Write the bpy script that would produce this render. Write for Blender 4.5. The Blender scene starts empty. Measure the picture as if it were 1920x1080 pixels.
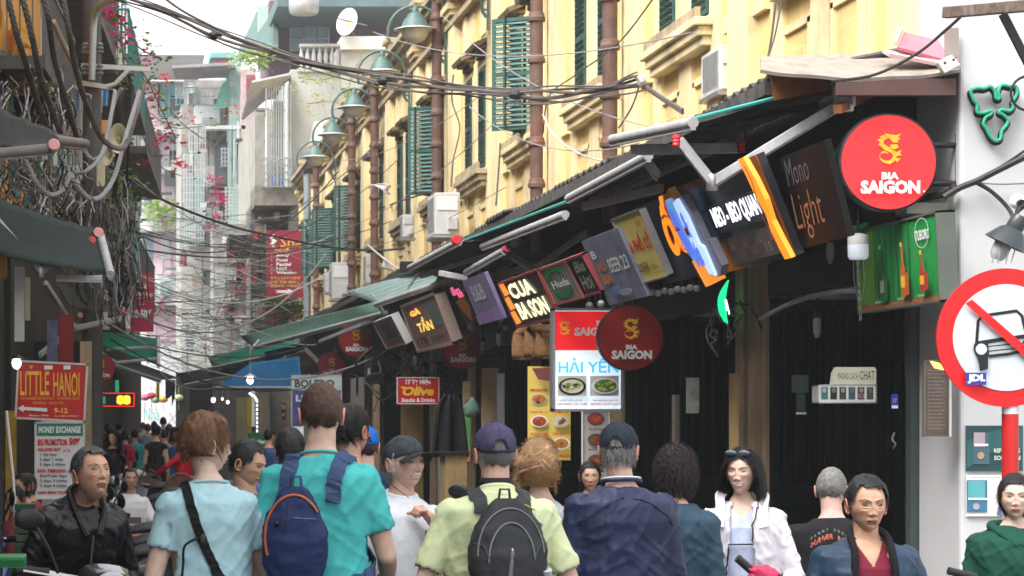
import bpy, bmesh, math, random
import numpy as np
from mathutils import Vector, Matrix, noise
from mathutils.bvhtree import BVHTree
random.seed(7); R = random.Random(11)
SC = bpy.context.scene; COL = SC.collection
# ---------------- camera, sky, sun, exposure ----------------
F = 4320.0; VX, VY, EYE = 200.0, 795.0, 1.65
cam = bpy.data.objects.new('camera', bpy.data.cameras.new('camera')); COL.objects.link(cam); SC.camera = cam
cam.location = (0, 0, EYE); cam.rotation_euler = (math.pi/2, 0, 0)
cam.data.sensor_width = 36; cam.data.lens = 36*F/1920
cam.data.shift_x = (960-VX)/1920; cam.data.shift_y = (VY-540)/1920
cam.data.clip_start = 0.1; cam.data.clip_end = 2000
cam.data.dof.use_dof = True; cam.data.dof.focus_distance = 13; cam.data.dof.aperture_fstop = 11
w = bpy.data.worlds.new('World'); SC.world = w; w.use_nodes = True
wn = w.node_tree; bg = wn.nodes['Background']
sky = wn.nodes.new('ShaderNodeTexSky'); sky.sky_type = 'NISHITA'; sky.sun_disc = False
sky.sun_elevation = math.radians(53); sky.sun_rotation = math.radians(234)
sky.dust_density = 4; sky.air_density = 1.2; sky.ozone_density = 1
hs = wn.nodes.new('ShaderNodeHueSaturation'); hs.inputs['Saturation'].default_value = 0.12; hs.inputs['Value'].default_value = 1.0
wn.links.new(sky.outputs[0], hs.inputs['Color']); wn.links.new(hs.outputs[0], bg.inputs['Color'])
bg.inputs['Strength'].default_value = 0.15
sd = bpy.data.lights.new('sun', 'SUN'); sd.energy = 1.0; sd.angle = math.radians(35); sd.color = (1, .97, .92)
sun = bpy.data.objects.new('sun', sd); COL.objects.link(sun)
sun.rotation_euler = Vector((-.48, -.35, .80)).to_track_quat('Z', 'Y').to_euler()
SC.view_settings.view_transform = 'Standard'; SC.view_settings.look = 'None'
SC.view_settings.gamma = 1; SC.view_settings.use_curve_mapping = False
SC.view_settings.exposure = 1.75
HAZE = .0011
SC.render.engine = 'CYCLES'
SC.cycles.max_bounces = 6; SC.cycles.volume_bounces = 1; SC.cycles.use_denoising = True
SC.cycles.volume_step_rate = 4
# ---------------- helpers ----------------
def P(px, py, Y): return Vector(((px-VX)*Y/F, Y, EYE+(VY-py)*Y/F))
def V(*a): return Vector(a)
MATS = {}
def mat(name, col, rough=.7, metal=0., vary=.18, scale=3., bump=.15, dirt=0., dcol=(.05, .045, .04), em=0., emcol=None, alpha=1., vcol=False, coat=0., streak=False, bscale=None, trans=0., spec=.4):
    if name in MATS: return MATS[name]
    m = bpy.data.materials.new(name); m.use_nodes = True; MATS[name] = m
    nt = m.node_tree; N = nt.nodes; L = nt.links; b = N['Principled BSDF']
    b.inputs['Roughness'].default_value = rough; b.inputs['Metallic'].default_value = metal
    b.inputs['Specular IOR Level'].default_value = spec
    if coat: b.inputs['Coat Weight'].default_value = coat
    if alpha < 1: b.inputs['Alpha'].default_value = alpha
    if trans: b.inputs['Transmission Weight'].default_value = trans
    if vcol:
        a = N.new('ShaderNodeAttribute'); a.attribute_name = 'Col'; src = a.outputs['Color']
    else:
        rgb = N.new('ShaderNodeRGB'); rgb.outputs[0].default_value = (*col, 1); src = rgb.outputs[0]
    geo = N.new('ShaderNodeNewGeometry'); mp = N.new('ShaderNodeMapping')
    L.new(geo.outputs['Position'], mp.inputs['Vector'])
    mp.inputs['Scale'].default_value = (scale, scale, scale*(.22 if streak else 1))
    nz = N.new('ShaderNodeTexNoise'); nz.inputs['Scale'].default_value = 1; nz.inputs['Detail'].default_value = 6; nz.inputs['Roughness'].default_value = .65
    L.new(mp.outputs[0], nz.inputs['Vector'])
    if vary:
        r = N.new('ShaderNodeMapRange'); r.inputs['From Min'].default_value = .3; r.inputs['From Max'].default_value = .7
        r.inputs['To Min'].default_value = 1-vary; r.inputs['To Max'].default_value = 1+vary*.6
        L.new(nz.outputs['Fac'], r.inputs['Value'])
        mx = N.new('ShaderNodeVectorMath'); mx.operation = 'SCALE'; L.new(src, mx.inputs[0]); L.new(r.outputs[0], mx.inputs['Scale']); src = mx.outputs[0]
    if dirt:
        n2 = N.new('ShaderNodeTexNoise'); n2.inputs['Scale'].default_value = 1.; n2.inputs['Detail'].default_value = 9; n2.inputs['Roughness'].default_value = .72
        m2 = N.new('ShaderNodeMapping'); m2.inputs['Scale'].default_value = (scale*.9, scale*.9, scale*.3); m2.inputs['Location'].default_value = (3.1, 7.7, 1.3)
        L.new(geo.outputs['Position'], m2.inputs['Vector']); L.new(m2.outputs[0], n2.inputs['Vector'])
        r2 = N.new('ShaderNodeMapRange'); r2.inputs['From Min'].default_value = .5; r2.inputs['From Max'].default_value = .72
        r2.inputs['To Min'].default_value = 0; r2.inputs['To Max'].default_value = dirt; L.new(n2.outputs['Fac'], r2.inputs['Value'])
        mm = N.new('ShaderNodeMix'); mm.data_type = 'RGBA'; L.new(r2.outputs[0], mm.inputs[0]); L.new(src, mm.inputs[6]); mm.inputs[7].default_value = (*dcol, 1); src = mm.outputs[2]
    L.new(src, b.inputs['Base Color'])
    if bump:
        bp = N.new('ShaderNodeBump'); bp.inputs['Strength'].default_value = bump; bp.inputs['Distance'].default_value = .02
        if bscale:
            n3 = N.new('ShaderNodeTexNoise'); n3.inputs['Scale'].default_value = bscale; n3.inputs['Detail'].default_value = 4
            L.new(geo.outputs['Position'], n3.inputs['Vector']); L.new(n3.outputs['Fac'], bp.inputs['Height'])
        else: L.new(nz.outputs['Fac'], bp.inputs['Height'])
        L.new(bp.outputs[0], b.inputs['Normal'])
    if em:
        b.inputs['Emission Strength'].default_value = em; L.new(src if emcol is None else src, b.inputs['Emission Color'])
        if emcol: 
            for l in list(b.inputs['Emission Color'].links): L.remove(l)
            b.inputs['Emission Color'].default_value = (*emcol, 1)
    return m
def q(col, name=None, **k):   # quick paint by colour
    return mat(name or 'paint_%02x%02x%02x' % tuple(int(c*255) for c in col) + ('' if not k else '_'+'_'.join(f'{a}{b}' for a, b in sorted(k.items()))), col, **{**dict(vary=.1, bump=.05), **k})
class MB:
    def __init__(s): s.v = []; s.f = []
    def add(s, vs, fs):
        o = len(s.v); s.v += [tuple(x) for x in vs]; s.f += [tuple(i+o for i in f) for f in fs]; return s
    def box(s, c, d, rot=None):
        c = Vector(c); x, y, z = d[0]/2, d[1]/2, d[2]/2
        vs = [Vector((a, b, e)) for a in (-x, x) for b in (-y, y) for e in (-z, z)]
        if rot is not None: vs = [rot @ p for p in vs]
        return s.add([p+c for p in vs], [(0,1,3,2),(4,6,7,5),(0,4,5,1),(2,3,7,6),(0,2,6,4),(1,5,7,3)])
    def span(s, a, b):   # box from corner to corner
        return s.box([(a[i]+b[i])/2 for i in range(3)], [abs(a[i]-b[i]) for i in range(3)])
    def slab(s, pts, t, n=None):   # polygon with thickness t behind it
        pts = [Vector(p) for p in pts]
        if n is None: n = (pts[1]-pts[0]).cross(pts[2]-pts[0]).normalized()
        k = len(pts); vs = pts+[p-n*t for p in pts]
        return s.add(vs, [tuple(range(k)), tuple(range(2*k-1, k-1, -1))]+[(i, i+k, (i+1) % k+k, (i+1) % k) for i in range(k)])
    def bar(s, a, b, w, h=None, up=(0,0,1)):
        a, b = Vector(a), Vector(b); d = b-a; L = d.length
        if L < 1e-6: return s
        d.normalize(); up = Vector(up)
        if abs(d.dot(up)) > .99: up = Vector((1, 0, 0))
        sx = d.cross(up).normalized(); uz = sx.cross(d); h = h or w
        m = Matrix((sx, d, uz)).transposed()
        return s.box((a+b)/2, (w, L, h), m)
    def tube(s, pts, r, n=8, cap=True):
        pts = [Vector(p) for p in pts]; k = len(pts); o = len(s.v)
        rs = r if isinstance(r, (list, tuple)) else [r]*k
        prev = None; rings = []
        for i, p in enumerate(pts):
            t = (pts[min(i+1, k-1)]-pts[max(i-1, 0)])
            t = t.normalized() if t.length > 1e-9 else Vector((0, 0, 1))
            if prev is None:
                u = t.orthogonal().normalized()
            else:
                u = prev-t*prev.dot(t)
                u = u.normalized() if u.length > 1e-6 else t.orthogonal().normalized()
            prev = u; w_ = t.cross(u)
            for j in range(n):
                a = 2*math.pi*j/n; s.v.append(tuple(p+(u*math.cos(a)+w_*math.sin(a))*rs[i]))
        for i in range(k-1):
            for j in range(n):
                a = o+i*n+j; b = o+i*n+(j+1) % n; s.f.append((a, b, b+n, a+n))
        if cap: s.f.append(tuple(range(o+n-1, o-1, -1))); s.f.append(tuple(range(o+(k-1)*n, o+k*n)))
        return s
    def lathe(s, prof, c, n=24, ax=(0,0,1), cap=True):
        c = Vector(c); ax = Vector(ax).normalized(); u = ax.orthogonal().normalized(); w_ = ax.cross(u); o = len(s.v)
        for r, h in prof:
            for j in range(n):
                a = 2*math.pi*j/n; s.v.append(tuple(c+ax*h+(u*math.cos(a)+w_*math.sin(a))*max(r, 1e-4)))
        for i in range(len(prof)-1):
            for j in range(n):
                a = o+i*n+j; b = o+i*n+(j+1) % n; s.f.append((a, b, b+n, a+n))
        if cap: s.f.append(tuple(range(o+n-1, o-1, -1))); s.f.append(tuple(range(o+(len(prof)-1)*n, o+len(prof)*n)))
        return s
    def ball(s, c, r, n=12, m=8, sc=(1,1,1), rot=None):
        c = Vector(c); o = len(s.v)
        for i in range(m+1):
            t = math.pi*i/m
            for j in range(n):
                a = 2*math.pi*j/n; p = Vector((math.sin(t)*math.cos(a)*r*sc[0], math.sin(t)*math.sin(a)*r*sc[1], math.cos(t)*r*sc[2]))
                if rot is not None: p = rot @ p
                s.v.append(tuple(p+c))
        for i in range(m):
            for j in range(n):
                a = o+i*n+j; b = o+i*n+(j+1) % n; s.f.append((a, a+n, b+n, b))
        return s
    def grid(s, fn, nu, nv, closed=False):
        o = len(s.v)
        for i in range(nu+1):
            for j in range(nv+1): s.v.append(tuple(fn(i/nu, j/nv)))
        for i in range(nu):
            for j in range(nv):
                a = o+i*(nv+1)+j; s.f.append((a, a+1, a+nv+2, a+nv+1))
        return s
    def mesh(s, name, T=None):
        vs = s.v if T is None else [T @ Vector(p) for p in s.v]
        me = bpy.data.meshes.new(name); me.from_pydata([tuple(p) for p in vs], [], s.f); me.update(); return me
def wmat(o):
    m = Matrix.Translation(o.location) @ o.rotation_euler.to_matrix().to_4x4() @ Matrix.Diagonal((*o.scale, 1))
    return wmat(o.parent) @ m if o.parent else m
def tag(o, label=None, cat=None, group=None, kind=None):
    if label: o['label'] = label
    if cat: o['category'] = cat
    if group: o['group'] = group
    if kind: o['kind'] = kind
    return o
def thing(name, label, cat, loc=(0,0,0), rz=0, group=None):
    o = bpy.data.objects.new(name, None); COL.objects.link(o); o.location = loc; o.rotation_euler = (0, 0, rz)
    o.empty_display_size = .1
    return tag(o, label, cat, group)
def build(mb, name, m, parent=None, local=False, smooth=False, bevel=0, kind=None, label=None):
    """mesh object from builder; verts in world space unless local"""
    if parent is not None:
        T = None if local else wmat(parent).inverted(); loc = None
    else:
        n = len(mb.v); xs = [p[0] for p in mb.v]; ys = [p[1] for p in mb.v]; zs = [p[2] for p in mb.v]
        loc = Vector(((min(xs)+max(xs))/2, (min(ys)+max(ys))/2, min(zs))); T = Matrix.Translation(-loc)
    me = mb.mesh(name, T); me.materials.append(m)
    if smooth:
        me.shade_smooth(); me.set_sharp_from_angle(angle=math.radians(40 if smooth is True else smooth))
    o = bpy.data.objects.new(name, me); COL.objects.link(o)
    if parent is not None: o.parent = parent
    else: o.location = loc
    if bevel:
        bm = o.modifiers.new('bevel', 'BEVEL'); bm.width = bevel; bm.segments = 2; bm.limit_method = 'ANGLE'; bm.angle_limit = math.radians(40)
    if kind: o['kind'] = kind
    if label: o['label'] = label
    return o
def copy_tree(o, parent=None):
    c = o.copy(); COL.objects.link(c); c.parent = parent
    for ch in list(o.children): copy_tree(ch, c)
    return c
TXT = {}
def text_geo(t, bold=.0, shear=0., sp=1.):
    k = (t, bold, shear, sp)
    if k in TXT: return TXT[k]
    cu = bpy.data.curves.new('txt', 'FONT'); cu.body = t; cu.size = 1; cu.resolution_u = 2; cu.offset = bold; cu.shear = shear; cu.space_character = sp
    cu.space_line = .85; cu.align_x = 'CENTER'
    o = bpy.data.objects.new('txt', cu); COL.objects.link(o); dg = bpy.context.evaluated_depsgraph_get()
    me = bpy.data.meshes.new_from_object(o.evaluated_get(dg))
    vs = [tuple(v.co) for v in me.vertices]; fs = [tuple(p.vertices) for p in me.polygons]
    bpy.data.objects.remove(o); bpy.data.curves.remove(cu); bpy.data.meshes.remove(me)
    if not vs: vs, fs = [(0,0,0),(1,0,0),(1,1,0),(0,1,0)], [(0,1,2,3)]
    x0 = min(v[0] for v in vs); x1 = max(v[0] for v in vs); y0 = min(v[1] for v in vs); y1 = max(v[1] for v in vs)
    vs = [((v[0]-x0)/(x1-x0), (v[1]-y0)/(y1-y0)) for v in vs]
    TXT[k] = (vs, fs, (x1-x0)/(y1-y0)); return TXT[k]
class Face:
    """a flat face of a sign: origin = top-left corner, u right, v DOWN, n outwards; fractions 0..1"""
    def __init__(s, tl, u, v, W, H, parent, x0=0.003):
        s.tl = Vector(tl); s.u = Vector(u).normalized(); s.v = Vector(v).normalized(); s.W = W; s.H = H; s.p = parent
        s.n = s.v.cross(s.u).normalized(); s.z = x0
    def at(s, a, b, z): return s.tl+s.u*(a*s.W)+s.v*(b*s.H)+s.n*z
    def lay(s, dz=.0022): s.z += dz; return s.z
    def text(s, t, x, y, w_, h, m, name='lettering', bold=.02, shear=0., rot=0., lvl=True, sp=1., z=None, label=None):
        vs, fs, asp = text_geo(t, bold, shear, sp); z = s.lay() if (lvl and z is None) else (z or s.z); mb = MB(); c, sn = math.cos(rot), math.sin(rot)
        out = []
        for a, b in vs:
            X = (a-.5)*w_*s.W; Y = (.5-b)*h*s.H
            X, Y = X*c-Y*sn, X*sn+Y*c
            out.append(s.tl+s.u*((x+w_/2)*s.W+X)+s.v*((y+h/2)*s.H+Y)+s.n*z)
        mb.add(out, fs); return build(mb, name, m, s.p, label=label)
    def rect(s, x, y, w_, h, m, name='panel', t=.0016, lvl=True):
        z = s.lay() if lvl else s.z
        return s.poly([(x, y), (x, y+h), (x+w_, y+h), (x+w_, y)], m, name, t, z)
    def poly(s, pts, m, name='emblem', t=.0016, z=None):
        z = s.lay() if z is None else z
        # pts counter-clockwise seen from the front in (right, down) coords
        A = sum(pts[i][0]*pts[(i+1) % len(pts)][1]-pts[(i+1) % len(pts)][0]*pts[i][1] for i in range(len(pts)))
        if A > 0: pts = pts[::-1]
        mb = MB().slab([s.at(a, b, z) for a, b in pts], t, s.n); return build(mb, name, m, s.p)
    def disc(s, x, y, rx, ry, m, name='disc', n=24):
        return s.poly([(x+rx*math.cos(2*math.pi*i/n), y+ry*math.sin(2*math.pi*i/n)) for i in range(n)], m, name)
    def stroke(s, pts, wd, m, name='stroke', closed=False):
        z = s.lay(); P3 = [s.at(a, b, z) for a, b in pts]+([s.at(*pts[0], z)] if closed else [])
        ww = wd if isinstance(wd, (list, tuple)) else [wd]*len(P3)
        mb = MB(); L = []; 
        for i, p in enumerate(P3):
            t = (P3[min(i+1, len(P3)-1)]-P3[max(0, i-1)]).normalized(); k = s.n.cross(t)
            L.append((p+k*ww[i]/2, p-k*ww[i]/2))
        for i in range(len(L)-1): mb.slab([L[i][1], L[i+1][1], L[i+1][0], L[i][0]], .0012, s.n)
        return build(mb, name, m, s.p)
def board(name, label, cat, tl, u, v, W, H, m, t=.03, frame=None, fw=.02, group=None, part='board'):
    """sign root + board + optional frame; returns (root, Face)"""
    tl = Vector(tl); u = Vector(u).normalized(); v = Vector(v).normalized(); n = v.cross(u).normalized()
    c = tl+u*W/2+v*H; root = thing(name, label, cat, c, 0, group)
    q4 = [tl, tl+v*H, tl+v*H+u*W, tl+u*W]
    build(MB().slab(q4, t, n), part, m, root)
    if frame:
        mb = MB(); o = n*.006
        for a, b in ((0, 1), (1, 2), (2, 3), (3, 0)):
            d = (q4[b]-q4[a]).normalized(); mb.bar(q4[a]+o-n*(t/2)-d*fw/2, q4[b]+o-n*(t/2)+d*fw/2, fw, t+.012, up=n)
        build(mb, 'frame', frame, root)
    return root, Face(tl, u, v, W, H, root)
UX = Vector((1, 0, 0)); DN = Vector((0, 0, -1))
def front(name, label, cat, x0, y0, x1, y1, Y, m, **k):   # sign facing the camera, corners read from the photo at depth Y
    a, b = P(x0, y0, Y), P(x1, y1, Y)
    return board(name, label, cat, a, UX, DN, b.x-a.x, a.z-b.z, m, **k)
def cable(pts, r=.012, sag=0., n=14, twist=0):
    """returns list of points along polyline with sag between"""
    out = []; pts = [Vector(p) for p in pts]
    for i in range(len(pts)-1):
        for j in range(n+(i == len(pts)-2)):
            t = j/n; p = pts[i].lerp(pts[i+1], t); p.z -= sag*4*t*(1-t); out.append(p)
    return out
def spline(pts, n=8):
    pts = [Vector(p) for p in pts]; out = []; k = len(pts)
    for i in range(k-1):
        p0 = pts[max(i-1, 0)]; p1 = pts[i]; p2 = pts[i+1]; p3 = pts[min(i+2, k-1)]
        for j in range(n):
            t = j/n; out.append(.5*((2*p1)+(p2-p0)*t+(2*p0-5*p1+4*p2-p3)*t*t+(3*p1-p0-3*p2+p3)*t**3))
    out.append(pts[-1]); return out
def solo(mb, name, m, label, cat, group=None, kind=None, **k):
    o = build(mb, name, m, **k); return tag(o, label, cat, group, kind)
# ---------------- materials ----------------
YEL = mat('yellow_limewash', (.80, .57, .23), .85, vary=.22, scale=1.8, dirt=.65, dcol=(.46, .37, .24), bump=.25)
YEL2 = mat('yellow_pale_trim', (.82, .67, .39), .85, vary=.16, scale=2.4, dirt=.8, dcol=(.36, .29, .18), bump=.25, streak=True)
AGED = mat('aged_cornice_stone', (.48, .38, .24), .9, vary=.4, scale=5, dirt=.75, dcol=(.09, .08, .06), bump=.4)
WHITEW = mat('white_wall_paint', (.56, .56, .57), .75, vary=.06, scale=1.5, dirt=.3, dcol=(.5, .5, .5), bump=.12)
CONC = mat('stained_grey_concrete', (.36, .36, .35), .9, vary=.25, scale=.9, dirt=.6, dcol=(.12, .12, .11), bump=.3, streak=True)
GREEN = mat('green_shutter_paint', (.03, .10, .085), .55, vary=.2, scale=6)
LGREEN = mat('weathered_teal_metal', (.075, .15, .138), .5, vary=.25, scale=9, dirt=.3, dcol=(.25, .15, .08))
PIPE = mat('rusty_brown_downpipe', (.13, .075, .06), .65, vary=.3, scale=7, dirt=.6, dcol=(.30, .10, .04), bump=.3)
DARKW = mat('dark_green_timber', (.006, .014, .011), .6, vary=.4, scale=8)
BLACKM = mat('black_metal', (.012, .012, .013), .45)
STEEL = mat('brushed_steel', (.45, .46, .47), .4, metal=.8, vary=.15, scale=12)
ALU = mat('white_aluminium', (.46, .46, .47), .5, metal=.15, vary=.2, scale=14, dirt=.6, dcol=(.25, .23, .21))
RUBBER = mat('cable_rubber', (.03, .028, .028), .6, vary=.3)
GREYC = mat('grey_cable_sheath', (.28, .28, .30), .6, vary=.2)
TARP_D = mat('dark_awning_canvas', (.012, .03, .03), .85, vary=.3, scale=4, bump=.3)
TARP_G = mat('green_awning_canvas', (.01, .16, .115), .8, vary=.25, scale=4, trans=0, bump=.25)
TARP_B = mat('blue_awning_canvas', (.015, .17, .38), .8, vary=.2, scale=3, bump=.25)
TARP_W = mat('pale_awning_canvas', (.55, .68, .66), .8, vary=.15, scale=3, dirt=.3, bump=.2)
TARP_T = mat('faded_brown_canvas', (.35, .27, .22), .85, vary=.3, scale=4, dirt=.5, bump=.3)
ROOFM = mat('old_corrugated_roof', (.075, .07, .065), .85, vary=.5, scale=9, dirt=.5, dcol=(.2, .18, .16), bump=.5)
WOOD = mat('aged_brown_wood', (.16, .10, .06), .75, vary=.35, scale=9, streak=True, bump=.3)
TAN = mat('tan_weathered_post', (.36, .26, .16), .8, vary=.3, scale=5, dirt=.5, dcol=(.06, .05, .04), streak=True)
REDS = mat('red_sign_face', (.58, .012, .014), .4, vary=.18, scale=6, bump=.02, dirt=.2, dcol=(.3, .1, .1))
REDD = mat('dark_red_sign_face', (.33, .010, .014), .3, vary=.25, scale=4, bump=.02, dirt=.25, dcol=(.2, .08, .08))
WHT = mat('white_print', (.82, .82, .82), .5, vary=.03, bump=0)
BLK = mat('black_print', (.012, .012, .012), .5, vary=.03, bump=0)
GOLD = mat('yellow_gold_print', (.85, .50, .03), .45, vary=.05, bump=0)
RPRT = mat('red_print', (.6, .01, .015), .5, vary=.03, bump=0)
GLASSD = mat('dark_window_glass', (.03, .035, .04), .15, vary=.2, bump=0)
PLGREY = mat('pale_grey_plastic', (.62, .62, .60), .5, vary=.1, dirt=.25, dcol=(.3, .28, .25))
CREAM = mat('cream_plastic', (.62, .56, .38), .5, vary=.1, dirt=.2)
# ================= ground =================
ASPH = mat('street_asphalt', (.055, .055, .055), .85, vary=.35, scale=6, bump=.4, dirt=.3, dcol=(.1, .09, .08))
g = MB().slab([(-150, -30, 0), (150, -30, 0), (150, 400, 0), (-150, 400, 0)], .3)
tag(build(g, 'ground', mat('packed_ground', (.12, .11, .10), .95, vary=.3, scale=.6), None), kind='structure')
g = MB(); LW = [(-1.7, -10), (-1.6, 10), (-1.2, 26), (-.6, 34), (.2, 50), (.9, 62), (.9, 84)]   # foot of the left facades
def lx(Y):
    for (a, b), (c, d) in zip(LW, LW[1:]):
        if b <= Y <= d: return a+(c-a)*(Y-b)/(d-b)
    return LW[-1][0]
ys = [-10, 10, 26, 34, 50, 62, 84]
for a, b in zip(ys, ys[1:]): g.slab([(lx(a)+.55, a, .004), (4.2, a, .004), (4.2, b, .004), (lx(b)+.55, b, .004)], .05)
tag(build(g, 'street', ASPH, None), kind='structure')
PAV = mat('pavement_tile', (.22, .2, .18), .85, vary=.25, scale=5)
g = MB(); g.span((4.2, -10, -.1), (5.6, 84, .13)); tag(build(g, 'pavement_right', PAV, None, bevel=.01), kind='structure')
g = MB()
for a, b in zip(ys, ys[1:]): g.slab([(lx(a)-.3, a, .13), (lx(a)+.55, a, .13), (lx(b)+.55, b, .13), (lx(b)-.3, b, .13)], .2)
tag(build(g, 'pavement_left', PAV, None), kind='structure')

# ================= yellow row building (right) =================
YB = thing('yellow_building', 'long yellow colonial row with pilasters, hoods and green louvred shutters over the bar canopy', 'building', (5.6, 36, 0))
HOODM = mat('dark_aged_hood', (.20, .15, .10), .9, vary=.4, scale=5, dirt=.6); XF = 5.0; Y0, Y1 = 13.62, 60.0
m = MB(); m.span((XF+.10, Y0, 3.96), (XF+6, Y1, 8.0)); build(m, 'wall', YEL, YB)
cen = [16.4+3.8*k-3.8 for k in range(0, 13)]
pil, sil, hood, pan, cap = MB(), MB(), MB(), MB(), MB()
def pset(a, b, x, z0, z1):
    mb = MB().span((x, a, z0), (XF+.13, b, z1)); build(mb, 'pilaster', YEL2, YB, bevel=.012)
def clampY(a, b): return max(a, Y0), min(b, Y1)
for k, yc in enumerate(cen):
    # bay-dividing pilaster
    a, b = clampY(yc+1.62, yc+2.18)
    if b-a > .1: 
        pset(a, b, XF+.0, 3.96, 7.55)
        if a > 26:
            cp = MB(); 
            for j, (e, h0, h1) in enumerate(((.03, 7.55, 7.63), (.07, 7.63, 7.72), (.03, 7.72, 7.98), (.1, 7.98, 8.10))): cp.span((XF-.03-e, a-e, h0), (XF+.12, b+e, h1))
            build(cp, 'capital', YEL2, YB)
            cp = MB().span((XF-.0, a+.05, 8.1), (XF+.45, b-.05, 8.42)); cp.span((XF-.06, a-.02, 8.42), (XF+.5, b+.02, 8.5)); build(cp, 'parapet_post', AGED, YB)
    for s in (-1, 1):   # flank and mullion strips
        a, b = clampY(yc+s*.99-.13, yc+s*.99+.13)
        if b-a > .1: pset(a, b, XF+.055, 3.96, 7.4)
    a, b = clampY(yc-.2, yc+.2)
    if b-a > .1: pset(a, b, XF+.065, 3.96, 6.62)
    a, b = clampY(yc-1.5, yc+1.5)
    if b-a < .3: continue
    # sill band, stepped
    sb = MB()
    for (x, z0, z1, e) in ((.10, 4.98, 5.05, -.3), (.06, 4.90, 4.98, -.34), (.02, 4.82, 4.90, -.37)): 
        sb.span((XF-x, max(a, yc-1.3-e), z0), (XF+.1, min(b, yc+1.3+e), z1))
    build(sb, 'window_sill', AGED if k > 4 else YEL2, YB, bevel=.01)
    sb = MB().span((XF-.08, max(a, yc-.95), 5.052), (XF-.04, min(b, yc+.95), 5.14)); build(sb, 'sill_kerb', AGED, YB)
    # band between bays
    bb = MB().span((XF+.05, max(Y0, yc+1.3), 4.84), (XF+.12, min(Y1, yc+2.5), 4.98)); build(bb, 'string_course', YEL2, YB)
    for s in (-1, 1):   # recessed spandrel panels below the sill
        y = yc+s*.575
        if y-.35 < Y0: continue
        fr = MB()
        for (c0, c1) in (((y-.34, 3.98), (y-.28, 4.6)), ((y+.28, 3.98), (y+.34, 4.6)), ((y-.34, 4.56), (y+.34, 4.62))): fr.span((XF+.075, c0[0], c0[1]), (XF+.12, c1[0], c1[1]))
        build(fr, 'panel_moulding', YEL2, YB)
        build(MB().span((XF+.085, y-.17, 3.98), (XF+.12, y+.17, 4.42)), 'panel', YEL, YB, bevel=.01)
    # hood over each window
    for s in (-1, 1):
        y = yc+s*.6
        if y-.5 < Y0: continue
        hb = MB()
        hb.slab([(XF+.1, y-.38, 6.82), (XF+.1, y+.38, 6.82), (XF-.13, y+.38, 6.72), (XF-.13, y-.38, 6.72)][::-1], -.07)
        hb.span((XF-.06, y-.34, 6.65), (XF+.1, y+.34, 6.70)); hb.span((XF+.02, y-.32, 6.58), (XF+.1, y+.32, 6.65))
        build(hb, 'window_hood', HOODM, YB, bevel=.01)
        hb = MB().span((XF+.08, y-.30, 6.9), (XF+.12, y+.33, 7.35)); build(hb, 'panel', YEL2, YB, bevel=.01)
# cornice in lengths
for k in range(12):
    a, b = clampY(13.62+3.9*k, 13.62+3.9*(k+1)-.004)
    if b <= a: continue
    cb = MB()
    for (x, z0, z1) in ((.02, 7.42, 7.5), (.07, 7.74, 7.84), (.15, 7.84, 7.94), (.22, 7.94, 8.02)): cb.span((XF-x, a, z0), (XF+.2, b, z1))
    build(cb, 'cornice', AGED, YB)
# shuttered windows
SLOT = mat('shutter_shadow_gap', (.01, .02, .02), .8)
def leaf_meshes(w_, h):
    fr = MB(); t = .022; s = .045
    fr.box((w_/2, 0, s/2), (w_, t, s)); fr.box((w_/2, 0, h-s/2), (w_, t, s)); fr.box((w_/2, 0, h*.5), (w_-2*s, t, s*1.2)); fr.box((s/2, 0, h/2), (s, t, h-2*s)); fr.box((w_-s/2, 0, h/2), (s, t, h-2*s))
    sl = MB(); n = int(h/.06)
    for i in range(1, n):
        z = i*h/n
        if abs(z-h/2) < .05 or z < .06 or z > h-.06: continue
        sl.box((w_/2, 0, z), (w_-2*s, .009, .062), Matrix.Rotation(math.radians(48), 3, 'X'))
    a = fr.mesh('shutter_leaf'); b = sl.mesh('louvre_slats'); a.materials.append(GREEN); b.materials.append(mat('louvre_highlight_green', (.10, .20, .18), .55, vary=.25, scale=8)); return a, b  # slat colour lightened to carry the pale highlight on the louvres
LF, LS = leaf_meshes(.52, 1.32)
def leaf(x, y, z, rz, win, lf=LF, ls=LS):
    a = bpy.data.objects.new('shutter', lf); COL.objects.link(a); a.parent = win
    p = wmat(win).inverted() @ Vector((x, y, z)); a.location = p; a.rotation_euler = (0, 0, rz)
    b = bpy.data.objects.new('louvre_slats', ls); COL.objects.link(b); b.parent = a; b['kind'] = 'stuff'
openset = {(4, -1): 65, (6, -1): 60, (9, -1): 60, (10, 1): 60, (11, -1): 62}
for k, yc in enumerate(cen):
    for s in (-1, 1):
        y = yc+s*.575
        if y-.4 < Y0 or y+.4 > Y1: continue
        fm = MB()
        for c0, c1 in (((y-.33, 5.1), (y-.28, 6.52)), ((y+.28, 5.1), (y+.33, 6.52)), ((y-.33, 6.46), (y+.33, 6.52)), ((y-.33, 5.06), (y+.33, 5.1))): fm.span((XF+.06, c0[0], c0[1]), (XF+.15, c1[0], c1[1]))
        win = build(fm, 'window', YEL2 if k < 6 else GREEN, YB)
        build(MB().span((XF+.085, y-.28, 5.1), (XF+.12, y+.28, 6.46)), 'dark_reveal', SLOT, win)
        if (k, s) in openset:
            a = math.radians(openset[(k, s)])
            leaf(XF-.0, y+.28, 5.11, math.pi+a-.25, win)
            leaf(XF-.0, y-.26, 5.11, math.pi-.55, win)
        else: leaf(XF+.055, y+.26, 5.11, -math.pi/2, win)

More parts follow.
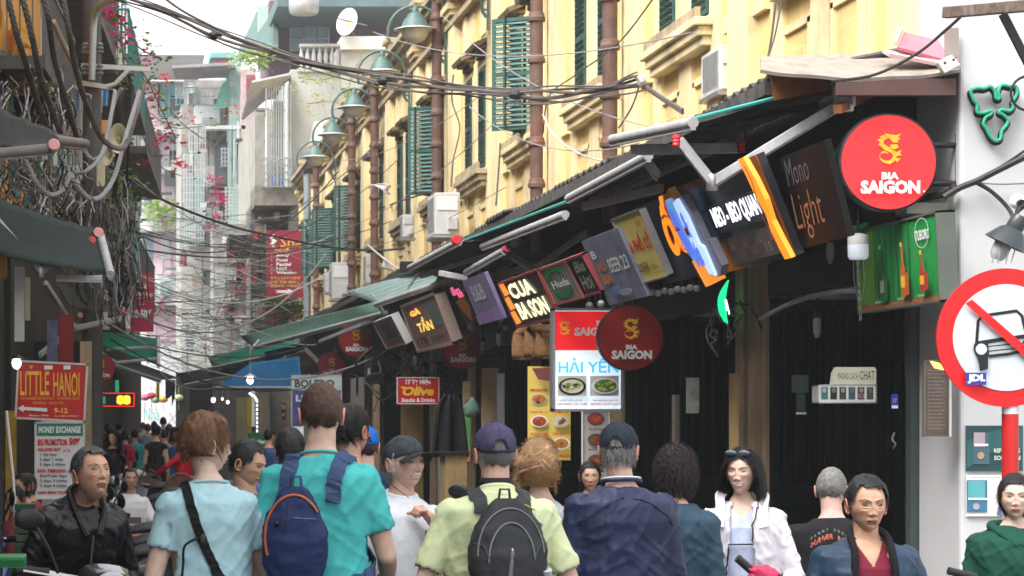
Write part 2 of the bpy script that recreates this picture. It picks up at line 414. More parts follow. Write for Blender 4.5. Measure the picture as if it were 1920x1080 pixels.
# ---- downpipes ----
dp = None
for i, y in enumerate((22.3, 26.1, 34.0, 41.9, 45.8, 53.5)):
    root = thing('downpipe', None, 'drainpipe', (XF-.13, y, 3.6), 0, 'brown downpipes on the yellow wall')
    build(MB().tube([(XF-.13, y, 3.6), (XF-.13, y, 8.0)], .072, 12), 'pipe', PIPE, root, smooth=True)
    for j in range(9):
        z = 3.85+.47*j
        build(MB().lathe([(.072, 0), (.098, .01), (.1, .05), (.09, .06), (.085, .1), (.072, .11)], (XF-.13, y, z), 12), 'collar', PIPE, root, smooth=True)
    root['label'] = ['brown downpipe nearest the camera, beside the highest sill at upper right', 'second brown downpipe, just right of the wide open green shutter', 'brown downpipe rising behind the nearest green lamp bracket', 'brown downpipe between the second and third green lamps', 'brown downpipe just left of the third green lamp', 'farthest brown downpipe, behind the last green lamp'][i]

# ---- green arc lamps ----
def arc_lamp(Y, lab):
    root = thing('wall_lamp', lab, 'street lamp', (XF-.05, Y, 7.3), 0, 'green arc lamps along the yellow wall')
    cx, cz, r = 4.55, 7.42, .40
    mb = MB(); pts = [(XF-.02, Y, 6.98), (4.93, Y, 7.05), (4.90, Y, 7.2)]+[(cx+r*math.cos(a), Y, cz+r*math.sin(a)) for a in [math.pi*i/16 for i in range(0, 19)]]
    mb.tube(pts, .022, 8); build(mb, 'arc_bracket', LGREEN, root, smooth=True)
    mb = MB(); mb.box((XF+.0, Y, 7.12), (.03, .05, .6)); mb.bar((4.92, Y, 7.22), (XF, Y, 7.22), .025); mb.bar((4.92, Y, 7.08), (XF, Y, 7.08), .025); build(mb, 'wall_plate', LGREEN, root)
    mb = MB().lathe([(.02, .66), (.05, .62), (.055, .56), (.11, .54), (.12, .50), (.17, .44), (.2, .36), (.22, .33)], (cx, Y, 7.16), 24); mb.tube([(cx, Y, 7.8), (cx, Y, 7.84)], .02)
    build(mb, 'bell_cap', LGREEN, root, smooth=True)
    mb = MB().lathe([(.2, .34), (.31, .315), (.315, .305), (.2, .32)], (cx, Y, 7.16), 28); build(mb, 'brim', PLGREY, root, smooth=True)
    mb = MB().lathe([(.2, .315), (.195, .24), (.15, .17), (.08, .13), (.01, .12)], (cx, Y, 7.16), 20); build(mb, 'glass_bowl', mat('lamp_bowl_glass', (.62, .58, .5), .3, vary=.1), root, smooth=True)
for Y, l in ((30.2, 'green arc lamp whose bracket foot only shows at the top edge'), (34.0, 'largest complete green bell lamp on arc bracket, nearest on the yellow wall'), (38.1, 'second green bell lamp, crossed by the thick cable bundle'), (42.4, 'third green bell lamp, in the middle of the row'), (46.4, 'fourth green bell lamp in front of pale grey wall'), (50.3, 'smallest green bell lamp over the grey steel pole')): arc_lamp(Y, l)

# ================= white corner building =================
WB = thing('white_building', 'white painted corner building behind the no-car sign', 'building', (8, 14, 0))
XW = 5.02
m = MB(); m.span((XW, 13.55, 0), (XW+8, 14.25, 9.2)); m.span((XW+1, 14.25, 0), (XW+8, 24, 3.3)); build(m, 'wall', WHITEW, WB, bevel=.02)
# ================= ground floor of the row =================
GF = thing('ground_floor_arcade', 'dark ground floor of the bars with pillars, folding doors and deep interiors', 'building', (6.5, 36, 0))
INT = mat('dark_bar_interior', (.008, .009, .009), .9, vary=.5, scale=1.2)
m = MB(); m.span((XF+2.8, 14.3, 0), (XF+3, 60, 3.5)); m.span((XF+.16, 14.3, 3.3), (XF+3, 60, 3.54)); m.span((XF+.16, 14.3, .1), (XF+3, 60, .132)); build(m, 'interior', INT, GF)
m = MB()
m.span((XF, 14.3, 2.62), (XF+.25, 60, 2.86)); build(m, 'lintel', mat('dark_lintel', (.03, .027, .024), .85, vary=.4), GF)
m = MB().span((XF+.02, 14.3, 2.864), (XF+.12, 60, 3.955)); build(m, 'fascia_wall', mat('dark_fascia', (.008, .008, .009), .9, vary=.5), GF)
for (ya, yb, mt) in ((17.42, 17.85, TAN), (18.0, 18.2, TAN), (22.3, 22.7, TAN), (23.3, 23.45, DARKW), (26.6, 27, TAN), (31.3, 31.7, TAN), (35, 35.4, TAN), (38.5, 38.9, mat('yellow_post', (.5, .34, .1), .8, vary=.25)), (44, 44.4, TAN), (50, 50.4, TAN), (55, 55.5, TAN)):
    build(MB().span((XF-.04, ya, .13), (XF+.3, yb, 3.3)), 'pillar', mt, GF, bevel=.02)
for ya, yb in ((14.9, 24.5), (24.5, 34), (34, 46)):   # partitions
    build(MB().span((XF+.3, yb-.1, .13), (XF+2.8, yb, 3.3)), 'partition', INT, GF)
# folding door leaves, standing open at an angle
DOORM = mat('black_green_door', (.003, .007, .006), .5, vary=.3, scale=5, spec=.12)
def door_leaf(x, y, w_, a, z=.14, h=2.45):
    fr = MB(); fr.box((w_/2, 0, h/2), (w_, .03, h)); T = Matrix.Translation((x, y, z)) @ Matrix.Rotation(a, 4, 'Z')
    fr.v = [tuple(T @ Vector(p)) for p in fr.v]; o = build(fr, 'door', DOORM, GF)
    tr = MB()
    for (x0, z0, x1, z1) in ((0, .0, w_, .08), (0, h-.08, w_, h), (0, 0, .06, h), (w_-.06, 0, w_, h), (0, .9, w_, .98), (0, 1.0, w_, 1.04)): tr.span((x0, -.03, z0), (x1, -.015, z1))
    tr.v = [tuple(T @ Vector(p)) for p in tr.v]; build(tr, 'door_rails', mat('door_rail_green', (.005, .014, .011), .45, vary=.2, spec=.2), o)
    br = MB()
    for i in range(1, 5): br.span((w_*i/5-.012, -.03, 1.04), (w_*i/5+.012, -.016, h-.08))
    br.v = [tuple(T @ Vector(p)) for p in br.v]; build(br, 'door_bars', mat('door_rail_green', (.005, .014, .011), .45), o)
for (x, y, w_, a) in ((5.05, 14.33, .55, .1), (5.6, 14.4, .55, -.1), (5.0, 17.35, .5, .25), (5.5, 17.45, .5, -.2), (5.0, 18.3, .5, .3), (5.5, 18.4, .5, -.1), (5, 20.1, .5, .2), (5.5, 20.2, .5, -.2), (5.0, 22.2, .5, .2), (5.0, 24.3, .5, .1), (5.0, 26.5, .5, .1), (5, 29, .5, .2), (5, 31.2, .5, .1), (5, 34.9, .5, .2)):
    door_leaf(x, y, w_, a)
m = MB(); m.bar((5.02, 14.30, .13), (5.02, 14.30, 2.7), .09); build(m, 'door_post', mat('grey_green_post', (.05, .07, .065), .6), GF)
# ================= canopy roof =================
XE = 4.02; ZE = 3.77
CN = thing('canopy_roof', 'long dark corrugated lean-to roof running above the bar signs', 'canopy', (4.5, 36, 3.4))
rr = random.Random(3); y = 14.0; i = 0
while y < 58:   # sheets, corrugated
    L = rr.uniform(1.0, 1.5); e = XE+rr.uniform(-.05, .05); z = ZE+rr.uniform(-.02, .015); mb = MB(); yb = min(y+L, 60)
    if y > 30: z -= .0
    nn = 12
    def fn(u, v, y=y, yb=yb, e=e, z=z): 
        yy = y+(yb-y)*u; return (e+(5.0-e)*v, yy, z+(.2)*v+.018*math.sin(u*nn*math.pi))
    mb.grid(fn, nn*2, 1); o = len(mb.v)
    me = build(mb, 'roof_sheet', ROOFM, CN); so = me.modifiers.new('t', 'SOLIDIFY'); so.thickness = .02
    y += L*.97; i += 1
mb = MB().span((XE-.02, 14, ZE-.12), (XE+.03, 60, ZE-.035)); build(mb, 'eave_rail', ROOFM, CN)
for k in range(24):
    yy = 14.3+k*1.9; mb = MB().bar((XE, yy, ZE-.05), (5.0, yy, ZE+.12), .05); build(mb, 'rafter', BLACKM, CN)
mb = MB().slab([(XE+.0, 13.96, ZE+.02), (XE+.02, 13.96, ZE-.16), (XE+.35, 13.9, ZE-.1), (XE+.3, 13.9, ZE+.0)], .03); build(mb, 'rusty_flashing', mat('rust_flashing', (.3, .11, .04), .8, vary=.4, scale=9), CN)
# beige corrugated end sheet, sloping towards the camera
mb = MB(); a = P(1430, 128, 14.3); 
def fs(u, v):
    x = 1425+375*u; yt = 112-10*u+.5*math.sin(u*40); yb = 136+16*math.sin(u*3.0)-2*u+1.2*math.sin(u*17)
    p = P(x, yt, 14.15) if v > .5 else P(x, yb+1, 13.5); return p
mb.grid(fs, 60, 1); o = solo(mb, 'end_roof_sheet', mat('beige_fibre_sheet', (.30, .26, .22), .85, vary=.2, scale=8, dirt=.5, streak=True), 'beige sagging fibre sheet closing the near end of the canopy', 'roof sheet'); so = o.modifiers.new('t', 'SOLIDIFY'); so.thickness = .02
a, b = P(1565, 145, 13.52), P(1790, 160, 13.52)
solo(MB().span((a.x, 13.5, b.z-.06), (b.x, 13.56, a.z-.01)), 'end_beam', mat('maroon_beam', (.10, .05, .045), .7, vary=.3), 'maroon timber beam under the beige end sheet', 'beam')
solo(MB().bar(P(1570, 205, 13.55), P(1650, 165, 14.1), .05), 'roof_strut', mat('rust_flashing', (.3, .11, .04), .8), 'rusty brown strut behind the white awning gearbox', 'strut')
# ================= retractable awnings =================
def trl(name, col, tw=.5, **k):
    if name in MATS: return MATS[name]
    m = mat(name, col, .8, **k); nt = m.node_tree; b = nt.nodes['Principled BSDF']; out = nt.nodes['Material Output']
    tr = nt.nodes.new('ShaderNodeBsdfTranslucent'); s = b.inputs['Base Color'].links[0].from_socket; nt.links.new(s, tr.inputs['Color'])
    mx = nt.nodes.new('ShaderNodeMixShader'); mx.inputs[0].default_value = tw
    nt.links.new(b.outputs[0], mx.inputs[1]); nt.links.new(tr.outputs[0], mx.inputs[2]); nt.links.new(mx.outputs[0], out.inputs[0]); return m
T_G = trl('green_canvas_translucent', (.02, .45, .28), .7, vary=.2, scale=5, bump=.2)
T_PG = trl('pale_green_canvas', (.30, .52, .42), .5, vary=.2, scale=5, bump=.2)
T_W = trl('aqua_white_canvas', (.72, .88, .86), .75, vary=.12, scale=5, bump=.2)
T_B = trl('blue_canvas_translucent', (.02, .24, .52), .5, vary=.2, scale=3, bump=.2)
T_D = trl('dark_canvas_translucent', (.016, .034, .033), .2, vary=.3, scale=5, bump=.3)
T_GR = trl('grey_canvas_translucent', (.07, .075, .072), .3, vary=.3, scale=5, bump=.3)
def awning(label, c, fab, bars=(), arms=(), caps=(), name='retractable_awning', sag=.03, group=None, aw=.06, br=.035, edge=None, bm=None):
    """c = fabric corners (world); bars = [(a,b)], arms = [polyline], caps = [(point, colour material, r)]"""
    base = sum((Vector(p) for p in c), Vector())/4; root = thing(name, label, 'awning', base, 0, group)
    A, B, C_, D = [Vector(p) for p in c]; mb = MB()
    def fn(u, v):
        p = A.lerp(B, u).lerp(D.lerp(C_, u), v); p.z -= sag*4*u*(1-u)*(.4+.6*math.sin(math.pi*v))+.006*math.sin(u*31+v*9); return p
    mb.grid(fn, 22, 8); o = build(mb, 'fabric', fab, root, smooth=80); sm = o.modifiers.new('t', 'SOLIDIFY'); sm.thickness = .006
    if edge: build(MB().tube([A, B], .012, 6), 'hem', edge, root)
    for a, b in bars: 
        o = build(MB().tube([a, b], br, 10), 'front_bar', bm or ALU, root, smooth=True)
        d = (Vector(b)-Vector(a)).normalized()*.03; build(MB().bar(Vector(a)-V(0, 0, br*.9), Vector(b)-V(0, 0, br*.9), br*.9, br*.8), 'bar_rail', bm or ALU, o)
    for pl in arms:
        for i in range(len(pl)-1): 
            mb = MB().bar(pl[i], pl[i+1], aw*.75, aw); d = (Vector(pl[i+1])-Vector(pl[i])).normalized()
            o = build(mb, 'arm', ALU, root, bevel=.006)
            build(MB().bar(Vector(pl[i])-V(0,0,aw*.5+.004), Vector(pl[i+1])-V(0,0,aw*.5+.004), aw*.3, .012), 'arm_groove', STEEL, o)
        for p in pl[1:-1]: build(MB().lathe([(aw*.5, -.05), (aw*.6, -.04), (aw*.6, .04), (aw*.5, .05)], p, 12), 'elbow_joint', STEEL, root, smooth=True)
    for p, mt, r in caps: build(MB().lathe([(r*.6, -.035), (r, -.025), (r, .015), (r*.8, .03)], p, 16, ax=(.1, -1, .1)), 'end_cap', mt, root, smooth=True)
    return root
REDP = mat('red_plastic_cap', (.65, .03, .035), .4, vary=.05); PINKP = mat('faded_pink_cap', (.72, .33, .33), .5, vary=.1)
a1 = awning('large teal edged awning folded over the orange lit sign, with white gearbox', [P(1300, 232, 14.0), P(1145, 268, 15.5), P(1385, 225, 15.9), P(1560, 157, 14.0)], T_D, sag=.02,
    bars=[(P(1300, 230, 13.95), P(1148, 262, 15.45))], arms=[[P(1585, 190, 13.8), P(1335, 342, 14.1), P(1272, 262, 14.1)], [P(1385, 276, 15.0), P(1182, 280, 15.2)]])
build(MB().tube([P(1560, 156, 13.98), P(1303, 222, 13.98)], .012, 6), 'side_hem', mat('teal_hem', (.05, .38, .32), .6), a1)
gb = MB(); gx = P(1584, 175, 13.7); gb.box(gx, (.11, .08, .17)); gb.box(gx+V(0, -.03, -.07), (.08, .05, .09)); build(gb, 'gearbox', PLGREY, a1, bevel=.012)
gb = MB().lathe([(.035, 0), (.035, .03), (.02, .035), (.02, .05)], gx+V(0, -.04, .03), 14, ax=(0, -1, 0)); gb.bar(gx+V(0, -.08, .0), gx+V(.01, -.09, -.08), .015); build(gb, 'crank_eye', STEEL, a1, smooth=True)
for p in (P(1268, 262, 13.9), P(1390, 274, 14.9)): build(MB().lathe([(.022, -.04), (.026, -.03), (.022, -.02), (.026, -.01), (.022, 0), (.026, .01), (.022, .03)], p, 12), 'red_joint', REDP, a1)
awning('dark green awning above the yellow price sign, its white tube ending in the open', [P(1215, 298, 16.0), P(1066, 378, 18.8), P(1150, 352, 19.0), P(1330, 262, 16.4)], T_D, 
    bars=[(P(1216, 292, 15.95), P(1066, 372, 18.75))], arms=[[P(1390, 255, 16.1), P(1108, 378, 18.4)], [P(1240, 352, 16.8), P(1095, 386, 18.6)], [P(1232, 330, 16.2), P(1212, 300, 16.1)]], sag=.02)
awning('long dark green awning panel running along the canopy above the hanging price boards', [P(1062, 378, 18.9), P(868, 452, 24.2), P(930, 440, 24.6), P(1130, 352, 19.2)], T_D, sag=.015,
    bars=[(P(1060, 402, 18.9), P(905, 462, 23.5))], edge=mat('teal_hem', (.05, .38, .32), .6))
awning('awning with bright red end cap over the white air conditioner corner', [P(865, 452, 23.9), P(768, 505, 28), P(830, 520, 28.5), P(975, 455, 24.2)], T_D,
    bars=[(P(862, 452, 23.8), P(768, 502, 27.9)), (P(975, 452, 23.9), P(790, 515, 28))], arms=[[P(1100, 435, 23.0), P(1002, 505, 23.6), P(955, 475, 23.8)], [P(1000, 500, 23.9), P(900, 520, 25.5)]], caps=[(P(856, 450, 23.6), REDP, .055)], sag=.02)
awning('lower folded awning with dusky red cap in front of the grey beer banner', [P(945, 470, 22.4), P(874, 512, 24.6), P(905, 525, 24.9), P(985, 482, 22.8)], T_D,
    bars=[(P(945, 470, 22.3), P(874, 510, 24.5))], arms=[[P(825, 512, 25), P(880, 522, 24.6)], [P(900, 515, 24), P(990, 527, 23.2)], [P(1005, 508, 23), P(960, 480, 22.6)]], caps=[(P(950, 467, 22.1), mat('dusky_red_cap', (.45, .06, .08), .5), .04)], sag=.02)
awning('pale aqua awning left of the lit box sign, lit through', [P(648, 546, 36), P(704, 569, 32.5), P(850, 520, 27.2), P(806, 507, 29.5)], T_W, bars=[(P(704, 571, 32.4), P(850, 522, 27.1))], sag=.01,
    arms=[[P(700, 555, 33), P(722, 592, 32.6)]])
awning('long pale green awning sloping down to the left behind the red round signs', [P(450, 630, 50), P(475, 650, 47), P(722, 584, 34.2), P(700, 566, 34.8)], T_PG, bars=[(P(475, 652, 46.8), P(724, 586, 34.0))], arms=[[P(472, 655, 46), P(492, 632, 47)], [P(500, 652, 45), P(520, 630, 46)], [P(600, 640, 39), P(700, 600, 35)]], sag=.05)
awning('blue canvas awning over the lit stall at the end of the row', [P(405, 728, 44), P(565, 728, 40), P(562, 668, 41), P(470, 680, 45)], T_B, bars=[(P(405, 728, 43.9), P(565, 728, 39.9))], sag=.02)
awning('small blue strip awning between the pale green awning and blue canvas', [P(495, 660, 46), P(570, 640, 42), P(572, 655, 42), P(500, 678, 46)], T_B, sag=.02)
awning('black and green striped awning far down the row on the right', [P(390, 668, 56), P(400, 690, 54), P(560, 652, 46), P(550, 632, 48)], T_G, bars=[(P(390, 692, 54), P(560, 655, 46))], sag=.06)
awning('drooping dark awning over the far crowd from the right', [P(330, 700, 60), P(350, 725, 58), P(510, 690, 48), P(500, 672, 50)], T_GR, bars=[(P(345, 722, 58), P(512, 692, 48))], sag=.08)
# left side
awning('dark awning corner poking in at far left, with pale pink cap', [P(-30, 190, 11.2), P(168, 270, 13.2), P(100, 276, 12.2), P(-30, 272, 11.2)], T_GR, bars=[(P(-30, 290, 11.2), P(98, 278, 12.1)), (P(100, 262, 12.3), P(160, 270, 13.1))], caps=[(P(100, 273, 12.0), PINKP, .034)], sag=.02, bm=mat('dull_brown_bar', (.13, .11, .10), .6, vary=.3), br=.028)
awning('broad dark green awning on the left with pink cap and folding arm', [P(-30, 362, 17), P(186, 430, 19.2), P(205, 512, 18.2), P(-30, 470, 16.5)], T_D, bars=[(P(188, 440, 19.0), P(207, 515, 18.1))],
    arms=[[P(-20, 395, 17), P(75, 508, 17.4), P(170, 455, 18.8)], [P(105, 520, 18), P(192, 522, 18)]], caps=[(P(184, 437, 18.9), PINKP, .045), (P(172, 452, 18.7), REDP, .035)], sag=.05, aw=.045)
awning('narrow black awning with coral cap above the green one', [P(103, 527, 27.5), P(190, 556, 29), P(234, 585, 30), P(130, 575, 27.5)], T_GR, bars=[(P(236, 590, 30), P(240, 620, 29.5))],
    arms=[[P(85, 530, 27), P(140, 615, 28), P(225, 597, 29.6)], [P(75, 665, 27), P(130, 620, 28)]], caps=[(P(233, 583, 29.9), mat('coral_cap', (.7, .16, .1), .5), .045), (P(150, 592, 29.5), PINKP, .04)], sag=.05)
awning('bright green awning with upright end bar on the left', [P(140, 628, 39), P(158, 617, 41), P(296, 634, 41.5), P(296, 684, 39)], T_G, bars=[(P(296, 632, 41), P(297, 686, 39)), (P(140, 630, 38.9), P(215, 680, 38.5))], arms=[[P(200, 655, 39), P(292, 650, 40)], [P(215, 680, 38.5), P(292, 672, 39)]], sag=.03, aw=.04)
awning('long drooping dark green awning over the left stalls near the crowd', [P(175, 668, 46), P(215, 665, 48), P(330, 706, 54), P(300, 712, 50)], T_D, bars=[(P(180, 672, 45.8), P(300, 714, 50))], sag=.04)
awning('grey canvas awning hanging low over the passage', [P(215, 690, 48), P(300, 712, 50), P(345, 710, 54), P(250, 690, 52)], T_GR, sag=.05)
# ================= signs =================
def E(name, col, s): return mat(name, col, .5, vary=.04, bump=0, em=s)
RED_LIT = E('lit_red_acrylic', (.78, .022, .028), .16); WHITE_LIT = E('lit_white_acrylic', (.70, .78, .85), .22)
def dragon(f, cx, cy, w_, h, m):
    """stylised S-shaped dragon emblem: body stroke with head, crest, claws and tail"""
    S = min(f.W, f.H)
    pts = [(.72, .16), (.55, .10), (.32, .12), (.20, .24), (.24, .38), (.42, .47), (.62, .54), (.74, .66), (.68, .82), (.48, .90), (.26, .86), (.13, .74), (.18, .62), (.34, .58), (.48, .64)]
    sp = spline([Vector((a, b, 0)) for a, b in pts], 4); k = len(sp)
    ws = [h*f.H*(.13*(math.sin(math.pi*min(1, i/k*1.15+.12))**.6)+.015) if i/k < .85 else h*f.H*.13*(1-i/k)*3+.002 for i in range(k)]
    f.stroke([(cx+(p.x-.5)*w_, cy+(p.y-.5)*h) for p in sp], ws, m, 'dragon_body')
    def tri(ps): f.poly([(cx+(a-.5)*w_, cy+(b-.5)*h) for a, b in ps], m, 'dragon_detail')
    tri([(.55, .02), (.78, .05), (.98, .0), (.86, .12), (.98, .18), (.80, .20), (.90, .27), (.66, .28), (.55, .18)])
    for ps in ([(.1, .1), (.3, .04), (.24, .16)], [(.0, .2), (.2, .16), (.18, .3)], [(.02, .36), (.18, .3), (.24, .42)], [(.3, .0), (.5, .02), (.42, .12)], [(.74, .6), (.98, .52), (.9, .62), (1.0, .68), (.76, .72)], [(.5, .36), (.78, .34), (.86, .44), (.7, .5), (.56, .46)], [(.7, .8), (.92, .78), (.78, .92)], [(.3, .92), (.5, .98), (.6, .9)]): tri(ps)
def round_sign(label, px, py, rpx, Y, face, txt, gold, group=None, brk=None, lit=False):
    c = P(px, py, Y); r = rpx*Y/F; root = thing('round_sign', label, 'sign', c-V(0, 0, r), 0, group)
    build(MB().lathe([(r*.985, -.075), (r*1.03, -.07), (r*1.03, -.005), (r*.985, 0)], c, 64, ax=(0, -1, 0)), 'rim', BLACKM, root, smooth=True)
    build(MB().lathe([(r*.98, -.07), (r*.98, .003)], c, 64, ax=(0, -1, 0)), 'face', face, root)
    f = Face(c+V(-r, 0, r), UX, DN, 2*r, 2*r, root, .006)
    dragon(f, .5, .37, .26, .33, gold)
    f.text('BIA', .41, .61, .18, .075, txt, bold=.05); f.text('SAIGON', .19, .695, .62, .14, txt, bold=.055)
    if brk:
        for a, b in brk: build(MB().tube([a, b], .018, 8), 'bracket', BLACKM, root, smooth=True)
    return root, f
rs, f = round_sign('largest bright red round beer sign with gold dragon, bracketed to the white wall', 1666, 304, 90, 13.6, RED_LIT, WHT, GOLD,
    brk=[(P(1745, 272, 13.63), P(1796, 272, 13.63)), (P(1745, 344, 13.63), P(1796, 344, 13.63)), (P(1796, 250, 13.63), P(1796, 366, 13.63))])
f.text('.', .84, .8, .02, .02, WHT)
round_sign('dark red round beer sign overlapping the lit menu box', 1183, 633, 61, 19.6, REDD, WHT, GOLD, group='unlit round beer signs', brk=[(P(1183, 573, 19.65), P(1183, 530, 19.65))])
round_sign('dark red round beer sign right of the small red snack sign', 867, 655, 37, 28.6, REDD, WHT, GOLD, group='unlit round beer signs', brk=[(P(870, 620, 28.65), P(880, 580, 28.65))])
round_sign('dark red round beer sign above the close-cropped man in turquoise', 668, 637, 33, 39, REDD, WHT, GOLD, group='unlit round beer signs', brk=[(P(668, 605, 39.05), P(668, 585, 39.05))])
round_sign('smallest dark red round beer sign behind the blue and white board', 622, 686, 26, 43, mat('maroon_sign_face', (.16, .008, .012), .4), mat('dull_print', (.4, .3, .3), .5), mat('dull_gold', (.4, .2, .05), .5), group='unlit round beer signs')
round_sign('red round beer sign on the left side behind the restaurant board', 190, 690, 26, 33, REDD, WHT, GOLD)

# --- tilted boards hanging under the canopy: read from four picture corners, top edge at X = 3.8 ---
def hang(name, label, tf, tn, bf, bn, m, t=.04, frame=None, group=None, xt=3.8, fw=.02, cat='sign'):
    Yn = F*xt/(tn[0]-VX); Yf = F*xt/(tf[0]-VX)
    TN, TF = P(*tn, Yn), P(*tf, Yf); z = (TN.z+TF.z)/2; TN.z = TF.z = z
    BN, BF = P(*bn, Yn), P(*bf, Yf); d = ((BN-TN)+(BF-TF))/2; u = (TN-TF); W = u.length; u.normalize(); v = (d-u*d.dot(u)); H = v.length
    return board(name, label, cat, TF, u, v, W, H, m, t=t, frame=frame, group=group, fw=fw)
_, f = hang('hanging_price_board', 'yellow tilted price board with red heading between the grey banner and orange sign', (1148, 410), (1200, 393), (1203, 533), (1250, 515), mat('yellow_board', (.60, .50, .13), .6, vary=.12, dirt=.2), frame=STEEL, fw=.012)
f.text('BIA PHỐ CỔ', .08, .28, .84, .28, RPRT, bold=.03); f.text('23ᴷ', .2, .72, .34, .16, mat('brown_print', (.12, .05, .03), .5)); f.text('Cốc', .62, .78, .22, .07, mat('brown_print', (.12, .05, .03), .5)); f.text('Giá', .72, .14, .18, .07, RPRT)
_, f = hang('hanging_beer_banner', 'grey blue tilted banner reading beer 23 beside the yellow price board', (1090, 450), (1158, 430), (1142, 578), (1214, 550), mat('grey_violet_banner', (.17, .18, .25), .6, vary=.3, scale=4), frame=None)
f.text('BEER', .44, .36, .30, .2, WHT, bold=.01); f.text('23', .78, .36, .15, .2, WHT, bold=.01); f.text('HU', .16, .36, .2, .15, mat('orange_print', (.65, .2, .05), .5), bold=.04); f.text('BIA', .16, .54, .24, .15, mat('orange_print', (.65, .2, .05), .5), bold=.04); f.text('B', .14, .18, .12, .12, WHT); f.disc(.4, .8, .12, .06, mat('blue_smudge', (.12, .22, .45), .5), 'ice_patch'); f.disc(.6, .86, .16, .05, mat('violet_smudge', (.3, .3, .42), .5), 'ice_patch')
_, f = hang('hanging_sign', 'grey violet tilted banner reading B and B beside the gold lettered black board', (866, 524), (908, 514), (897, 612), (948, 594), mat('violet_banner', (.22, .18, .33), .6, vary=.3, scale=3), frame=None)
f.text('B&B', .22, .16, .5, .36, mat('pale_print', (.6, .6, .68), .5), bold=.02); f.poly([(0, .8), (1, .7), (1, 1), (0, 1)], mat('purple_glow_band', (.32, .2, .5), .5), 'purple_band')
DK = mat('black_sign_board', (.02, .018, .018), .5, vary=.2)
_, f = hang('restaurant_sign_board', 'black board with cream slanted lettering and orange strip, left of the round green sign', (935, 530), (1008, 508), (968, 618), (1050, 590), DK, frame=mat('maroon_edge', (.3, .05, .06), .5))
for i in range(3): f.poly([(.0, .02+.32*i), (.12, .0+.32*i), (.16, .28+.32*i), (.03, .3+.32*i)], E('lit_orange_panel', (.75, .24, .03), .35), 'orange_block')
CRM = E('lit_cream_letters', (.85, .78, .45), .5)
f.text('CUA', .2, .08, .6, .34, CRM, bold=.04, shear=-.2); f.text('BA SON', .2, .5, .74, .38, CRM, bold=.04, shear=-.2)
_, f = hang('round_logo_board', 'striped board with green ring logo and lettering right of the cream lettered sign', (1012, 505), (1062, 488), (1042, 575), (1095, 552), mat('striped_panel', (.30, .29, .25), .6), frame=mat('rosy_edge', (.4, .12, .1), .5))
for i in range(9): f.rect(.04+i*.105, .03, .03, .94, mat('stripe_dark', (.14, .13, .12), .6), 'stripe', lvl=(i == 0))
f.stroke([(.45+.33*math.cos(a), .45+.38*math.sin(a)) for a in [math.radians(d) for d in range(20, 330, 12)]], .06, mat('green_logo', (.01, .25, .07), .5), 'ring'); f.text('Huda', .2, .4, .62, .2, WHT, bold=.04)
_, f = hang('beer_sign_board', 'dark board with pale script lettering left of the grey beer banner', (1062, 490), (1092, 474), (1098, 560), (1130, 540), DK, frame=mat('maroon_edge', (.3, .05, .06), .5))
f.text('Bia', .2, .1, .6, .3, mat('pale_script', (.42, .5, .45), .5), shear=.3); f.text('Hơi', .15, .5, .7, .36, mat('pale_script', (.42, .5, .45), .5), shear=.3)
_, f = hang('narrow_sign', 'narrow brown sign with orange arrow tail left of the violet banner', (838, 535), (860, 526), (872, 612), (900, 600), DK)
f.text('ăn', .1, .08, .7, .2, E('lit_pink', (.7, .1, .25), .4), bold=.03); f.poly([(.1, .42), (.8, .36), (.95, .6), (.62, .95), (.3, .7)], mat('orange_arrow', (.5, .15, .03), .6), 'orange_arrow'); f.text('III', .5, .25, .4, .12, E('lit_pink', (.7, .1, .25), .4), bold=.04)
_, f = hang('light_box_sign', 'pinkish framed box sign with golden lit letters above the small red snack sign', (752, 572), (815, 553), (785, 662), (848, 640), mat('dusty_pink_panel', (.34, .22, .2), .6, vary=.3, scale=6), t=.12, frame=mat('dusty_pink_edge', (.42, .30, .26), .6), fw=.035)
f.text('GÀ', .18, .14, .3, .14, E('lit_orange_letters', (1, .35, .04), .6), bold=.05); f.text('TẦN', .26, .34, .42, .3, E('lit_gold_letters', (.9, .6, .1), .35), bold=.03); f.rect(.72, .1, .2, .5, mat('muted_green_patch', (.12, .22, .18), .6), 'green_strip'); f.text('17B', .12, .74, .3, .14, BLK); f.text('QUÁN', .52, .74, .38, .14, BLK)
_, f = hang('small_box_sign', 'smaller dim box sign with a dark figure panel left of the pinkish box', (700, 605), (735, 592), (725, 655), (762, 642), mat('dusty_pink_edge', (.42, .30, .26), .6), t=.1, frame=PLGREY)
f.rect(.3, .15, .5, .55, mat('dark_picture', (.06, .06, .08), .5), 'picture'); f.text('BÚN', .15, .76, .6, .16, RPRT)
_, f = hang('leaning_board', 'slanting dusty board behind the blue canvas edge', (533, 668), (570, 660), (568, 702), (606, 697), mat('dusty_board', (.3, .2, .16), .7, vary=.4), t=.08)
f.text('PHỞ', .2, .3, .6, .35, mat('dull_print', (.4, .3, .3), .5))
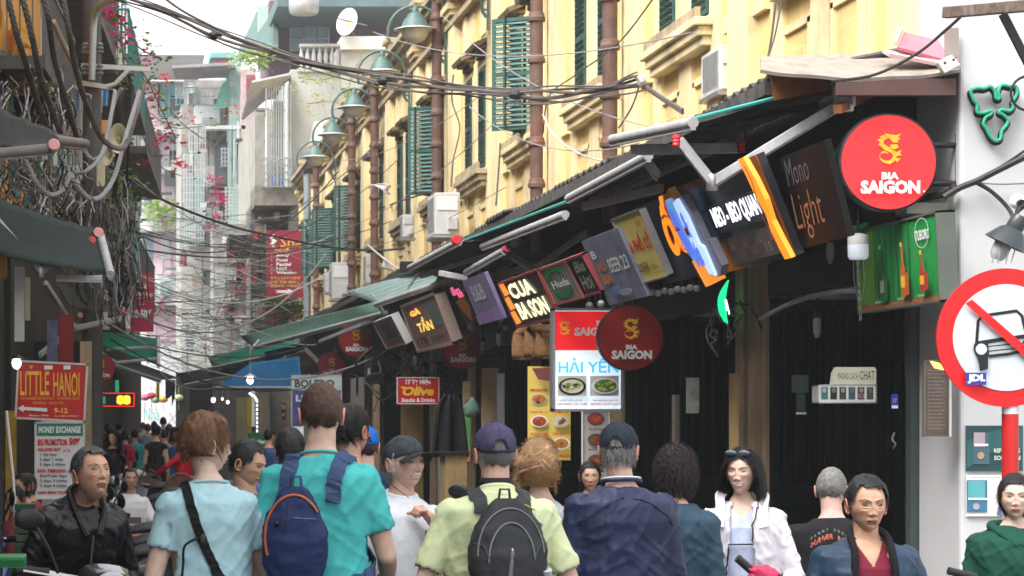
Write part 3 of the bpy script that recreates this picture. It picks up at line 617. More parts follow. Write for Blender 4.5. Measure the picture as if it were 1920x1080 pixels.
# --- MEO - BEO QUAN sign ---
OR = E('lit_orange_face', (1.0, .26, .015), .32); ORD = mat('orange_letter_side', (.55, .20, .02), .5, vary=.2)
mr, f = hang('lit_restaurant_sign', 'black sign with lit white capitals and orange letters and waving orange strip', (1245, 352), (1418, 300), (1318, 528), (1484, 474), mat('black_glass_panel', (.015, .015, .018), .25, vary=.3), t=.05, xt=3.85)
for i, y_ in enumerate((.33, .66)): f.rect(.3, y_, .66, .03, mat('dark_rail', (.08, .08, .085), .4), 'rail', lvl=(i == 0))
f.rect(.42, .30, .50, .30, mat('dark_band', (.07, .07, .08), .4), 'letter_band')
f.text('MEO - BEO QUAN', .41, .33, .46, .24, E('lit_white_letters', (.9, .92, 1.0), .6), bold=.035)
f.rect(.46, .68, .46, .26, mat('brown_tile_panel', (.16, .12, .11), .6, vary=.5, scale=30), 'tile_panel')
for i in range(7): f.text('OC HAI SAN'[i:i+3] if i % 2 else 'LAU', .47+.065*i, .70+.1*(i % 2), .055, .1, mat('dim_print', (.35, .3, .28), .5), lvl=(i == 0))
pts = [(.905, -.02), (.955, -.02), (.985, .2), (1.0, .42), (.985, .62), (1.0, .8), (1.02, 1.0), (.965, 1.0), (.94, .75), (.955, .55), (.93, .35), (.92, .15)]
f.poly(pts, OR, 'orange_wave', t=.03, z=.05); f.z = .055
for k_ in range(2): f.stroke([(.94+.015*math.sin(i*.9)+.02*k_*.5, .05+i*.09) for i in range(10)], .006, mat('dark_vein', (.2, .07, .02), .5), 'vein')
def raised(s, x, y, w_, h, m, side, dz, bold, label=None):
    f.text(s, x, y, w_, h, side, name='letter_depth', bold=bold+.01, z=dz-.03); f.text(s, x, y, w_, h, m, name='lettering', bold=bold, z=dz)
f.poly([(.0, .12), (.16, -.02), (.22, .2), (.24, .6), (.14, .78), (.06, .66), (-.02, .4)], ORD, 'orange_backing', t=.05, z=.06)
for zz in (.07, .078, .086, .094, .102): f.text('Ốc', .0, .02, .2, .66, ORD if zz < .1 else OR, name='lettering' if zz > .1 else 'letter_depth', bold=.07, shear=.15, z=zz)
f.z = .105
f.poly([(.14, .78), (.30, .70), (.36, 1.04), (.18, 1.08)], E('lit_orange_panel', (.75, .24, .03), .35), 'orange_foot', t=.04, z=.08)
LB = E('lit_blue_face', (.12, .28, .6), .25)
f.poly([(.20+.045*math.cos(a)+.03*math.sin(a), .44+.36*math.sin(a)) for a in [i*.262 for i in range(24)]], LB, 'blue_logo', t=.04, z=.11)
f.poly([(.20+.030*math.cos(a)+.02*math.sin(a), .45+.27*math.sin(a)) for a in [i*.262 for i in range(24)]], E('lit_blue_dark', (.05, .1, .45), .5), 'blue_logo_core', t=.01, z=.116); f.z = .118
f.text('*', .165, .38, .05, .12, RPRT, bold=.04); f.text('C', .17, .55, .04, .1, WHT, bold=.04)
f.poly([(.27, .12), (.33, .1), (.37, .3), (.385, .6), (.44, .62), (.46, .9), (.40, 1.0), (.32, .98), (.28, .6)], mat('grey_letter_side', (.22, .22, .28), .5), 'grey_backing', t=.05, z=.10)
f.poly([(.265, .14), (.32, .11), (.355, .32), (.36, .62), (.395, .66), (.40, .98), (.35, .94), (.29, .58)], E('lit_pale_blue', (.45, .6, .85), .3), 'pale_blue_logo', t=.02, z=.13); f.z = .132
f.text('&\nbia', .275, .25, .08, .6, E('lit_blue_dark', (.05, .1, .45), .5), bold=.05); f.rect(.29, .42, .03, .08, RPRT, 'red_mark')
# Mono Light sign
_, f = hang('unlit_neon_sign', 'unlit black sign with thin orange script and grey script letters', (1462, 296), (1545, 262), (1502, 470), (1592, 440), mat('dark_reflective_panel', (.006, .005, .005), .5, vary=.4, spec=.15), xt=4.0)
f.text('Mono', .06, .05, .5, .28, mat('grey_script', (.16, .165, .18), .5), bold=-.005, shear=.2); f.text('Light', .04, .42, .62, .5, mat('copper_script', (.40, .17, .08), .5), bold=-.01, shear=.1)
# dark filler board between the yellow board and orange sign
hang('dark_backboard', 'plain dark navy board between the yellow price board and orange sign', (1205, 395), (1262, 350), (1255, 520), (1310, 530), mat('navy_black_board', (.012, .016, .03), .5, vary=.3), xt=3.9)
# green LED ring
mb = MB(); c = P(1600, 350, 14.3)
pts = [c+V(.26*math.cos(a)*.75, .04*math.cos(a), .26*math.sin(a)) for a in [math.radians(d) for d in range(120, 300, 8)]]
solo(mb.tube(pts, .02, 8), 'neon_arc', mat('green_neon_tube_off', (.01, .22, .07), .35), 'unlit green arc tube behind the largest red round sign', 'neon sign', smooth=True)
pts = [P(1366-13*math.sin(math.pi*t), 525+88*t, 18.0) for t in [i/16 for i in range(17)]]
rt = solo(MB().tube(pts, [.004+.028*math.sin(math.pi*i/16) for i in range(17)], 8), 'lit_neon_crescent', E('lit_green_neon', (.01, .8, .25), .5), 'lit green crescent neon on the tan pillar', 'neon sign', smooth=True)
build(MB().tube([P(1360, 562, 17.98), P(1366, 590, 17.98)], .012, 6), 'white_letters', E('lit_white_letters', (.9, .92, 1.0), .6), rt)
# green poster box above the door
GB = mat('green_vinyl_print', (.015, .27, .06), .4, vary=.2, scale=2); gx = 4.72
gy0, gy1 = F*gx/(1757-VX), F*gx/(1605-VX)
tl = V(gx, gy1, EYE+(VY-437)*gy1/F); br = V(gx, gy0, EYE+(VY-564)*gy0/F); z0 = EYE+(VY-397)*gy0/F
root, f = board('green_drinks_signboard', 'green drinks signboard with three bottles above the dark doorway', 'sign', (gx, gy1, z0), V(0, -1, 0), V(.05, 0, -1), gy1-gy0, z0-br.z, GB, t=.10, frame=mat('dark_frame', (.1, .12, .1), .5), fw=.012)
f.rect(.0, .0, .26, 1, mat('lime_vinyl', (.10, .30, .04), .4, vary=.2), 'lime_panel'); f.rect(.0, .93, 1.0, .07, mat('rust_edge', (.35, .13, .05), .6, vary=.5, scale=30), 'rusty_edge')
for i in range(7): f.rect(.24+.07*i, .03, .008, .88, mat('dark_green_seam', (.008, .12, .03), .5), 'seam', lvl=(i == 0))
f.text('TUBORG', .76, .16, .16, .12, WHT, bold=.03); f.stroke([(.84+.08*math.cos(a), .2+.17*math.sin(a)) for a in [i*.35 for i in range(19)]], .006, mat('pale_green_print', (.4, .6, .45), .5), 'crown')
def bottle_print(x, col, cap, h=.6, y=.28):
    f.poly([(x-.008, y), (x+.008, y), (x+.01, y+h*.35), (x+.028, y+h*.5), (x+.028, y+h), (x-.028, y+h), (x-.028, y+h*.5), (x-.01, y+h*.35)], col, 'bottle_print'); f.rect(x-.022, y+h*.6, .044, h*.22, cap, 'bottle_label'); f.rect(x-.01, y-.02, .02, .05, cap, 'bottle_neck')
    f.rect(x+.035, y+h*.55, .04, h*.42, col, 'glass_print')
bottle_print(.34, mat('bottle_green', (.02, .16, .04), .4), mat('silver_print', (.4, .45, .42), .4), .68, .25); bottle_print(.62, mat('bottle_amber', (.5, .13, .03), .4), GOLD, .62); bottle_print(.86, mat('bottle_red', (.5, .05, .04), .4), GOLD, .45, .42)
f.stroke([(.1+.07*math.cos(a), .5+.36*math.sin(a)) for a in [i*.32 for i in range(20)]], .008, mat('silver_print', (.4, .45, .42), .4), 'oval', closed=True); f.text('TUBORG', -.12, .44, .44, .1, mat('silver_print', (.4, .45, .42), .4), rot=math.pi/2)
for x in (.34, .62, .86): f.text('MENU', x-.04, .9, .08, .03, mat('pale_green_print', (.4, .6, .45), .5), lvl=False)
# side picture beside it
pr, f = front('picture_panel', 'grey picture panel between green signboard and white wall', 'sign', 1748, 395, 1788, 568, 13.5, mat('grey_print', (.16, .15, .15), .5, vary=.5, scale=8), t=.05)
f.poly([(.4, .08), (.7, .1), (.95, .45), (.8, .5)], mat('orange_fish', (.55, .16, .06), .5), 'orange_shape'); f.disc(.75, .68, .25, .1, mat('pale_plate', (.5, .5, .52), .5), 'plate')
# beer menu light box
LBX = STEEL
root, f = front('lit_menu_box', 'lit menu box with red header and two food photos', 'sign', 1038, 580, 1166, 769, 20.3, WHITE_LIT, t=.12, frame=LBX, fw=.022)
f.rect(0.02, .02, .96, .385, E('lit_red_acrylic2', (.65, .01, .015), .2), 'red_header'); dragon(f, .16, .19, .17, .14, GOLD); f.text('BIA', .62, .11, .18, .055, WHT, bold=.05); f.text('SAIGON', .29, .18, .62, .085, WHT, bold=.055)
f.text('HẢI YẾN', .06, .46, .88, .17, mat('sky_blue_print', (.05, .40, .68), .5, em=.3), bold=.02)
def dish(f, x, y, rx, ry, plate, foods, n=16, seed=1):
    f.disc(x, y, rx, ry, plate, 'plate'); rr = random.Random(seed); f.disc(x, y, rx*.82, ry*.8, foods[0], 'food')
    z = f.lay()
    for k_ in range(n):
        a = rr.uniform(0, 6.28); d = rr.uniform(0, .62); px_, py_ = x+rx*d*math.cos(a), y+ry*d*math.sin(a); l = rr.uniform(.12, .3); b = rr.uniform(0, 3.14)
        f.poly([(px_+rx*l*math.cos(b+t)*(.5 if t in (1.57, 4.71) else 1), py_+ry*l*math.sin(b+t)) for t in (0, 1.57, 3.14, 4.71)], foods[1+k_ % (len(foods)-1)], 'morsel', t=.0008, z=z+.0006*(k_ % 5))
    f.z = z+.004
f.rect(.05, .66, .42, .2, mat('pale_photo', (.55, .6, .5), .5), 'photo'); f.rect(.52, .66, .42, .2, mat('pale_photo2', (.6, .58, .6), .5), 'photo')
DGREEN = mat('food_green', (.08, .22, .03), .5); LGRN = mat('food_lime', (.35, .45, .1), .5); CRMF = mat('food_cream', (.65, .6, .45), .5); REDF = mat('food_red', (.5, .06, .03), .5); ORF = mat('food_orange', (.6, .22, .05), .5); BRF = mat('food_brown', (.22, .09, .04), .5)
dish(f, .26, .765, .2, .085, mat('black_pan', (.02, .02, .02), .4), [CRMF, LGRN, CRMF, DGREEN], 22, 2); dish(f, .74, .76, .2, .08, WHT, [DGREEN, LGRN, DGREEN, mat('food_yellow', (.6, .5, .1), .5)], 24, 3)
f.text('NGAO HẤP XẢ ỚT', .06, .89, .34, .022, mat('grey_violet_print', (.2, .15, .3), .5)); f.text('LEMONGRASS CHILI CLAMS', .03, .93, .44, .022, RPRT, lvl=False); f.text('RAU MUỐNG XÀO TỎI', .56, .89, .36, .022, mat('grey_violet_print', (.2, .15, .3), .5), lvl=False); f.text('MORNING GLORY GARLIC', .53, .93, .43, .022, RPRT, lvl=False)
# yellow snack menu
YM = mat('yellow_menu_print', (.78, .60, .12), .5, vary=.06)
root, f = front('yellow_snack_menu', 'tall yellow snack menu with red dish names behind the lit menu box', 'sign', 990, 687, 1070, 863, 21.6, YM, t=.02)
for i, (s, s2) in enumerate((('NEM CHUA RÁN', 'MỰC NƯỚNG'), ('KHOAI TÂY LẮC', 'PHÔ MAI DÂY'), ('KHOAI LANG CHIÊN', 'CHÂN GÀ SẢ ỚT'), ('NGÔ CHIÊN', 'XIÊN NEM RÁN'))):
    y = .23+.235*i
    f.text(s, .04, y, .42, .035, RPRT, bold=.04); f.text(s2, .54, y, .42, .035, RPRT, bold=.04, lvl=False)
    for j in range(2):
        if i < 3 or j == 0:
            pc = [(ORF, REDF), (REDF, CRMF), (BRF, ORF), (BRF, BRF)][i][j]; dish(f, .25+.5*j, y+.12, .2, .065, WHT if (i+j) % 2 else CRMF, [pc, REDF, ORF, BRF], 12, i*3+j)
f.poly([(.05, .02), (.5, .02), (.95, .16), (.9, .2), (.2, .14)], mat('dark_meat_print', (.2, .05, .05), .5), 'meat_picture')
root, f = front('white_snack_menu', 'white snack menu with three food pictures beside the yellow one', 'sign', 1092, 770, 1142, 900, 21.4, mat('offwhite_print', (.55, .53, .5), .5), t=.02, frame=WHT, fw=.01)
for i, s in enumerate(('Chuối Rán', 'Sausage', 'Noodle')): dish(f, .5, .12+.3*i, .32, .09, mat('dark_tray', (.12, .06, .08), .5), [REDF if i == 0 else BRF, ORF, REDF], 12, 20+i); f.text(s, .2, .245+.3*i, .6, .035, BLK, bold=.03)
root, f = front('narrow_picture_strip', 'narrow green and orange picture strip hanging by the post', 'sign', 868, 715, 882, 867, 27.5, mat('strip_print', (.35, .25, .12), .5, vary=.6, scale=9), t=.02)
f.poly([(0, .5), (1, .35), (1, .8), (0, .85)], mat('green_smudge', (.1, .3, .08), .5), 'green_patch'); f.rect(.1, .85, .8, .14, ORF, 'orange_patch')
# Olive
root, f = front('red_snack_bar_sign', 'small red rounded sign with yellow script for snacks and drinks', 'sign', 745, 708, 823, 757, 30.6, REDS, t=.05, frame=PLGREY, fw=.012)
f.text('17 Tạ Hiện', .2, .06, .6, .24, WHT, bold=.04); f.text('Olive', .12, .34, .76, .36, GOLD, bold=.05, shear=.25); f.text('Snacks & Drinks', .1, .78, .8, .16, WHT, bold=.04); f.poly([(.06, .36), (.2, .34), (.24, .46), (.16, .46)], GOLD, 'swash')
# blue / white board behind tall man
root, f = front('blue_white_board', 'board with pale top and violet lower half behind the tall man', 'sign', 547, 704, 640, 800, 37.5, mat('deep_violet_print', (.08, .09, .30), .5), t=.05, frame=PLGREY, fw=.015)
f.rect(0.01, .01, .98, .28, mat('offwhite_green', (.6, .66, .62), .5), 'pale_header'); f.text('BOLERO', .06, .08, .8, .16, mat('green_black_print', (.03, .07, .07), .5), bold=.04); f.text('LITTLE', .08, .38, .66, .13, WHT, bold=.05); f.disc(.5, .78, .3, .12, mat('violet_patch', (.2, .16, .42), .5), 'patch')
# PHONG CACH CHAT shelf sign
root, f = front('cigarette_display_sign', 'cream hanging display sign with a row of printed packets in the doorway', 'sign', 1534, 722, 1642, 755, 15.2, mat('pale_display', (.62, .64, .6), .4, em=.15), t=.12, frame=WHT, fw=.008)
for i in range(6):
    f.rect(.05+.158*i, .12, .115, .7, [mat('pk_teal', (.1, .35, .35), .4), mat('pk_dark', (.08, .08, .1), .4), mat('pk_olive', (.16, .17, .14), .4), mat('pk_aqua', (.12, .33, .42), .4), mat('pk_wine', (.4, .1, .12), .4), mat('pk_grey', (.3, .25, .24), .4)][i], 'packet', lvl=(i == 0))
for i in range(6): f.disc(.105+.158*i, .3, .035, .14, [WHT, mat('pale_pic', (.5, .45, .48), .5)][i % 2], 'packet_picture')
f.rect(.69, .5, .09, .22, WHT, 'packet_label'); f.text('RED', .70, .55, .07, .1, RPRT, bold=.05)
o = f.at(0, 0, 0); W_ = f.W
pts = [f.at(.22, 0, -.03), f.at(.25, -.7, -.03), f.at(.3, -1.02, -.03), f.at(.97, -1.02, -.03), f.at(1, -.9, -.03), f.at(1, 0, -.03)]
build(MB().slab(pts[::-1], -.04, V(0, -1, 0)), 'header', mat('cream_display', (.62, .60, .46), .4, em=.15), root)
f.z = .02; f.text('PHONG CACH', .33, -.68, .34, .36, BLK, bold=-.005); f.text('CHAT', .7, -.8, .26, .5, BLK, bold=0)
# chalk menu on white pier
root, f = front('pier_menu_board', 'brown menu board with tiny writing fixed on the white pier', 'sign', 1733, 676, 1778, 818, 13.5, mat('brown_slate', (.10, .075, .06), .6, vary=.4, scale=9), t=.03, frame=mat('menu_frame', (.16, .13, .11), .6), fw=.006)
for i in range(17): f.text('Gà nướng 50k cá nem'[:10+i % 9], .14, .12+.048*i, .6+.1*(i % 2), .02, mat('chalk_dim', (.28, .24, .2), .6), lvl=(i == 0))
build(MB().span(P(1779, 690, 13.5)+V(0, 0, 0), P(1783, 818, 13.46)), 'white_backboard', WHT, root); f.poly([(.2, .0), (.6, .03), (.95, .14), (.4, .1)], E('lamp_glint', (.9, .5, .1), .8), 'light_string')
# posters on white wall
root, f = front('dark_green_poster', 'dark green packet poster with light capitals on the white wall', 'poster', 1812, 798, 1918, 883, 13.53, mat('deep_teal_print', (.012, .06, .065), .45, vary=.3), t=.012)
f.poly([(.0, .35), (.25, .2), (.5, .1), (.98, .02), (.98, .5), (.4, .6), (0, .95)], mat('teal_sweep', (.02, .11, .11), .45), 'sweep'); f.rect(.12, .15, .28, .7, mat('slate_packet', (.06, .12, .17), .35), 'packet'); f.rect(.12, .15, .2, .32, mat('pink_grey_print', (.42, .33, .38), .4), 'packet_picture'); f.rect(.13, .4, .24, .05, WHT, 'packet_strip'); f.disc(.24, .66, .06, .08, mat('gold_ring', (.4, .3, .15), .4), 'seal')
for s, y in (('REFRESHING', .5), ('SOLUTION', .66)): f.text(s, .47, y, .46, .1, mat('lime_white_print', (.6, .68, .55), .5), bold=.03)
root, f = front('packet_poster', 'white poster with blue packet and a curved band under the green one', 'poster', 1812, 891, 1918, 968, 13.53, WHT, t=.012)
f.text('Phong cách bạc hà', .1, .03, .6, .05, mat('tiny_grey', (.35, .35, .35), .5)); f.rect(.0, .12, .36, .78, mat('blue_packet', (.05, .17, .30), .35), 'packet'); f.rect(.02, .14, .3, .42, mat('aqua_packet', (.10, .38, .42), .35), 'packet_picture'); f.rect(.02, .55, .34, .05, WHT, 'packet_strip'); f.disc(.16, .76, .06, .08, mat('grey_seal', (.35, .35, .38), .4), 'seal')
f.stroke([(.98-.42*math.sin(t), .12+.86*t/1.5) for t in [i*.15 for i in range(11)]][::-1], .03, mat('violet_band', (.16, .18, .35), .45), 'curve_band')
# no-car road sign
c = P(1886, 633, 10.6); r = 130*10.6/F; root = thing('no_car_sign', 'round no-car road sign with red ring and red diagonal on a red and white post', 'road sign', (c.x, c.y, 0))
RR = mat('road_sign_red', (.78, .012, .015), .35, vary=.06, bump=0)
build(MB().lathe([(r, -.008), (r, .0)], c, 72, ax=(0, -1, 0)), 'plate', RR, root); f = Face(c+V(-r, 0, r), UX, DN, 2*r, 2*r, root, .003)
f.disc(.5, .5, .385, .385, mat('road_sign_white', (.62, .68, .72), .4, vary=.04, bump=0), 'white_field', n=64)
def rs_(a): return a*.5/130+.5
def PX(*ps): return [((x-1756)/260, (y-503)/260) for x, y in ps]
CB = BLK
f.stroke(PX((1829, 658), (1833, 602), (1842, 592), (1905, 583), (1915, 592), (1925, 635)), .014, CB, 'windscreen'); 
f.stroke(PX((1829, 644), (1880, 636), (1925, 630), (1937, 630)), .018, CB, 'bonnet_line'); f.stroke(PX((1853, 668), (1890, 664), (1930, 655)), .014, CB, 'bumper'); 
for y0, y1 in ((650, 643), (659, 652)): f.stroke(PX((1850, y0), (1915, y1)), .006, CB, 'grille_bar')
f.poly(PX((1824, 645), (1835, 640), (1850, 644), (1852, 668), (1848, 672), (1828, 668), (1823, 656)), CB, 'lamp_housing'); f.disc(*PX((1837, 655))[0], .04, .04, mat('road_sign_white', (.62, .68, .72), .4), 'lamp'); f.poly(PX((1830, 668), (1849, 670), (1849, 692), (1834, 696)), CB, 'tyre')
f.disc(*PX((1925, 645))[0], .045, .045, CB, 'lamp_housing'); f.disc(*PX((1925, 645))[0], .035, .035, mat('road_sign_white', (.62, .68, .72), .4), 'lamp')
f.poly(PX((1806, 570), (1818, 562), (1965, 690), (1953, 703)), RR, 'diagonal_bar')
f.rect(*PX((1806, 699))[0], .148, .088, mat('sticker_blue', (.03, .05, .35), .4), 'sticker'); f.text('JDI.', *PX((1809, 702))[0], .13, .066, WHT, bold=.06)
pb = P(1894, 760, 10.64); RP = mat('post_red', (.55, .02, .02), .45, vary=.12, dirt=.2); zt = pb.z
build(MB().tube([(pb.x, pb.y, zt+.25), (pb.x, pb.y, zt-.04)], .037, 16), 'post_band', mat('post_white', (.66, .67, .68), .5, vary=.08), root, smooth=True)
build(MB().tube([(pb.x, pb.y, zt-.04), (pb.x, pb.y, zt-.48)], .037, 16), 'post_band', RP, root, smooth=True)
build(MB().tube([(pb.x, pb.y, zt-.48), (pb.x, pb.y, zt-.9)], .037, 16), 'post_band', mat('post_white', (.66, .67, .68), .5), root, smooth=True)
build(MB().tube([(pb.x, pb.y, zt-.9), (pb.x, pb.y, 0)], .037, 16), 'post_band', RP, root, smooth=True)
# left side signs
root, f = front('red_restaurant_board', 'red restaurant board with tall yellow letters and white arrow', 'sign', 29, 680, 158, 787, 23, REDS, t=.04, frame=PLGREY, fw=.02)
OR2 = mat('orange_print2', (.8, .35, .03), .5)
root.rotation_euler = (0, math.radians(3), 0)
f.text('LITTLE', .07, .15, .42, .42, GOLD, bold=.01); f.text('HANOI', .55, .17, .38, .42, GOLD, bold=.01); f.text('VIETNAMESE RESTAURANT · COOKING CLASS', .07, .6, .86, .05, OR2); f.text('ORIGINAL · SINCE 1996', .25, .68, .45, .05, OR2)
f.poly([(.03, .8), (.12, .74), (.12, .775), (.46, .8), (.46, .86), (.12, .83), (.12, .87)], WHT, 'arrow'); f.text('9-12', .56, .79, .2, .1, GOLD, bold=.04); f.text('TẠ HIỆN STREET', .56, .92, .36, .03, WHT); f.text('Phone: 3926', .2, .91, .28, .03, WHT)
f.rect(.42, .05, .12, .07, WHT, 'sticker'); f.rect(.7, .05, .1, .07, WHT, 'sticker'); f.text('V', .2, .05, .06, .06, GOLD, bold=.05)
root, f = front('money_exchange_board', 'white tour price board with green header under the red restaurant board', 'sign', 66, 792, 158, 935, 22.8, mat('white_board', (.74, .74, .74), .5, vary=.05), t=.03, frame=PLGREY, fw=.015)
f.rect(.03, .02, .94, .155, mat('green_print', (.01, .22, .12), .5), 'green_header'); f.text('MONEY EXCHANGE', .07, .05, .86, .09, WHT, bold=.04); f.text('BIG PROMOTION', .05, .215, .6, .09, RPRT, bold=.05); f.text('50%', .69, .2, .24, .1, RPRT, bold=.05)
GP = mat('grey_print2', (.09, .1, .11), .5)
for s, x, y, w_, mm, b in (('HALONG BAY', .05, .33, .48, RPRT, .05), ('CAT BA', .56, .345, .16, RPRT, 0), ('· 1 day tour', .05, .4, .4, GP, .03), ('· 2 days 1 night', .05, .465, .52, GP, .03), ('· 3 days 2 nights', .05, .53, .56, GP, .03), ('SAPA TREKKING', .04, .61, .58, RPRT, .05), ('Hà Giang', .65, .625, .22, RPRT, 0), ('· Bus/Train Sapa', .05, .68, .6, GP, .03), ('· 2 days 3 nights', .05, .745, .6, GP, .03), ('· 3 days 4 nights', .05, .81, .6, GP, .03), ('NINH BÌNH TOUR', .05, .89, .6, RPRT, .05)):
    f.text(s, x, y, w_, .048, mm, bold=b, lvl=False)
root, f = front('led_sign', 'black LED sign with red dot border and glowing green and orange marks', 'sign', 174, 735, 253, 764, 34, mat('led_black', (.01, .01, .01), .4), t=.08)
LR = E('led_red', (1, .03, .02), .8); LO = E('led_orange', (1, .40, .02), .7); LGn = E('led_green', (.03, .4, .15), .15); z = f.lay()
mb = MB()
for i in range(26):
    for yy in (.08, .92): 
        p = f.at(.02+.96*i/25, yy, z); mb.box(p, (.012, .01, .012))
for i in range(1, 9):
    for xx in (.02, .98): mb.box(f.at(xx, .08+.84*i/9, z), (.012, .01, .012))
build(mb, 'red_dots', LR, root)
f.rect(.1, .28, .2, .5, LGn, 'green_block'); f.text('4', .16, .34, .1, .4, WHT, bold=.05); f.text('ꙮꙮ' if False else '88', .56, .2, .34, .62, LO, bold=.09)
solo(MB().span(P(216, 713, 34.2), P(223, 736, 34.15)), 'small_led_strip', LGn, 'tiny vertical green LED strip above the LED sign', 'sign')
# tattoo + spa signs
SR = mat('tattoo_sign_red', (.5, .02, .06), .5, vary=.08)
root, f = front('tattoo_sign', 'upright pinkish red sign with white lettering among the wires on the left', 'sign', 244, 512, 288, 622, 46, SR, t=.06)
f.text('TATTOO', .08, .18, .7, .09, WHT, bold=.04); f.text('& Piercing', .05, .32, .9, .09, WHT, bold=.02, shear=.2); f.text('sale', .3, .49, .3, .05, WHT); f.text('30-50%', .08, .62, .84, .15, WHT, bold=.05)
SPR = mat('spa_sign_maroon', (.28, .015, .045), .5, vary=.08)
root, f = front('spa_sign', 'maroon spa sign with yellow script, service list and white arrow', 'sign', 500, 432, 569, 556, 57, SPR, t=.08)
f.text('Spa', .36, .1, .58, .2, GOLD, bold=0, shear=.1); f.text('PHỐ CỔ', .22, .27, .36, .05, GOLD, bold=.04); f.stroke([(.2, .06), (.12, .12), (.22, .16), (.12, .22), (.22, .26)], [.03, .09, .12, .08, .01], WHT, 'lotus')
for i, s in enumerate(('Body', 'Foot', 'Facial', 'Nail', 'Waxing')): f.text('•', .12, .375+.066*i, .03, .02, WHT, lvl=(i == 0)); f.text(s, .26, .355+.066*i, [.36, .32, .4, .28, .56][i], .05, WHT, bold=.04, lvl=False)
for i, s in enumerate(('한국인 마사지 전문점', '거실 얼굴 발마사', '손톱발톱, 미용관리')): f.text(s, .1, .7+.06*i, .8, .042, GOLD, bold=.02, lvl=False)
f.poly([(.22, .905), (.58, .905), (.56, .88), (.78, .925), (.56, .97), (.58, .945), (.24, .945), (.3, .925)], WHT, 'arrow')
# ================= left row =================
ORG = mat('orange_limewash', (.62, .30, .03), .85, vary=.25, scale=1.2, dirt=.5, dcol=(.12, .09, .04), streak=True)
BRW = mat('brown_stained_wall', (.24, .19, .15), .9, vary=.4, scale=1.5, dirt=.6, streak=True)
GRW = mat('grey_green_wall', (.30, .31, .28), .9, vary=.35, scale=1.2, dirt=.6, streak=True)
WINF = mat('teal_window_frame', (.06, .22, .22), .6, vary=.2)
def house(name, label, ya, yb, h, wm, dx=0., storeys=3, balc=(), seed=0):
    rr = random.Random(seed); xa, xb = lx(ya)+dx, lx(yb)+dx; root = thing(name, label, 'building', ((xa+xb)/2-2, (ya+yb)/2, 0))
    m = MB().slab([(xa, ya, 0), (xb, yb-.02, 0), (xb, yb-.02, h), (xa, ya, h)], 5., V(1, 0, 0)); build(m, 'wall', wm, root)
    build(MB().slab([(xa+.03, ya+.02, 0), (xb+.03, yb-.03, 0), (xb+.03, yb-.03, 3.9), (xa+.03, ya+.02, 3.9)], .2, V(1, 0, 0)), 'darkening_slab', mat('lower_wall_darkening', (.03, .027, .024), .8, vary=.6, scale=1.5), root)  # dark slab added over the lower wall for the darkness below the awnings
    n = max(1, int((yb-ya)/1.6))
    for s in range(storeys):
        z = 3.5+s*2.9
        for i in range(n):
            t0, t1 = (i+.25)/n, (i+.75)/n; y0, y1 = ya+(yb-ya)*t0, ya+(yb-ya)*t1; x0, x1 = xa+(xb-xa)*t0, xa+(xb-xa)*t1
            o = build(MB().slab([(x0+.05, y0, z+.8), (x1+.05, y1, z+.8), (x1+.05, y1, z+2.2), (x0+.05, y0, z+2.2)], .06, V(1, 0, 0)), 'window', WINF, root)
            build(MB().slab([(x0+.065, y0+.08, z+.88), (x1+.065, y1-.08, z+.88), (x1+.065, y1-.08, z+2.12), (x0+.065, y0+.08, z+2.12)], .03, V(1, 0, 0)), 'pane', GLASSD, o)
    for (z, proj, t0, t1, rail) in balc:
        y0, y1 = ya+(yb-ya)*t0, ya+(yb-ya)*t1; x0 = xa+(xb-xa)*t0; x1 = xa+(xb-xa)*t1
        sl = build(MB().slab([(x0, y0, z), (x0+proj, y0, z), (x1+proj, y1, z), (x1, y1, z)][::1], .14), 'balcony', mat('grimy_slab', (.10, .09, .08), .9, vary=.5, scale=4, dirt=.6), root)
        rb = MB(); k = int((y1-y0)/.14)
        for i in range(k+1):
            t = i/k; rb.bar((x0+proj+(x1-x0)*t-.03, y0+(y1-y0)*t, z), (x0+proj+(x1-x0)*t-.03, y0+(y1-y0)*t, z+.9), .016)
        for i in range(5): rb.bar((x0+proj*i/4, y0+.02, z), (x0+proj*i/4, y0+.02, z+.9), .016)
        rb.bar((x0+proj-.03, y0, z+.9), (x1+proj-.03, y1, z+.9), .035); rb.bar((x0, y0+.02, z+.9), (x0+proj, y0+.02, z+.9), .035)
        build(rb, 'railing', rail, sl)
    return root
WFR = mat('teal_railing', (.05, .25, .22), .6); IRON = mat('iron_railing', (.12, .12, .12), .6, vary=.3)
h1 = house('orange_house', 'orange yellow house with arched awning and mossy balcony at upper left', 24, 31, 10.5, ORG, storeys=3, balc=[(5.6, .55, .1, .75, IRON), (8.4, .5, .1, .9, IRON)], seed=1)
h2 = house('brown_house', 'brown stained house with louvred vents behind the twisted cables', 31, 37.5, 12, BRW, storeys=3, balc=[(4.7, .7, .1, .9, IRON), (7.6, .6, 0, 1, IRON)], seed=2)
h3 = house('grey_house_with_balconies', 'grey house with dark canopy roofs, laundry and green railings beside the utility pole', 37.5, 46, 12.5, GRW, storeys=3, balc=[(4.5, .7, 0, .95, WFR), (7.5, .8, 0, .95, WFR)], seed=3)
h4 = house('narrow_concrete_house', 'narrow mossy concrete house at the far left end of the row', 46, 62, 11, CONC, storeys=3, balc=[(4.4, .7, 0, .5, IRON), (7.2, .8, 0, .6, IRON)], seed=4)
h0 = house('near_left_house', 'near left house front outside the picture edge', -6, 24, 8.5, BRW, dx=-.1, storeys=2, seed=5)
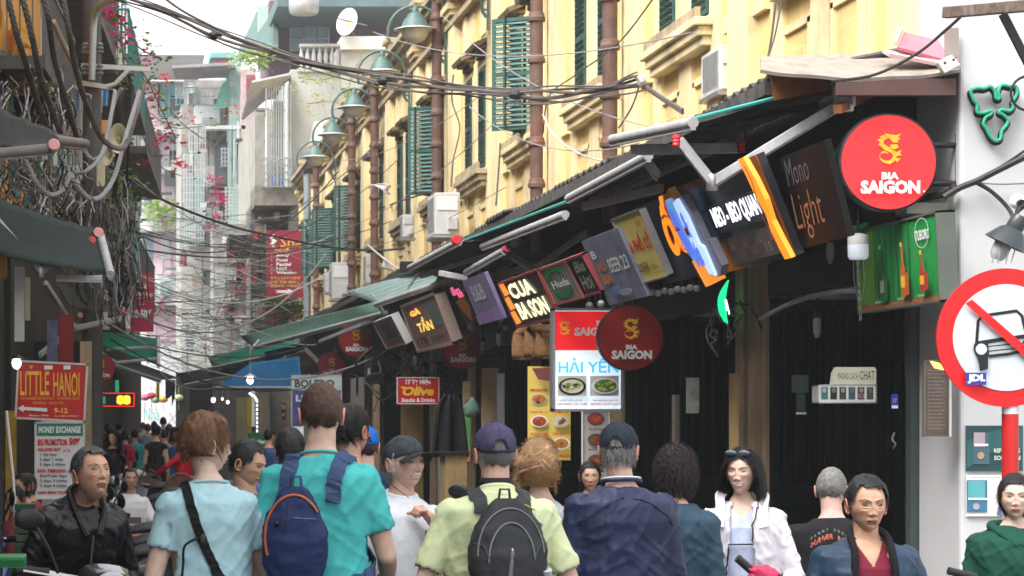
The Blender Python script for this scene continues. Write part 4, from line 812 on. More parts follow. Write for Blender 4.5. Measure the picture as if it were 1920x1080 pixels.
# orange arched awning
def arch(px0, px1, y0, y1, Y, mt, nm):
    mb = MB(); a, b = P(px0, y0, Y), P(px1, y1, Y); cx = (a.x+b.x)/2; rx = (b.x-a.x)/2; h = a.z-b.z
    def fn(u, v): t = math.pi*u; return V(cx-rx*math.cos(t), Y-1.2*v, b.z+h*math.sin(t)*(1-.25*v))
    mb.grid(fn, 20, 4); return build(mb, nm, mt, h1, smooth=True)
OC = trl('orange_canvas', (.75, .42, .05), .5, vary=.15); OC2 = trl('pale_orange_canvas', (.85, .62, .25), .5, vary=.1)
arch(-60, 12, -40, 50, 25.5, OC2, 'arched_awning'); arch(5, 75, 60, 150, 27, OC, 'arched_awning'); arch(30, 72, 90, 150, 26.4, OC2, 'arched_awning')
def fbox(x0, y0, x1, y1, Y, d, name, m, parent, **k):
    a, b = P(x0, y0, Y), P(x1, y1, Y); return build(MB().span((a.x, Y, b.z), (b.x, Y+d, a.z)), name, m, parent, **k)
def fsolo(x0, y0, x1, y1, Y, d, name, m, label, cat, **k): return tag(fbox(x0, y0, x1, y1, Y, d, name, m, None), label, cat, **k)
BLKC = mat('black_sheet_roof', (.015, .015, .018), .7, vary=.4, scale=5); WHC = mat('white_corrugated', (.62, .62, .64), .6, vary=.15, dirt=.4)
fbox(15, 137, 100, 168, 25.6, .5, 'mossy_parapet', mat('mossy_yellow', (.30, .22, .05), .9, vary=.6, scale=8), h1)
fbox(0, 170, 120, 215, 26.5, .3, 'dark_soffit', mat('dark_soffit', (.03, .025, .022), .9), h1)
for i in range(7): fbox(2+14*i, 95, 8+14*i, 260, 25.3, .05, 'teal_post', mat('teal_grey_post', (.07, .12, .12), .6, vary=.3), h1) if i < 2 else None
fbox(73, 55, 90, 170, 30.5, .1, 'white_pipe_casing', WHC, h2); fbox(0, 300, 95, 470, 30.5, .4, 'lower_wall', mat('stained_cream', (.35, .28, .18), .9, vary=.5, scale=4, dirt=.7), h2)
# louvred vent panel
vt = fbox(88, 70, 128, 230, 33.5, .1, 'vent_panel', mat('brown_vent', (.15, .11, .1), .7), h2); mb = MB()
for i in range(22): a = P(90, 74+7*i, 33.47); b = P(126, 74+7*i, 33.47); mb.bar(a, b, .02, .03)
build(mb, 'vent_slats', mat('vent_slat', (.32, .26, .24), .7), vt, kind='stuff')
mb = MB(); a, b, c, d = P(112, 38, 36), P(215, 62, 38), P(216, 75, 37), P(112, 50, 35); build(MB().slab([a, b, c, d], .05, V(0, -1, 0)), 'lean_to_roof', BLKC, h3)
fbox(125, 60, 215, 165, 39.5, .1, 'dark_loggia', mat('dark_loggia', (.03, .03, .035), .8, vary=.5), h3)
fbox(110, 15, 165, 40, 38, 1, 'parapet', mat('pinkish_grey', (.3, .26, .25), .8), h3); fbox(160, 0, 185, 45, 38.6, .8, 'mossy_pier', GRW, h3); fbox(195, 0, 222, 60, 39, 1.5, 'brown_slat_wall', mat('brown_slats', (.18, .13, .1), .8, vary=.3), h3)
for i, c in enumerate(((.75, .75, .78), (.12, .2, .4), (.7, .7, .7), (.1, .1, .12), (.6, .1, .15), (.8, .8, .8), (.1, .35, .6))):
    x = 128+11*i; mb = MB(); a = P(x, 165+4*(i % 2), 36.5)
    mb.grid(lambda u, v, a=a, i=i: V(a.x+.08*u*(1-.2*v), 36.5+.02*math.sin(u*9), a.z-(.28+.04*(i % 3))*v), 5, 5); o = solo(mb, 'hanging_garment', q(c), ['white shirt first on the rail behind the cables', 'navy cloth second on the rail', 'white towel in the middle of the rail', 'black cloth beside the white towel', 'red cloth on the laundry rail', 'white cloth near the pole on the rail', 'blue cloth at the pole end of the rail'][i], 'laundry', group='laundry on the left rail'); o.modifiers.new('t', 'SOLIDIFY').thickness = .01
solo(MB().tube([P(124, 162, 36.5), P(216, 168, 36.5)], .01, 6), 'laundry_rail', ALU, 'thin laundry rail under the dark loggia', 'rail')
# utility pole
up = thing('utility_pole', 'dark concrete utility pole carrying steel crossarms and cables on the left', 'pole', (P(173, 400, 30).x, 30, 0))
px_ = P(173, 400, 30).x
build(MB().tube([(px_, 30, 0), (px_, 30, 8.6)], [.15, .11], 14), 'pole', mat('dark_concrete', (.09, .09, .09), .85, vary=.3), up, smooth=True)
for y0, y1, xa, xb in ((123, 130, 152, 282), (155, 163, 150, 200)):
    build(MB().bar(P(xa, y0, 29.8), P(xb, y1, 29.8), .04, .06), 'crossarm', PLGREY, up)
build(MB().tube([P(200, 162, 29.8), P(215, 158, 29.8), P(240, 132, 29.8)], .028, 8), 'brace', PLGREY, up)
for x in (160, 172, 187):
    for y in (100, 140): build(MB().lathe([(.02, 0), (.06, .01), (.03, .04), (.06, .06), (.03, .09), (.05, .11), (.02, .14)], P(x, y, 29.7), 12), 'insulator', mat('grey_insulator', (.22, .2, .19), .4), up, smooth=True)
build(MB().tube(spline([P(172, 150, 29.6), P(174, 90, 29.6), P(176, 40, 29.6), P(182, 15, 29.4), P(200, 2, 29), P(240, -8, 28.4)], 5), .045, 10), 'lamp_arm', mat('galvanised_tube', (.42, .48, .48), .5, metal=.4), up, smooth=True)
# horn loudspeakers
def horn(px, py, Y, s, lab, rz):
    root = thing('horn_loudspeaker', lab, 'loudspeaker', P(px, py, Y), rz, 'horn loudspeakers on the pole')
    build(MB().lathe([(.02, .18), (.035, .12), (.05, .05), (.08, 0), (.15, -.06), (.24, -.10), (.245, -.095), (.2, -.05)], (0, 0, 0), 28, ax=(0, 1, 0), cap=False), 'horn', CREAM, root, local=True, smooth=True)
    build(MB().lathe([(.03, .05), (.04, -.03), (.015, -.08)], (0, 0, 0), 12, ax=(0, 1, 0)), 'driver', CREAM, root, local=True, smooth=True)
    build(MB().bar((0, .1, 0), (0, .1, -.25), .03), 'bracket', IRON, root, local=True); root.scale = (s*.62, s, s)
horn(224, 261, 24.6, .66, 'upper cream horn loudspeaker inside the grey cable loop', -.25); horn(206, 290, 25.0, .52, 'lower cream horn loudspeaker tucked behind the first', -.6)
solo(MB().span(P(181, 300, 29.3), P(197, 352, 29.45)), 'cream_meter_box', CREAM, 'cream ribbed box under the loudspeakers', 'box', bevel=.01)
o = solo(MB().span(P(185, 225, 31), P(204, 252, 31.1)), 'orange_bucket_sign', mat('orange_peel', (.8, .35, .12), .6), 'small orange panel behind the cable loops', 'panel')
# AC units
def ac(x0, y0, x1, y1, Y, lab, d=.3, fan=True):
    a, b = P(x0, y0, Y), P(x1, y1, Y); root = thing('air_conditioner', lab, 'air conditioner', ((a.x+b.x)/2, Y+d/2, b.z), 0, 'outdoor air conditioning units')
    build(MB().span((a.x, Y, b.z), (b.x, Y+d, a.z)), 'casing', PLGREY, root, bevel=.012)
    w_ = b.x-a.x; h = a.z-b.z
    build(MB().span((a.x+w_*.1, Y-.012, a.z-h*.42), (b.x-w_*.1, Y-.002, a.z-h*.1)), 'service_cover', WHT if fan else PLGREY, root, bevel=.006)
    build(MB().span((a.x+w_*.5, Y-.05, b.z+h*.12), (b.x-w_*.12, Y, b.z+h*.42)), 'valve_cover', PLGREY, root, bevel=.008)
    mb = MB()
    for i in range(9): mb.span((a.x-.012, Y+d*(.08+.09*i), b.z+h*.1), (a.x-.001, Y+d*(.12+.09*i), a.z-h*.1))
    build(mb, 'side_grille', STEEL, root, kind='stuff')
    build(MB().span((a.x-.02, Y, b.z-.04), (b.x+.03, Y+d, b.z-.005)), 'bracket', STEEL, root)
ac(815, 361, 863, 440, 31.5, 'white air conditioner with pipe, mounted by the wide open shutter', .7)
ac(1350, 84, 1398, 168, 18.9, 'narrow grey air conditioner high on the pale wall above the canopy', .6, False)
ac(622, 492, 658, 560, 46, 'air conditioner left of the downpipes above the pale green awning', .5); ac(686, 475, 705, 530, 42.5, 'slim air conditioner between two downpipes', .4, False); ac(755, 402, 776, 445, 36, 'grey box unit left of the white air conditioner', .3, False); ac(610, 508, 622, 548, 50, 'farthest small air conditioner beside the steel pole', .4, False)
ac(172, 545, 202, 612, 33, 'white air conditioner beside the narrow black awning', .3); ac(108, 310, 152, 360, 32, 'dirty air conditioner among the tangled cables', .3, False)
ac(90, 215, 108, 250, 31, 'small unit under the vent panel', .3, False)
# misc left: hanging light panel, posts
fsolo(27, 500, 45, 640, 18, .12, 'lit_side_panel', mat('pale_panel', (.6, .6, .58), .5, vary=.3), 'pale upright panel under the broad left awning', 'panel')
fsolo(47, 520, 56, 600, 18.5, .1, 'cream_side_board', CREAM, 'narrow cream panel beside the pale upright panel', 'panel')
fsolo(-5, 475, 12, 520, 17.5, .1, 'orange_side_board', mat('orange_board', (.6, .28, .03), .6), 'small orange panel at the left edge', 'panel')
for i, (x, y0, y1, Y, w_, mt, l) in enumerate(((20, 770, 900, 24.5, 10, mat('mustard_post', (.5, .28, .03), .7, vary=.3), 'mustard post left of the restaurant board'), (164, 640, 800, 24.6, 8, TAN, 'stained tan post right of the restaurant board'), (153, 640, 700, 23.5, 3, TAN, 'thin pole touching the restaurant board corner'))):
    a = P(x-w_, y0, Y); b = P(x+w_, y1, Y); solo(MB().span((a.x, Y, 0), (b.x, Y+.12, a.z)), 'post', mt, l, 'post')
fsolo(78, 780, 170, 1000, 27, .2, 'shop_wall', mat('tiled_shop_wall', (.42, .42, .40), .6, vary=.3), 'pale shop wall behind the price board', 'wall'); fsolo(90, 830, 100, 850, 26.9, .05, 'blue_sticker', mat('blue_stick', (.05, .3, .5), .5), 'small blue round label on the shop wall', 'label')
fsolo(-60, 480, 20, 1100, 25.5, .3, 'dark_doorway', mat('dark_doorway', (.012, .012, .012), .8), 'dark doorway at the far left edge', 'doorway')
fsolo(20, 640, 170, 800, 29, .3, 'dark_backdrop_wall', mat('dark_shop_recess', (.025, .022, .02), .8), 'dark recess above the shop wall', 'wall')
fsolo(110, 590, 138, 680, 26, .03, 'red_lantern_banner', mat('red_cloth', (.22, .02, .015), .7), 'red cloth strip under the black awning', 'banner'); fsolo(88, 600, 108, 680, 25.5, .03, 'blue_violet_banner', mat('blue_violet_cloth', (.12, .13, .22), .7, vary=.5, scale=8), 'blue violet poster strip beside the red cloth', 'banner')
# ================= far end =================
OFFW = mat('far_white_wall', (.62, .63, .64), .8, vary=.12, scale=.6, dirt=.35, dcol=(.35, .35, .34), streak=True); FW = thing('far_white_building', 'pale white apartment building closing the end of the street', 'building', P(330, 800, 88))
a, b = P(236, 150, 88), P(460, 900, 88); build(MB().span((a.x, 88.3, 0), (b.x, 98, a.z)), 'wall', OFFW, FW)
roofp = [P(236, 150, 88.25), P(236, 128, 88.25), P(345, 80, 88.25), P(372, 150, 88.25)]; build(MB().slab(roofp[::-1], -6, V(0, -1, 0)), 'gable', OFFW, FW)
build(MB().slab([P(345, 86, 88.2), P(371, 148, 88.2), P(348, 148, 88.2)], .03, V(0, -1, 0)), 'blue_edge', mat('pale_blue_sheet', (.25, .4, .75), .6), FW)
PK = mat('pale_pink_curtain', (.62, .45, .52), .8, vary=.1); GLB = mat('blue_grey_pane', (.22, .29, .36), .3, vary=.2); TLW = mat('teal_pane', (.15, .42, .45), .4); CUR = mat('grey_curtain', (.40, .40, .39), .8, vary=.2); LPK = mat('pinkish_wall', (.62, .52, .54), .8, vary=.15, scale=6)
for (x0, y0, x1, y1, mt, nm) in ((240, 250, 264, 313, mat('dark_pane', (.12, .13, .15), .3), 'window'), (272, 250, 350, 313, CUR, 'window'), (318, 282, 332, 312, mat('dark_pane', (.12, .13, .15), .3), 'door'), (270, 335, 293, 388, GLB, 'window'), (293, 335, 342, 388, PK, 'window'), (268, 433, 288, 515, GLB, 'window'), (288, 433, 336, 515, PK, 'window'), (268, 575, 335, 640, PK, 'window'),
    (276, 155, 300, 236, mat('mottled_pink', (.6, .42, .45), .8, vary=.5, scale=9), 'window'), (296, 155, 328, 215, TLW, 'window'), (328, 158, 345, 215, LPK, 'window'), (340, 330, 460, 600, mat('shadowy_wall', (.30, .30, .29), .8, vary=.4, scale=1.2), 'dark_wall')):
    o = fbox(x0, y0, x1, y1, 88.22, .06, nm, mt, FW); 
    if nm == 'window' and x1-x0 > 30:
        k = 3
        for i in range(1, k): fbox(x0+(x1-x0)*i/k-.6, y0, x0+(x1-x0)*i/k+.6, y1, 88.15, .05, 'mullion', OFFW, o)
for y0, y1 in ((237, 250), (313, 325), (389, 433), (515, 572)): fbox(238, y0, 352, y1, 87.6, .7, 'floor_band', OFFW, FW)
rb = MB()
for i in range(20): rb.bar(P(274+3.9*i, 292, 87.6), P(274+3.9*i, 313, 87.6), .02)
rb.bar(P(272, 291, 87.6), P(350, 291, 87.6), .04); build(rb, 'railing', IRON, FW, kind='stuff')
# mid balcony houses
BH = thing('balcony_house', 'house with grey tin roof terrace, green net and caged balconies beside the white building', 'building', P(390, 800, 80))
fbox(340, 195, 470, 900, 80, 6, 'wall', mat('weathered_cream_wall', (.34, .34, .31), .85, vary=.25, scale=2, dirt=.5, streak=True), BH)
build(MB().slab([P(322, 128, 77), P(440, 122, 77), P(445, 145, 80), P(330, 150, 80)][::-1], .1), 'tin_roof', mat('tin_roof', (.28, .26, .26), .7, vary=.4, scale=4), BH)
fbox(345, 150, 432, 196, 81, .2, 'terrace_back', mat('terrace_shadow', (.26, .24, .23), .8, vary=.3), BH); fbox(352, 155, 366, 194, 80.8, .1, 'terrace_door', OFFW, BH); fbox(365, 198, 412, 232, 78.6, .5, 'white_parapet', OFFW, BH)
build(MB().slab([P(415, 160, 78), P(424, 150, 78), P(432, 200, 78), P(402, 205, 78)][::-1], .04, V(0, -1, 0)), 'green_net', mat('green_net', (.08, .32, .25), .8), BH)
def cage(x0, y0, x1, y1, Y, nx, ny, m, par, r=.014, d=.6):
    mb = MB()
    for i in range(nx+1): mb.bar(P(x0+(x1-x0)*i/nx, y0, Y), P(x0+(x1-x0)*i/nx, y1, Y), r*2)
    for i in range(ny+1): mb.bar(P(x0, y0+(y1-y0)*i/ny, Y), P(x1, y0+(y1-y0)*i/ny, Y), r*2)
    for x in (x0, x1):
        for i in range(ny+1): a = P(x, y0+(y1-y0)*i/ny, Y); mb.bar(a, a+V(0, d, 0), r*2)
    return build(mb, 'cage_bars', m, par, kind='stuff')
WB2 = mat('white_bars', (.42, .45, .44), .5); cage(355, 235, 385, 285, 77, 6, 3, WB2, BH); cage(345, 290, 382, 460, 76.5, 7, 12, WB2, BH); cage(424, 352, 462, 412, 74, 6, 9, WB2, BH); cage(330, 165, 440, 196, 78, 14, 2, mat('teal_grey_rail', (.15, .3, .28), .6), BH)
fbox(385, 235, 460, 242, 77, .4, 'pipe_ledge', WB2, BH); fbox(383, 242, 460, 262, 79.4, .5, 'mossy_ledge', mat('mossy_ledge', (.22, .24, .16), .9, vary=.5, scale=3), BH)
o = fbox(403, 272, 448, 360, 79.3, .6, 'dark_window', mat('dark_pane', (.12, .13, .15), .3), BH); 
cb = MB()
for i in range(8): a = math.pi*i/8; b = math.pi*(i+1)/8; cb.bar(P(426-22*math.cos(a), 276-20*math.sin(a), 79.2), P(426-22*math.cos(b), 276-20*math.sin(b), 79.2), .1)
build(cb, 'arched_crest', mat('dark_slate', (.1, .11, .13), .6), BH); fbox(412, 362, 455, 470, 79.2, .8, 'dark_recess', mat('dark_slate', (.1, .11, .13), .6), BH)
fbox(345, 330, 380, 455, 79.8, .1, 'teal_glass', mat('green_grey_glass', (.2, .3, .27), .4), BH)
GH = thing('pale_green_house', 'narrow pale green and pink tower house right of the tin roof terrace', 'building', P(450, 800, 76))
fbox(430, 112, 452, 600, 78, 5, 'wall', mat('pale_mint_wall', (.28, .40, .36), .8, vary=.3), GH); fbox(452, 130, 480, 600, 77, 5, 'wall', mat('pale_rose_wall', (.42, .33, .32), .8, vary=.3), GH); fbox(462, 140, 478, 200, 76.9, .1, 'maroon_panel', mat('maroon_panel', (.22, .05, .06), .7), GH); fbox(395, 98, 440, 108, 86, 3, 'teal_roof_edge', mat('teal_roof', (.15, .4, .38), .6), GH); fbox(402, 108, 440, 124, 86.2, 3, 'red_band', mat('faded_red_band', (.5, .15, .17), .7), GH)
# grey tube house with penthouse (end of yellow row)
TH = thing('grey_tube_house', 'stained grey tube house with red penthouse, balustrade and caged balconies behind the yellow row', 'building', P(600, 800, 62))
fbox(545, 130, 760, 800, 61.5, 10, 'wall', CONC, TH)
fbox(545, 0, 800, 110, 66, 6, 'penthouse', mat('dull_maroon_wall', (.16, .10, .12), .8, vary=.15), TH)
fbox(520, -12, 810, 12, 62.5, 8, 'penthouse_roof', mat('dark_teal_sheet', (.08, .13, .14), .6, vary=.2), TH)
o = fbox(543, 45, 618, 95, 65.8, .1, 'window', WHC, TH)
for i in range(3): fbox(546+24*i, 50, 567+24*i, 70, 65.7, .08, 'pane', GLB, o); fbox(546+24*i, 74, 567+24*i, 92, 65.7, .08, 'pane', GLB, o)
fbox(558, 128, 648, 134, 61.4, .3, 'ledge', CONC, TH); fbox(562, 82, 640, 87, 61.4, .25, 'balustrade_rail', CONC, TH)
for i in range(7):
    c = P(565+11.5*i, 128, 61.5); s_ = .64/1.0
    build(MB().lathe([(.05, 0), (.05, .06), (.03, .09), (.07, .25), (.06, .34), (.03, .48), (.03, .52), (.05, .56), (.05, .62)], c, 10), 'baluster', CONC, TH, smooth=True)
fbox(640, 78, 745, 165, 61.3, 4, 'rooftop_tank_room', CONC, TH); fbox(640, 68, 728, 92, 61.1, 1.2, 'white_tank', OFFW, TH)
wn_ = build(MB().slab([P(588, 228, 61.45), P(614, 225, 61.45), P(602, 282, 61.45), P(576, 288, 61.45)][::-1], .05, V(0, -1, 0)), 'window', WHC, TH); build(MB().slab([P(591, 232, 61.42), P(611, 229, 61.42), P(600, 279, 61.42), P(580, 284, 61.42)][::-1], .04, V(0, -1, 0)), 'pane', mat('pale_pane', (.7, .72, .74), .3), wn_)
# street side of tube house: lean wall, awnings, cages
fbox(478, 210, 546, 800, 64, 8, 'side_wall', mat('cream_grey_side', (.30, .29, .25), .85, vary=.3, scale=2, dirt=.5), TH)
build(MB().slab([P(474, 155, 60), P(545, 140, 61), P(545, 148, 62), P(455, 226, 62)][::-1], .06), 'slanting_awning', mat('pale_sheet', (.40, .40, .40), .7, vary=.15), TH)
cage(500, 160, 545, 350, 61, 10, 4, WB2, TH, d=1.2); fbox(512, 190, 542, 350, 63.8, .1, 'dark_opening', mat('dark_olive', (.09, .09, .08), .7, vary=.3), TH)
for x in (499, 537): fbox(x-1.5, 155, x+1.5, 352, 60.8, .1, 'post', OFFW, TH)
fbox(478, 348, 560, 385, 61, 2, 'balcony_slab', mat('mossy_slab', (.25, .23, .2), .9, vary=.5, scale=4), TH); fbox(510, 330, 532, 348, 61.2, .5, 'blue_bin', mat('blue_bin', (.15, .25, .7), .5), TH)
cage(494, 296, 546, 350, 60.8, 8, 4, mat('grey_bars', (.3, .32, .32), .5), TH); build(MB().slab([P(440, 112, 66), P(485, 12, 70), P(512, 10, 66), P(512, 90, 64)][::-1], .15), 'green_slate_roof', mat('green_dark_roof', (.07, .12, .11), .7, vary=.2), TH)
fbox(484, 12, 508, 130, 66.5, .2, 'pale_green_post', mat('pale_green_post', (.35, .52, .42), .6), TH); fbox(505, 0, 545, 150, 66, 4, 'brown_frame', mat('dull_maroon_wall', (.16, .10, .12), .8), TH)
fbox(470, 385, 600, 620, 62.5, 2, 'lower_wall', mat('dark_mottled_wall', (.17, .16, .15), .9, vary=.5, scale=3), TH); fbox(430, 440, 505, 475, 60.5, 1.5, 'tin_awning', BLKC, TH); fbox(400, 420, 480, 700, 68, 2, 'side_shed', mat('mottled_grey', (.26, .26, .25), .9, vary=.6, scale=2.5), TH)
# tank + dish
ds = thing('satellite_dish', 'white satellite dish with orange stain on the grey rooftop', 'satellite dish', P(655, 66, 60.8))
c = P(656, 43, 60.8); build(MB().lathe([(.001, 0), (.15, .02), (.27, .07), (.36, .13), (.37, .12)], c, 28, ax=(-.75, -.65, .15), cap=False), 'dish', WHT, ds, smooth=True)
build(MB().disc if False else MB().ball(c+V(-.02, -.03, 0), .12, 12, 8, (.5, .5, 1.3)), 'orange_stain', mat('orange_stain', (.7, .4, .25), .7), ds, smooth=True)
build(MB().tube([c, c+V(-.75, -.6, .15)*.5, P(688, 48, 60.5)], .02, 6), 'feed_arm', IRON, ds); build(MB().tube([P(650, 68, 60.8), c, P(664, 68, 60.8)], .025, 6), 'mount', IRON, ds)
tk = solo(MB().lathe([(.01, 0), (.35, .05), (.4, .15), (.4, .45), (.3, .6), (.01, .68)], P(570, 30, 61), 24), 'steel_water_tank', mat('dull_steel', (.35, .35, .36), .4, metal=.5), 'rounded steel water tank under the penthouse roof', 'tank', smooth=True)
# grey steel pole
gp = thing('steel_lamp_pole', 'pale grey steel pole standing right of the spa sign', 'pole', (P(576, 400, 54).x, 54, 0))
build(MB().tube([(gp.location.x, 54, 0), (gp.location.x, 54, P(0, 318, 54).z)], .085, 14), 'pole', mat('galvanised_grey', (.32, .36, .38), .5, metal=.2), gp, smooth=True); build(MB().span(P(569, 316, 53.9), P(584, 326, 54.1)), 'pole_cap', BLACKM, gp)
# stalls at the far end, under awnings
fsolo(330, 700, 480, 900, 66, .3, 'far_stall_wall', mat('dark_far_stall', (.035, .03, .03), .8, vary=.4), 'dark far stall wall behind the hanging lamps', 'wall')
PW = front('white_signboard', 'white panel with grey handwritten loops and paper lanterns in front', 'sign', 265, 722, 362, 800, 70, mat('white_panel', (.75, .76, .78), .5), t=.1)[1]
PW.text('XỔI', .5, .5, .45, .45, mat('grey_loops', (.45, .45, .46), .5), bold=-.01, shear=.2); PW.text('Nhà', .05, .55, .3, .3, mat('teal_loops', (.1, .5, .45), .5), bold=-.01)
for i, (x, y, c, l) in enumerate(((272, 745, (.7, .2, .3), 'pink'), (284, 742, (.6, .05, .08), 'red'), (292, 750, (.3, .6, .3), 'green'), (306, 749, (.75, .45, .08), 'orange'), (335, 746, (.5, .6, .3), 'lime'))):
    solo(MB().ball(P(x, y, 66), .14, 14, 8, (1, 1, .7)).tube([P(x, y+9, 66), P(x, y+22, 66)], .01, 5).tube([P(x, y-9, 66), P(x, 725, 66)], .008, 5), 'paper_lantern', q(c), l+' paper lantern hanging in front of the white panel', 'lantern', group='paper lanterns at the street end', kind=None)
for i, (x, y, Y, r, s, l) in enumerate(((469, 712, 40, .06, 6, 'bright bulb lamp under the blue awning'), (400, 750, 55, .05, 6, 'hanging lamp with flat shade in the far stall'), (427, 754, 58, .035, 6, 'small round bulb in the far stall'), (417, 748, 60, .025, 5, 'tiny bulb beside the flat shaded lamp'), (31, 681, 22.5, .045, 8, 'warm bulb at the corner of the red restaurant board'))):
    c = P(x, y, Y); rt = thing('hanging_bulb_lamp', l, 'lamp', c-V(0, 0, r), 0, 'hanging bulbs')
    build(MB().ball(c, r, 12, 8, (1, 1, 1.3)), 'bulb', E('bulb_glow', (1, .93, .8), s*.3), rt, smooth=True); build(MB().lathe([(r*1.9, r*.9), (r*1.0, r*1.3), (r*.4, r*1.8)], c, 14).tube([c+V(0, 0, r*1.7), c+V(0, 0, r*1.7+.5)], .006, 5), 'shade', PLGREY if i != 4 else BLACKM, rt, smooth=True)
for (x0, y0, x1, y1, Y, c, l) in ((480, 700, 545, 830, 47, (.34, .27, .2), 'tan doorway wall under the blue awning'), (443, 745, 472, 830, 49, (.30, .28, .12), 'pale menu wall beside the light strip'), (463, 745, 472, 800, 46.8, (.6, .42, .03), 'yellow upright panel by the light strip'), (506, 735, 528, 830, 44, (.3, .28, .26), 'pale door with red scribbles'), (355, 720, 400, 830, 62, (.03, .02, .02), 'black opening at the street end')):
    fsolo(x0, y0, x1, y1, Y, .1, 'stall_panel', q(c, vary=.3), l, 'panel')
o = front('red_scribble_banner', 'small red banner with white marks beside the tan doorway', 'banner', 522, 755, 536, 787, 44.2, mat('red_brown_cloth', (.25, .03, .03), .6), t=.02)[1]; o.text('OPEN', .1, .1, .8, .3, WHT); o.text('ĂN', .15, .5, .7, .3, WHT)
mb = MB()
for i in range(9): mb.box(P(482, 752+8*i, 45), (.03, .02, .05))
solo(mb, 'light_strip', E('cool_strip', (.8, .9, 1), .8), 'broken upright strip of cool light in the far stall', 'light', kind='stuff')
solo(MB().tube([P(467, 737, 44), P(478, 744, 44), P(482, 752, 44)], .02, 6), 'tube_light', E('cool_strip', (.8, .9, 1), .8), 'short bright tube light above the light strip', 'light')
for i, (x, y, c) in enumerate(((293, 717, (.75, .45, .05)), (310, 712, (.05, .05, .09)), (322, 728, (.04, .04, .05)))):
    mb = MB(); a = P(x, y, 55); mb.grid(lambda u, v, a=a, i=i: V(a.x+(.08+.16*(i == 1))*u, 55, a.z-.35*v*(1+.3*math.sin(u*3+i))), 4, 4); tag(build(mb, 'hanging_cloth', q(c), None), ['yellow strip of cloth hanging over the crowd', 'dark cloth hanging over the crowd', 'ragged black cloth hanging beside the dark cloth'][i], 'cloth')

# clutter on the far walls: windows, pipes, boxes, cages, clothes
rr = random.Random(77); CM = [q((.12, .13, .13), vary=.3), q((.45, .46, .44), vary=.3), q((.2, .3, .28), vary=.2), q((.3, .2, .16), vary=.3), q((.55, .5, .5), vary=.2), q((.07, .08, .09)), q((.35, .12, .12), vary=.2)]
for (par, x0, y0, x1, y1, Y, n) in ((BH, 335, 150, 462, 640, 79.2, 85), (TH, 400, 430, 480, 660, 67.6, 44), (TH, 475, 390, 570, 600, 62.1, 30), (FW, 240, 170, 345, 640, 87.4, 34), (GH, 432, 200, 478, 560, 76.6, 16)):
    for i in range(n):
        k = rr.random(); x = rr.uniform(x0, x1); y = rr.uniform(y0, y1); m_ = rr.choice(CM)
        if k < .3: fbox(x, y, x+rr.uniform(8, 22), y+rr.uniform(12, 34), Y, .12, 'window', m_, par)
        elif k < .5: fbox(x, y, x+rr.uniform(20, 60), y+rr.uniform(2, 5), Y-.5, .6, 'ledge', m_, par)
        elif k < .7: fbox(x, y, x+rr.uniform(1.5, 3), y+rr.uniform(40, 120), Y-.1, .1, 'pipe', m_, par)
        elif k < .85: fbox(x, y, x+rr.uniform(8, 15), y+rr.uniform(7, 12), Y-.5, .4, 'vent_box', m_, par)
        else: cage(x, y, x+rr.uniform(15, 30), y+rr.uniform(20, 40), Y-.7, 5, 4, WB2, par)
# ================= cables =================
CB1 = mat('brown_black_cable', (.10, .085, .08), .6, vary=.4, scale=9); PALEW = mat('pale_wire', (.5, .49, .47), .6)
def cab(label, pts, r=.012, m=RUBBER, sag=0., sp=True, group=None, name='cable', n=10, cat='cable'):
    p = spline([P(*a) for a in pts], n) if len(pts) > 2 else cable([P(*a) for a in pts], sag=sag, n=18)
    return solo(MB().tube(p, r, 6), name, m, label, cat, group=group, smooth=True)
# thick bundle across the top: four strands, each a part
bd = thing('cable_bundle', 'thick bundle of dark cables sagging across the street from upper left to the yellow wall', 'cable bundle', P(640, 130, 20))
main = [(150, -25, 27), (300, 20, 26), (440, 80, 25), (600, 125, 24), (760, 158, 23), (900, 173, 22), (1030, 180, 21.5), (1120, 172, 21.0), (1200, 153, 20.6)]
base = spline([P(*a) for a in main], 8)
for i, (dx, dz, r) in enumerate(((0, 0, .022), (.02, .04, .016), (-.03, .03, .018), (.01, -.035, .014), (-.02, -.06, .01), (.03, .07, .01))):
    pts = [p+V(dx*math.sin(k*.5+i)*1.2, 0, dz+.022*math.sin(k*.37+i*1.7)) for k, p in enumerate(base)]; build(MB().tube(pts, r*.8, 6), 'strand', CB1, bd, smooth=True)
for i in range(3):
    pts = spline([P(1200, 153+i*2, 20.6), P(1235, 178+2*i, 20.2), P(1280, 206+i*3, 19.6)], 6); build(MB().tube(pts, .014, 6), 'strand', CB1, bd, smooth=True)
build(MB().lathe([(.05, -.03), (.06, 0), (.05, .03)], P(1203, 152, 20.5), 10, ax=(1, 0, .3)), 'tie', PALEW, bd)
for k in (14, 30, 44): build(MB().ball(base[k], .06, 8, 6, (1.3, 1, .8)), 'tie', RUBBER, bd)
X = 'thin wires over the street'
cab('dark wire meeting the bundle from the top edge near upper left', [(300, -10, 25), (350, 25, 25), (440, 70, 25)], .014, CB1)
cab('long dark cable running from the utility pole down to the second downpipe', [(190, 300, 30), (300, 372, 33), (420, 420, 36), (500, 440, 38), (610, 462, 40), (700, 470, 41), (758, 465, 37)], .02, RUBBER)
cab('black cable looping from the spa sign to the white air conditioner', [(570, 440, 54), (640, 420, 50), (720, 388, 42), (790, 365, 35), (812, 362, 33), (818, 385, 32.5)], .014)
cab('cable running above the beige roof sheet to the top beam', [(1560, 152, 13.4), (1640, 140, 13.3), (1720, 100, 13.2), (1775, 55, 13.1), (1805, 28, 13.0)], .009)
cab('pale wire crossing from the air conditioner down to the gutter pipe', [(690, 460, 40), (720, 485, 38), (752, 508, 36)], .016, PALEW)
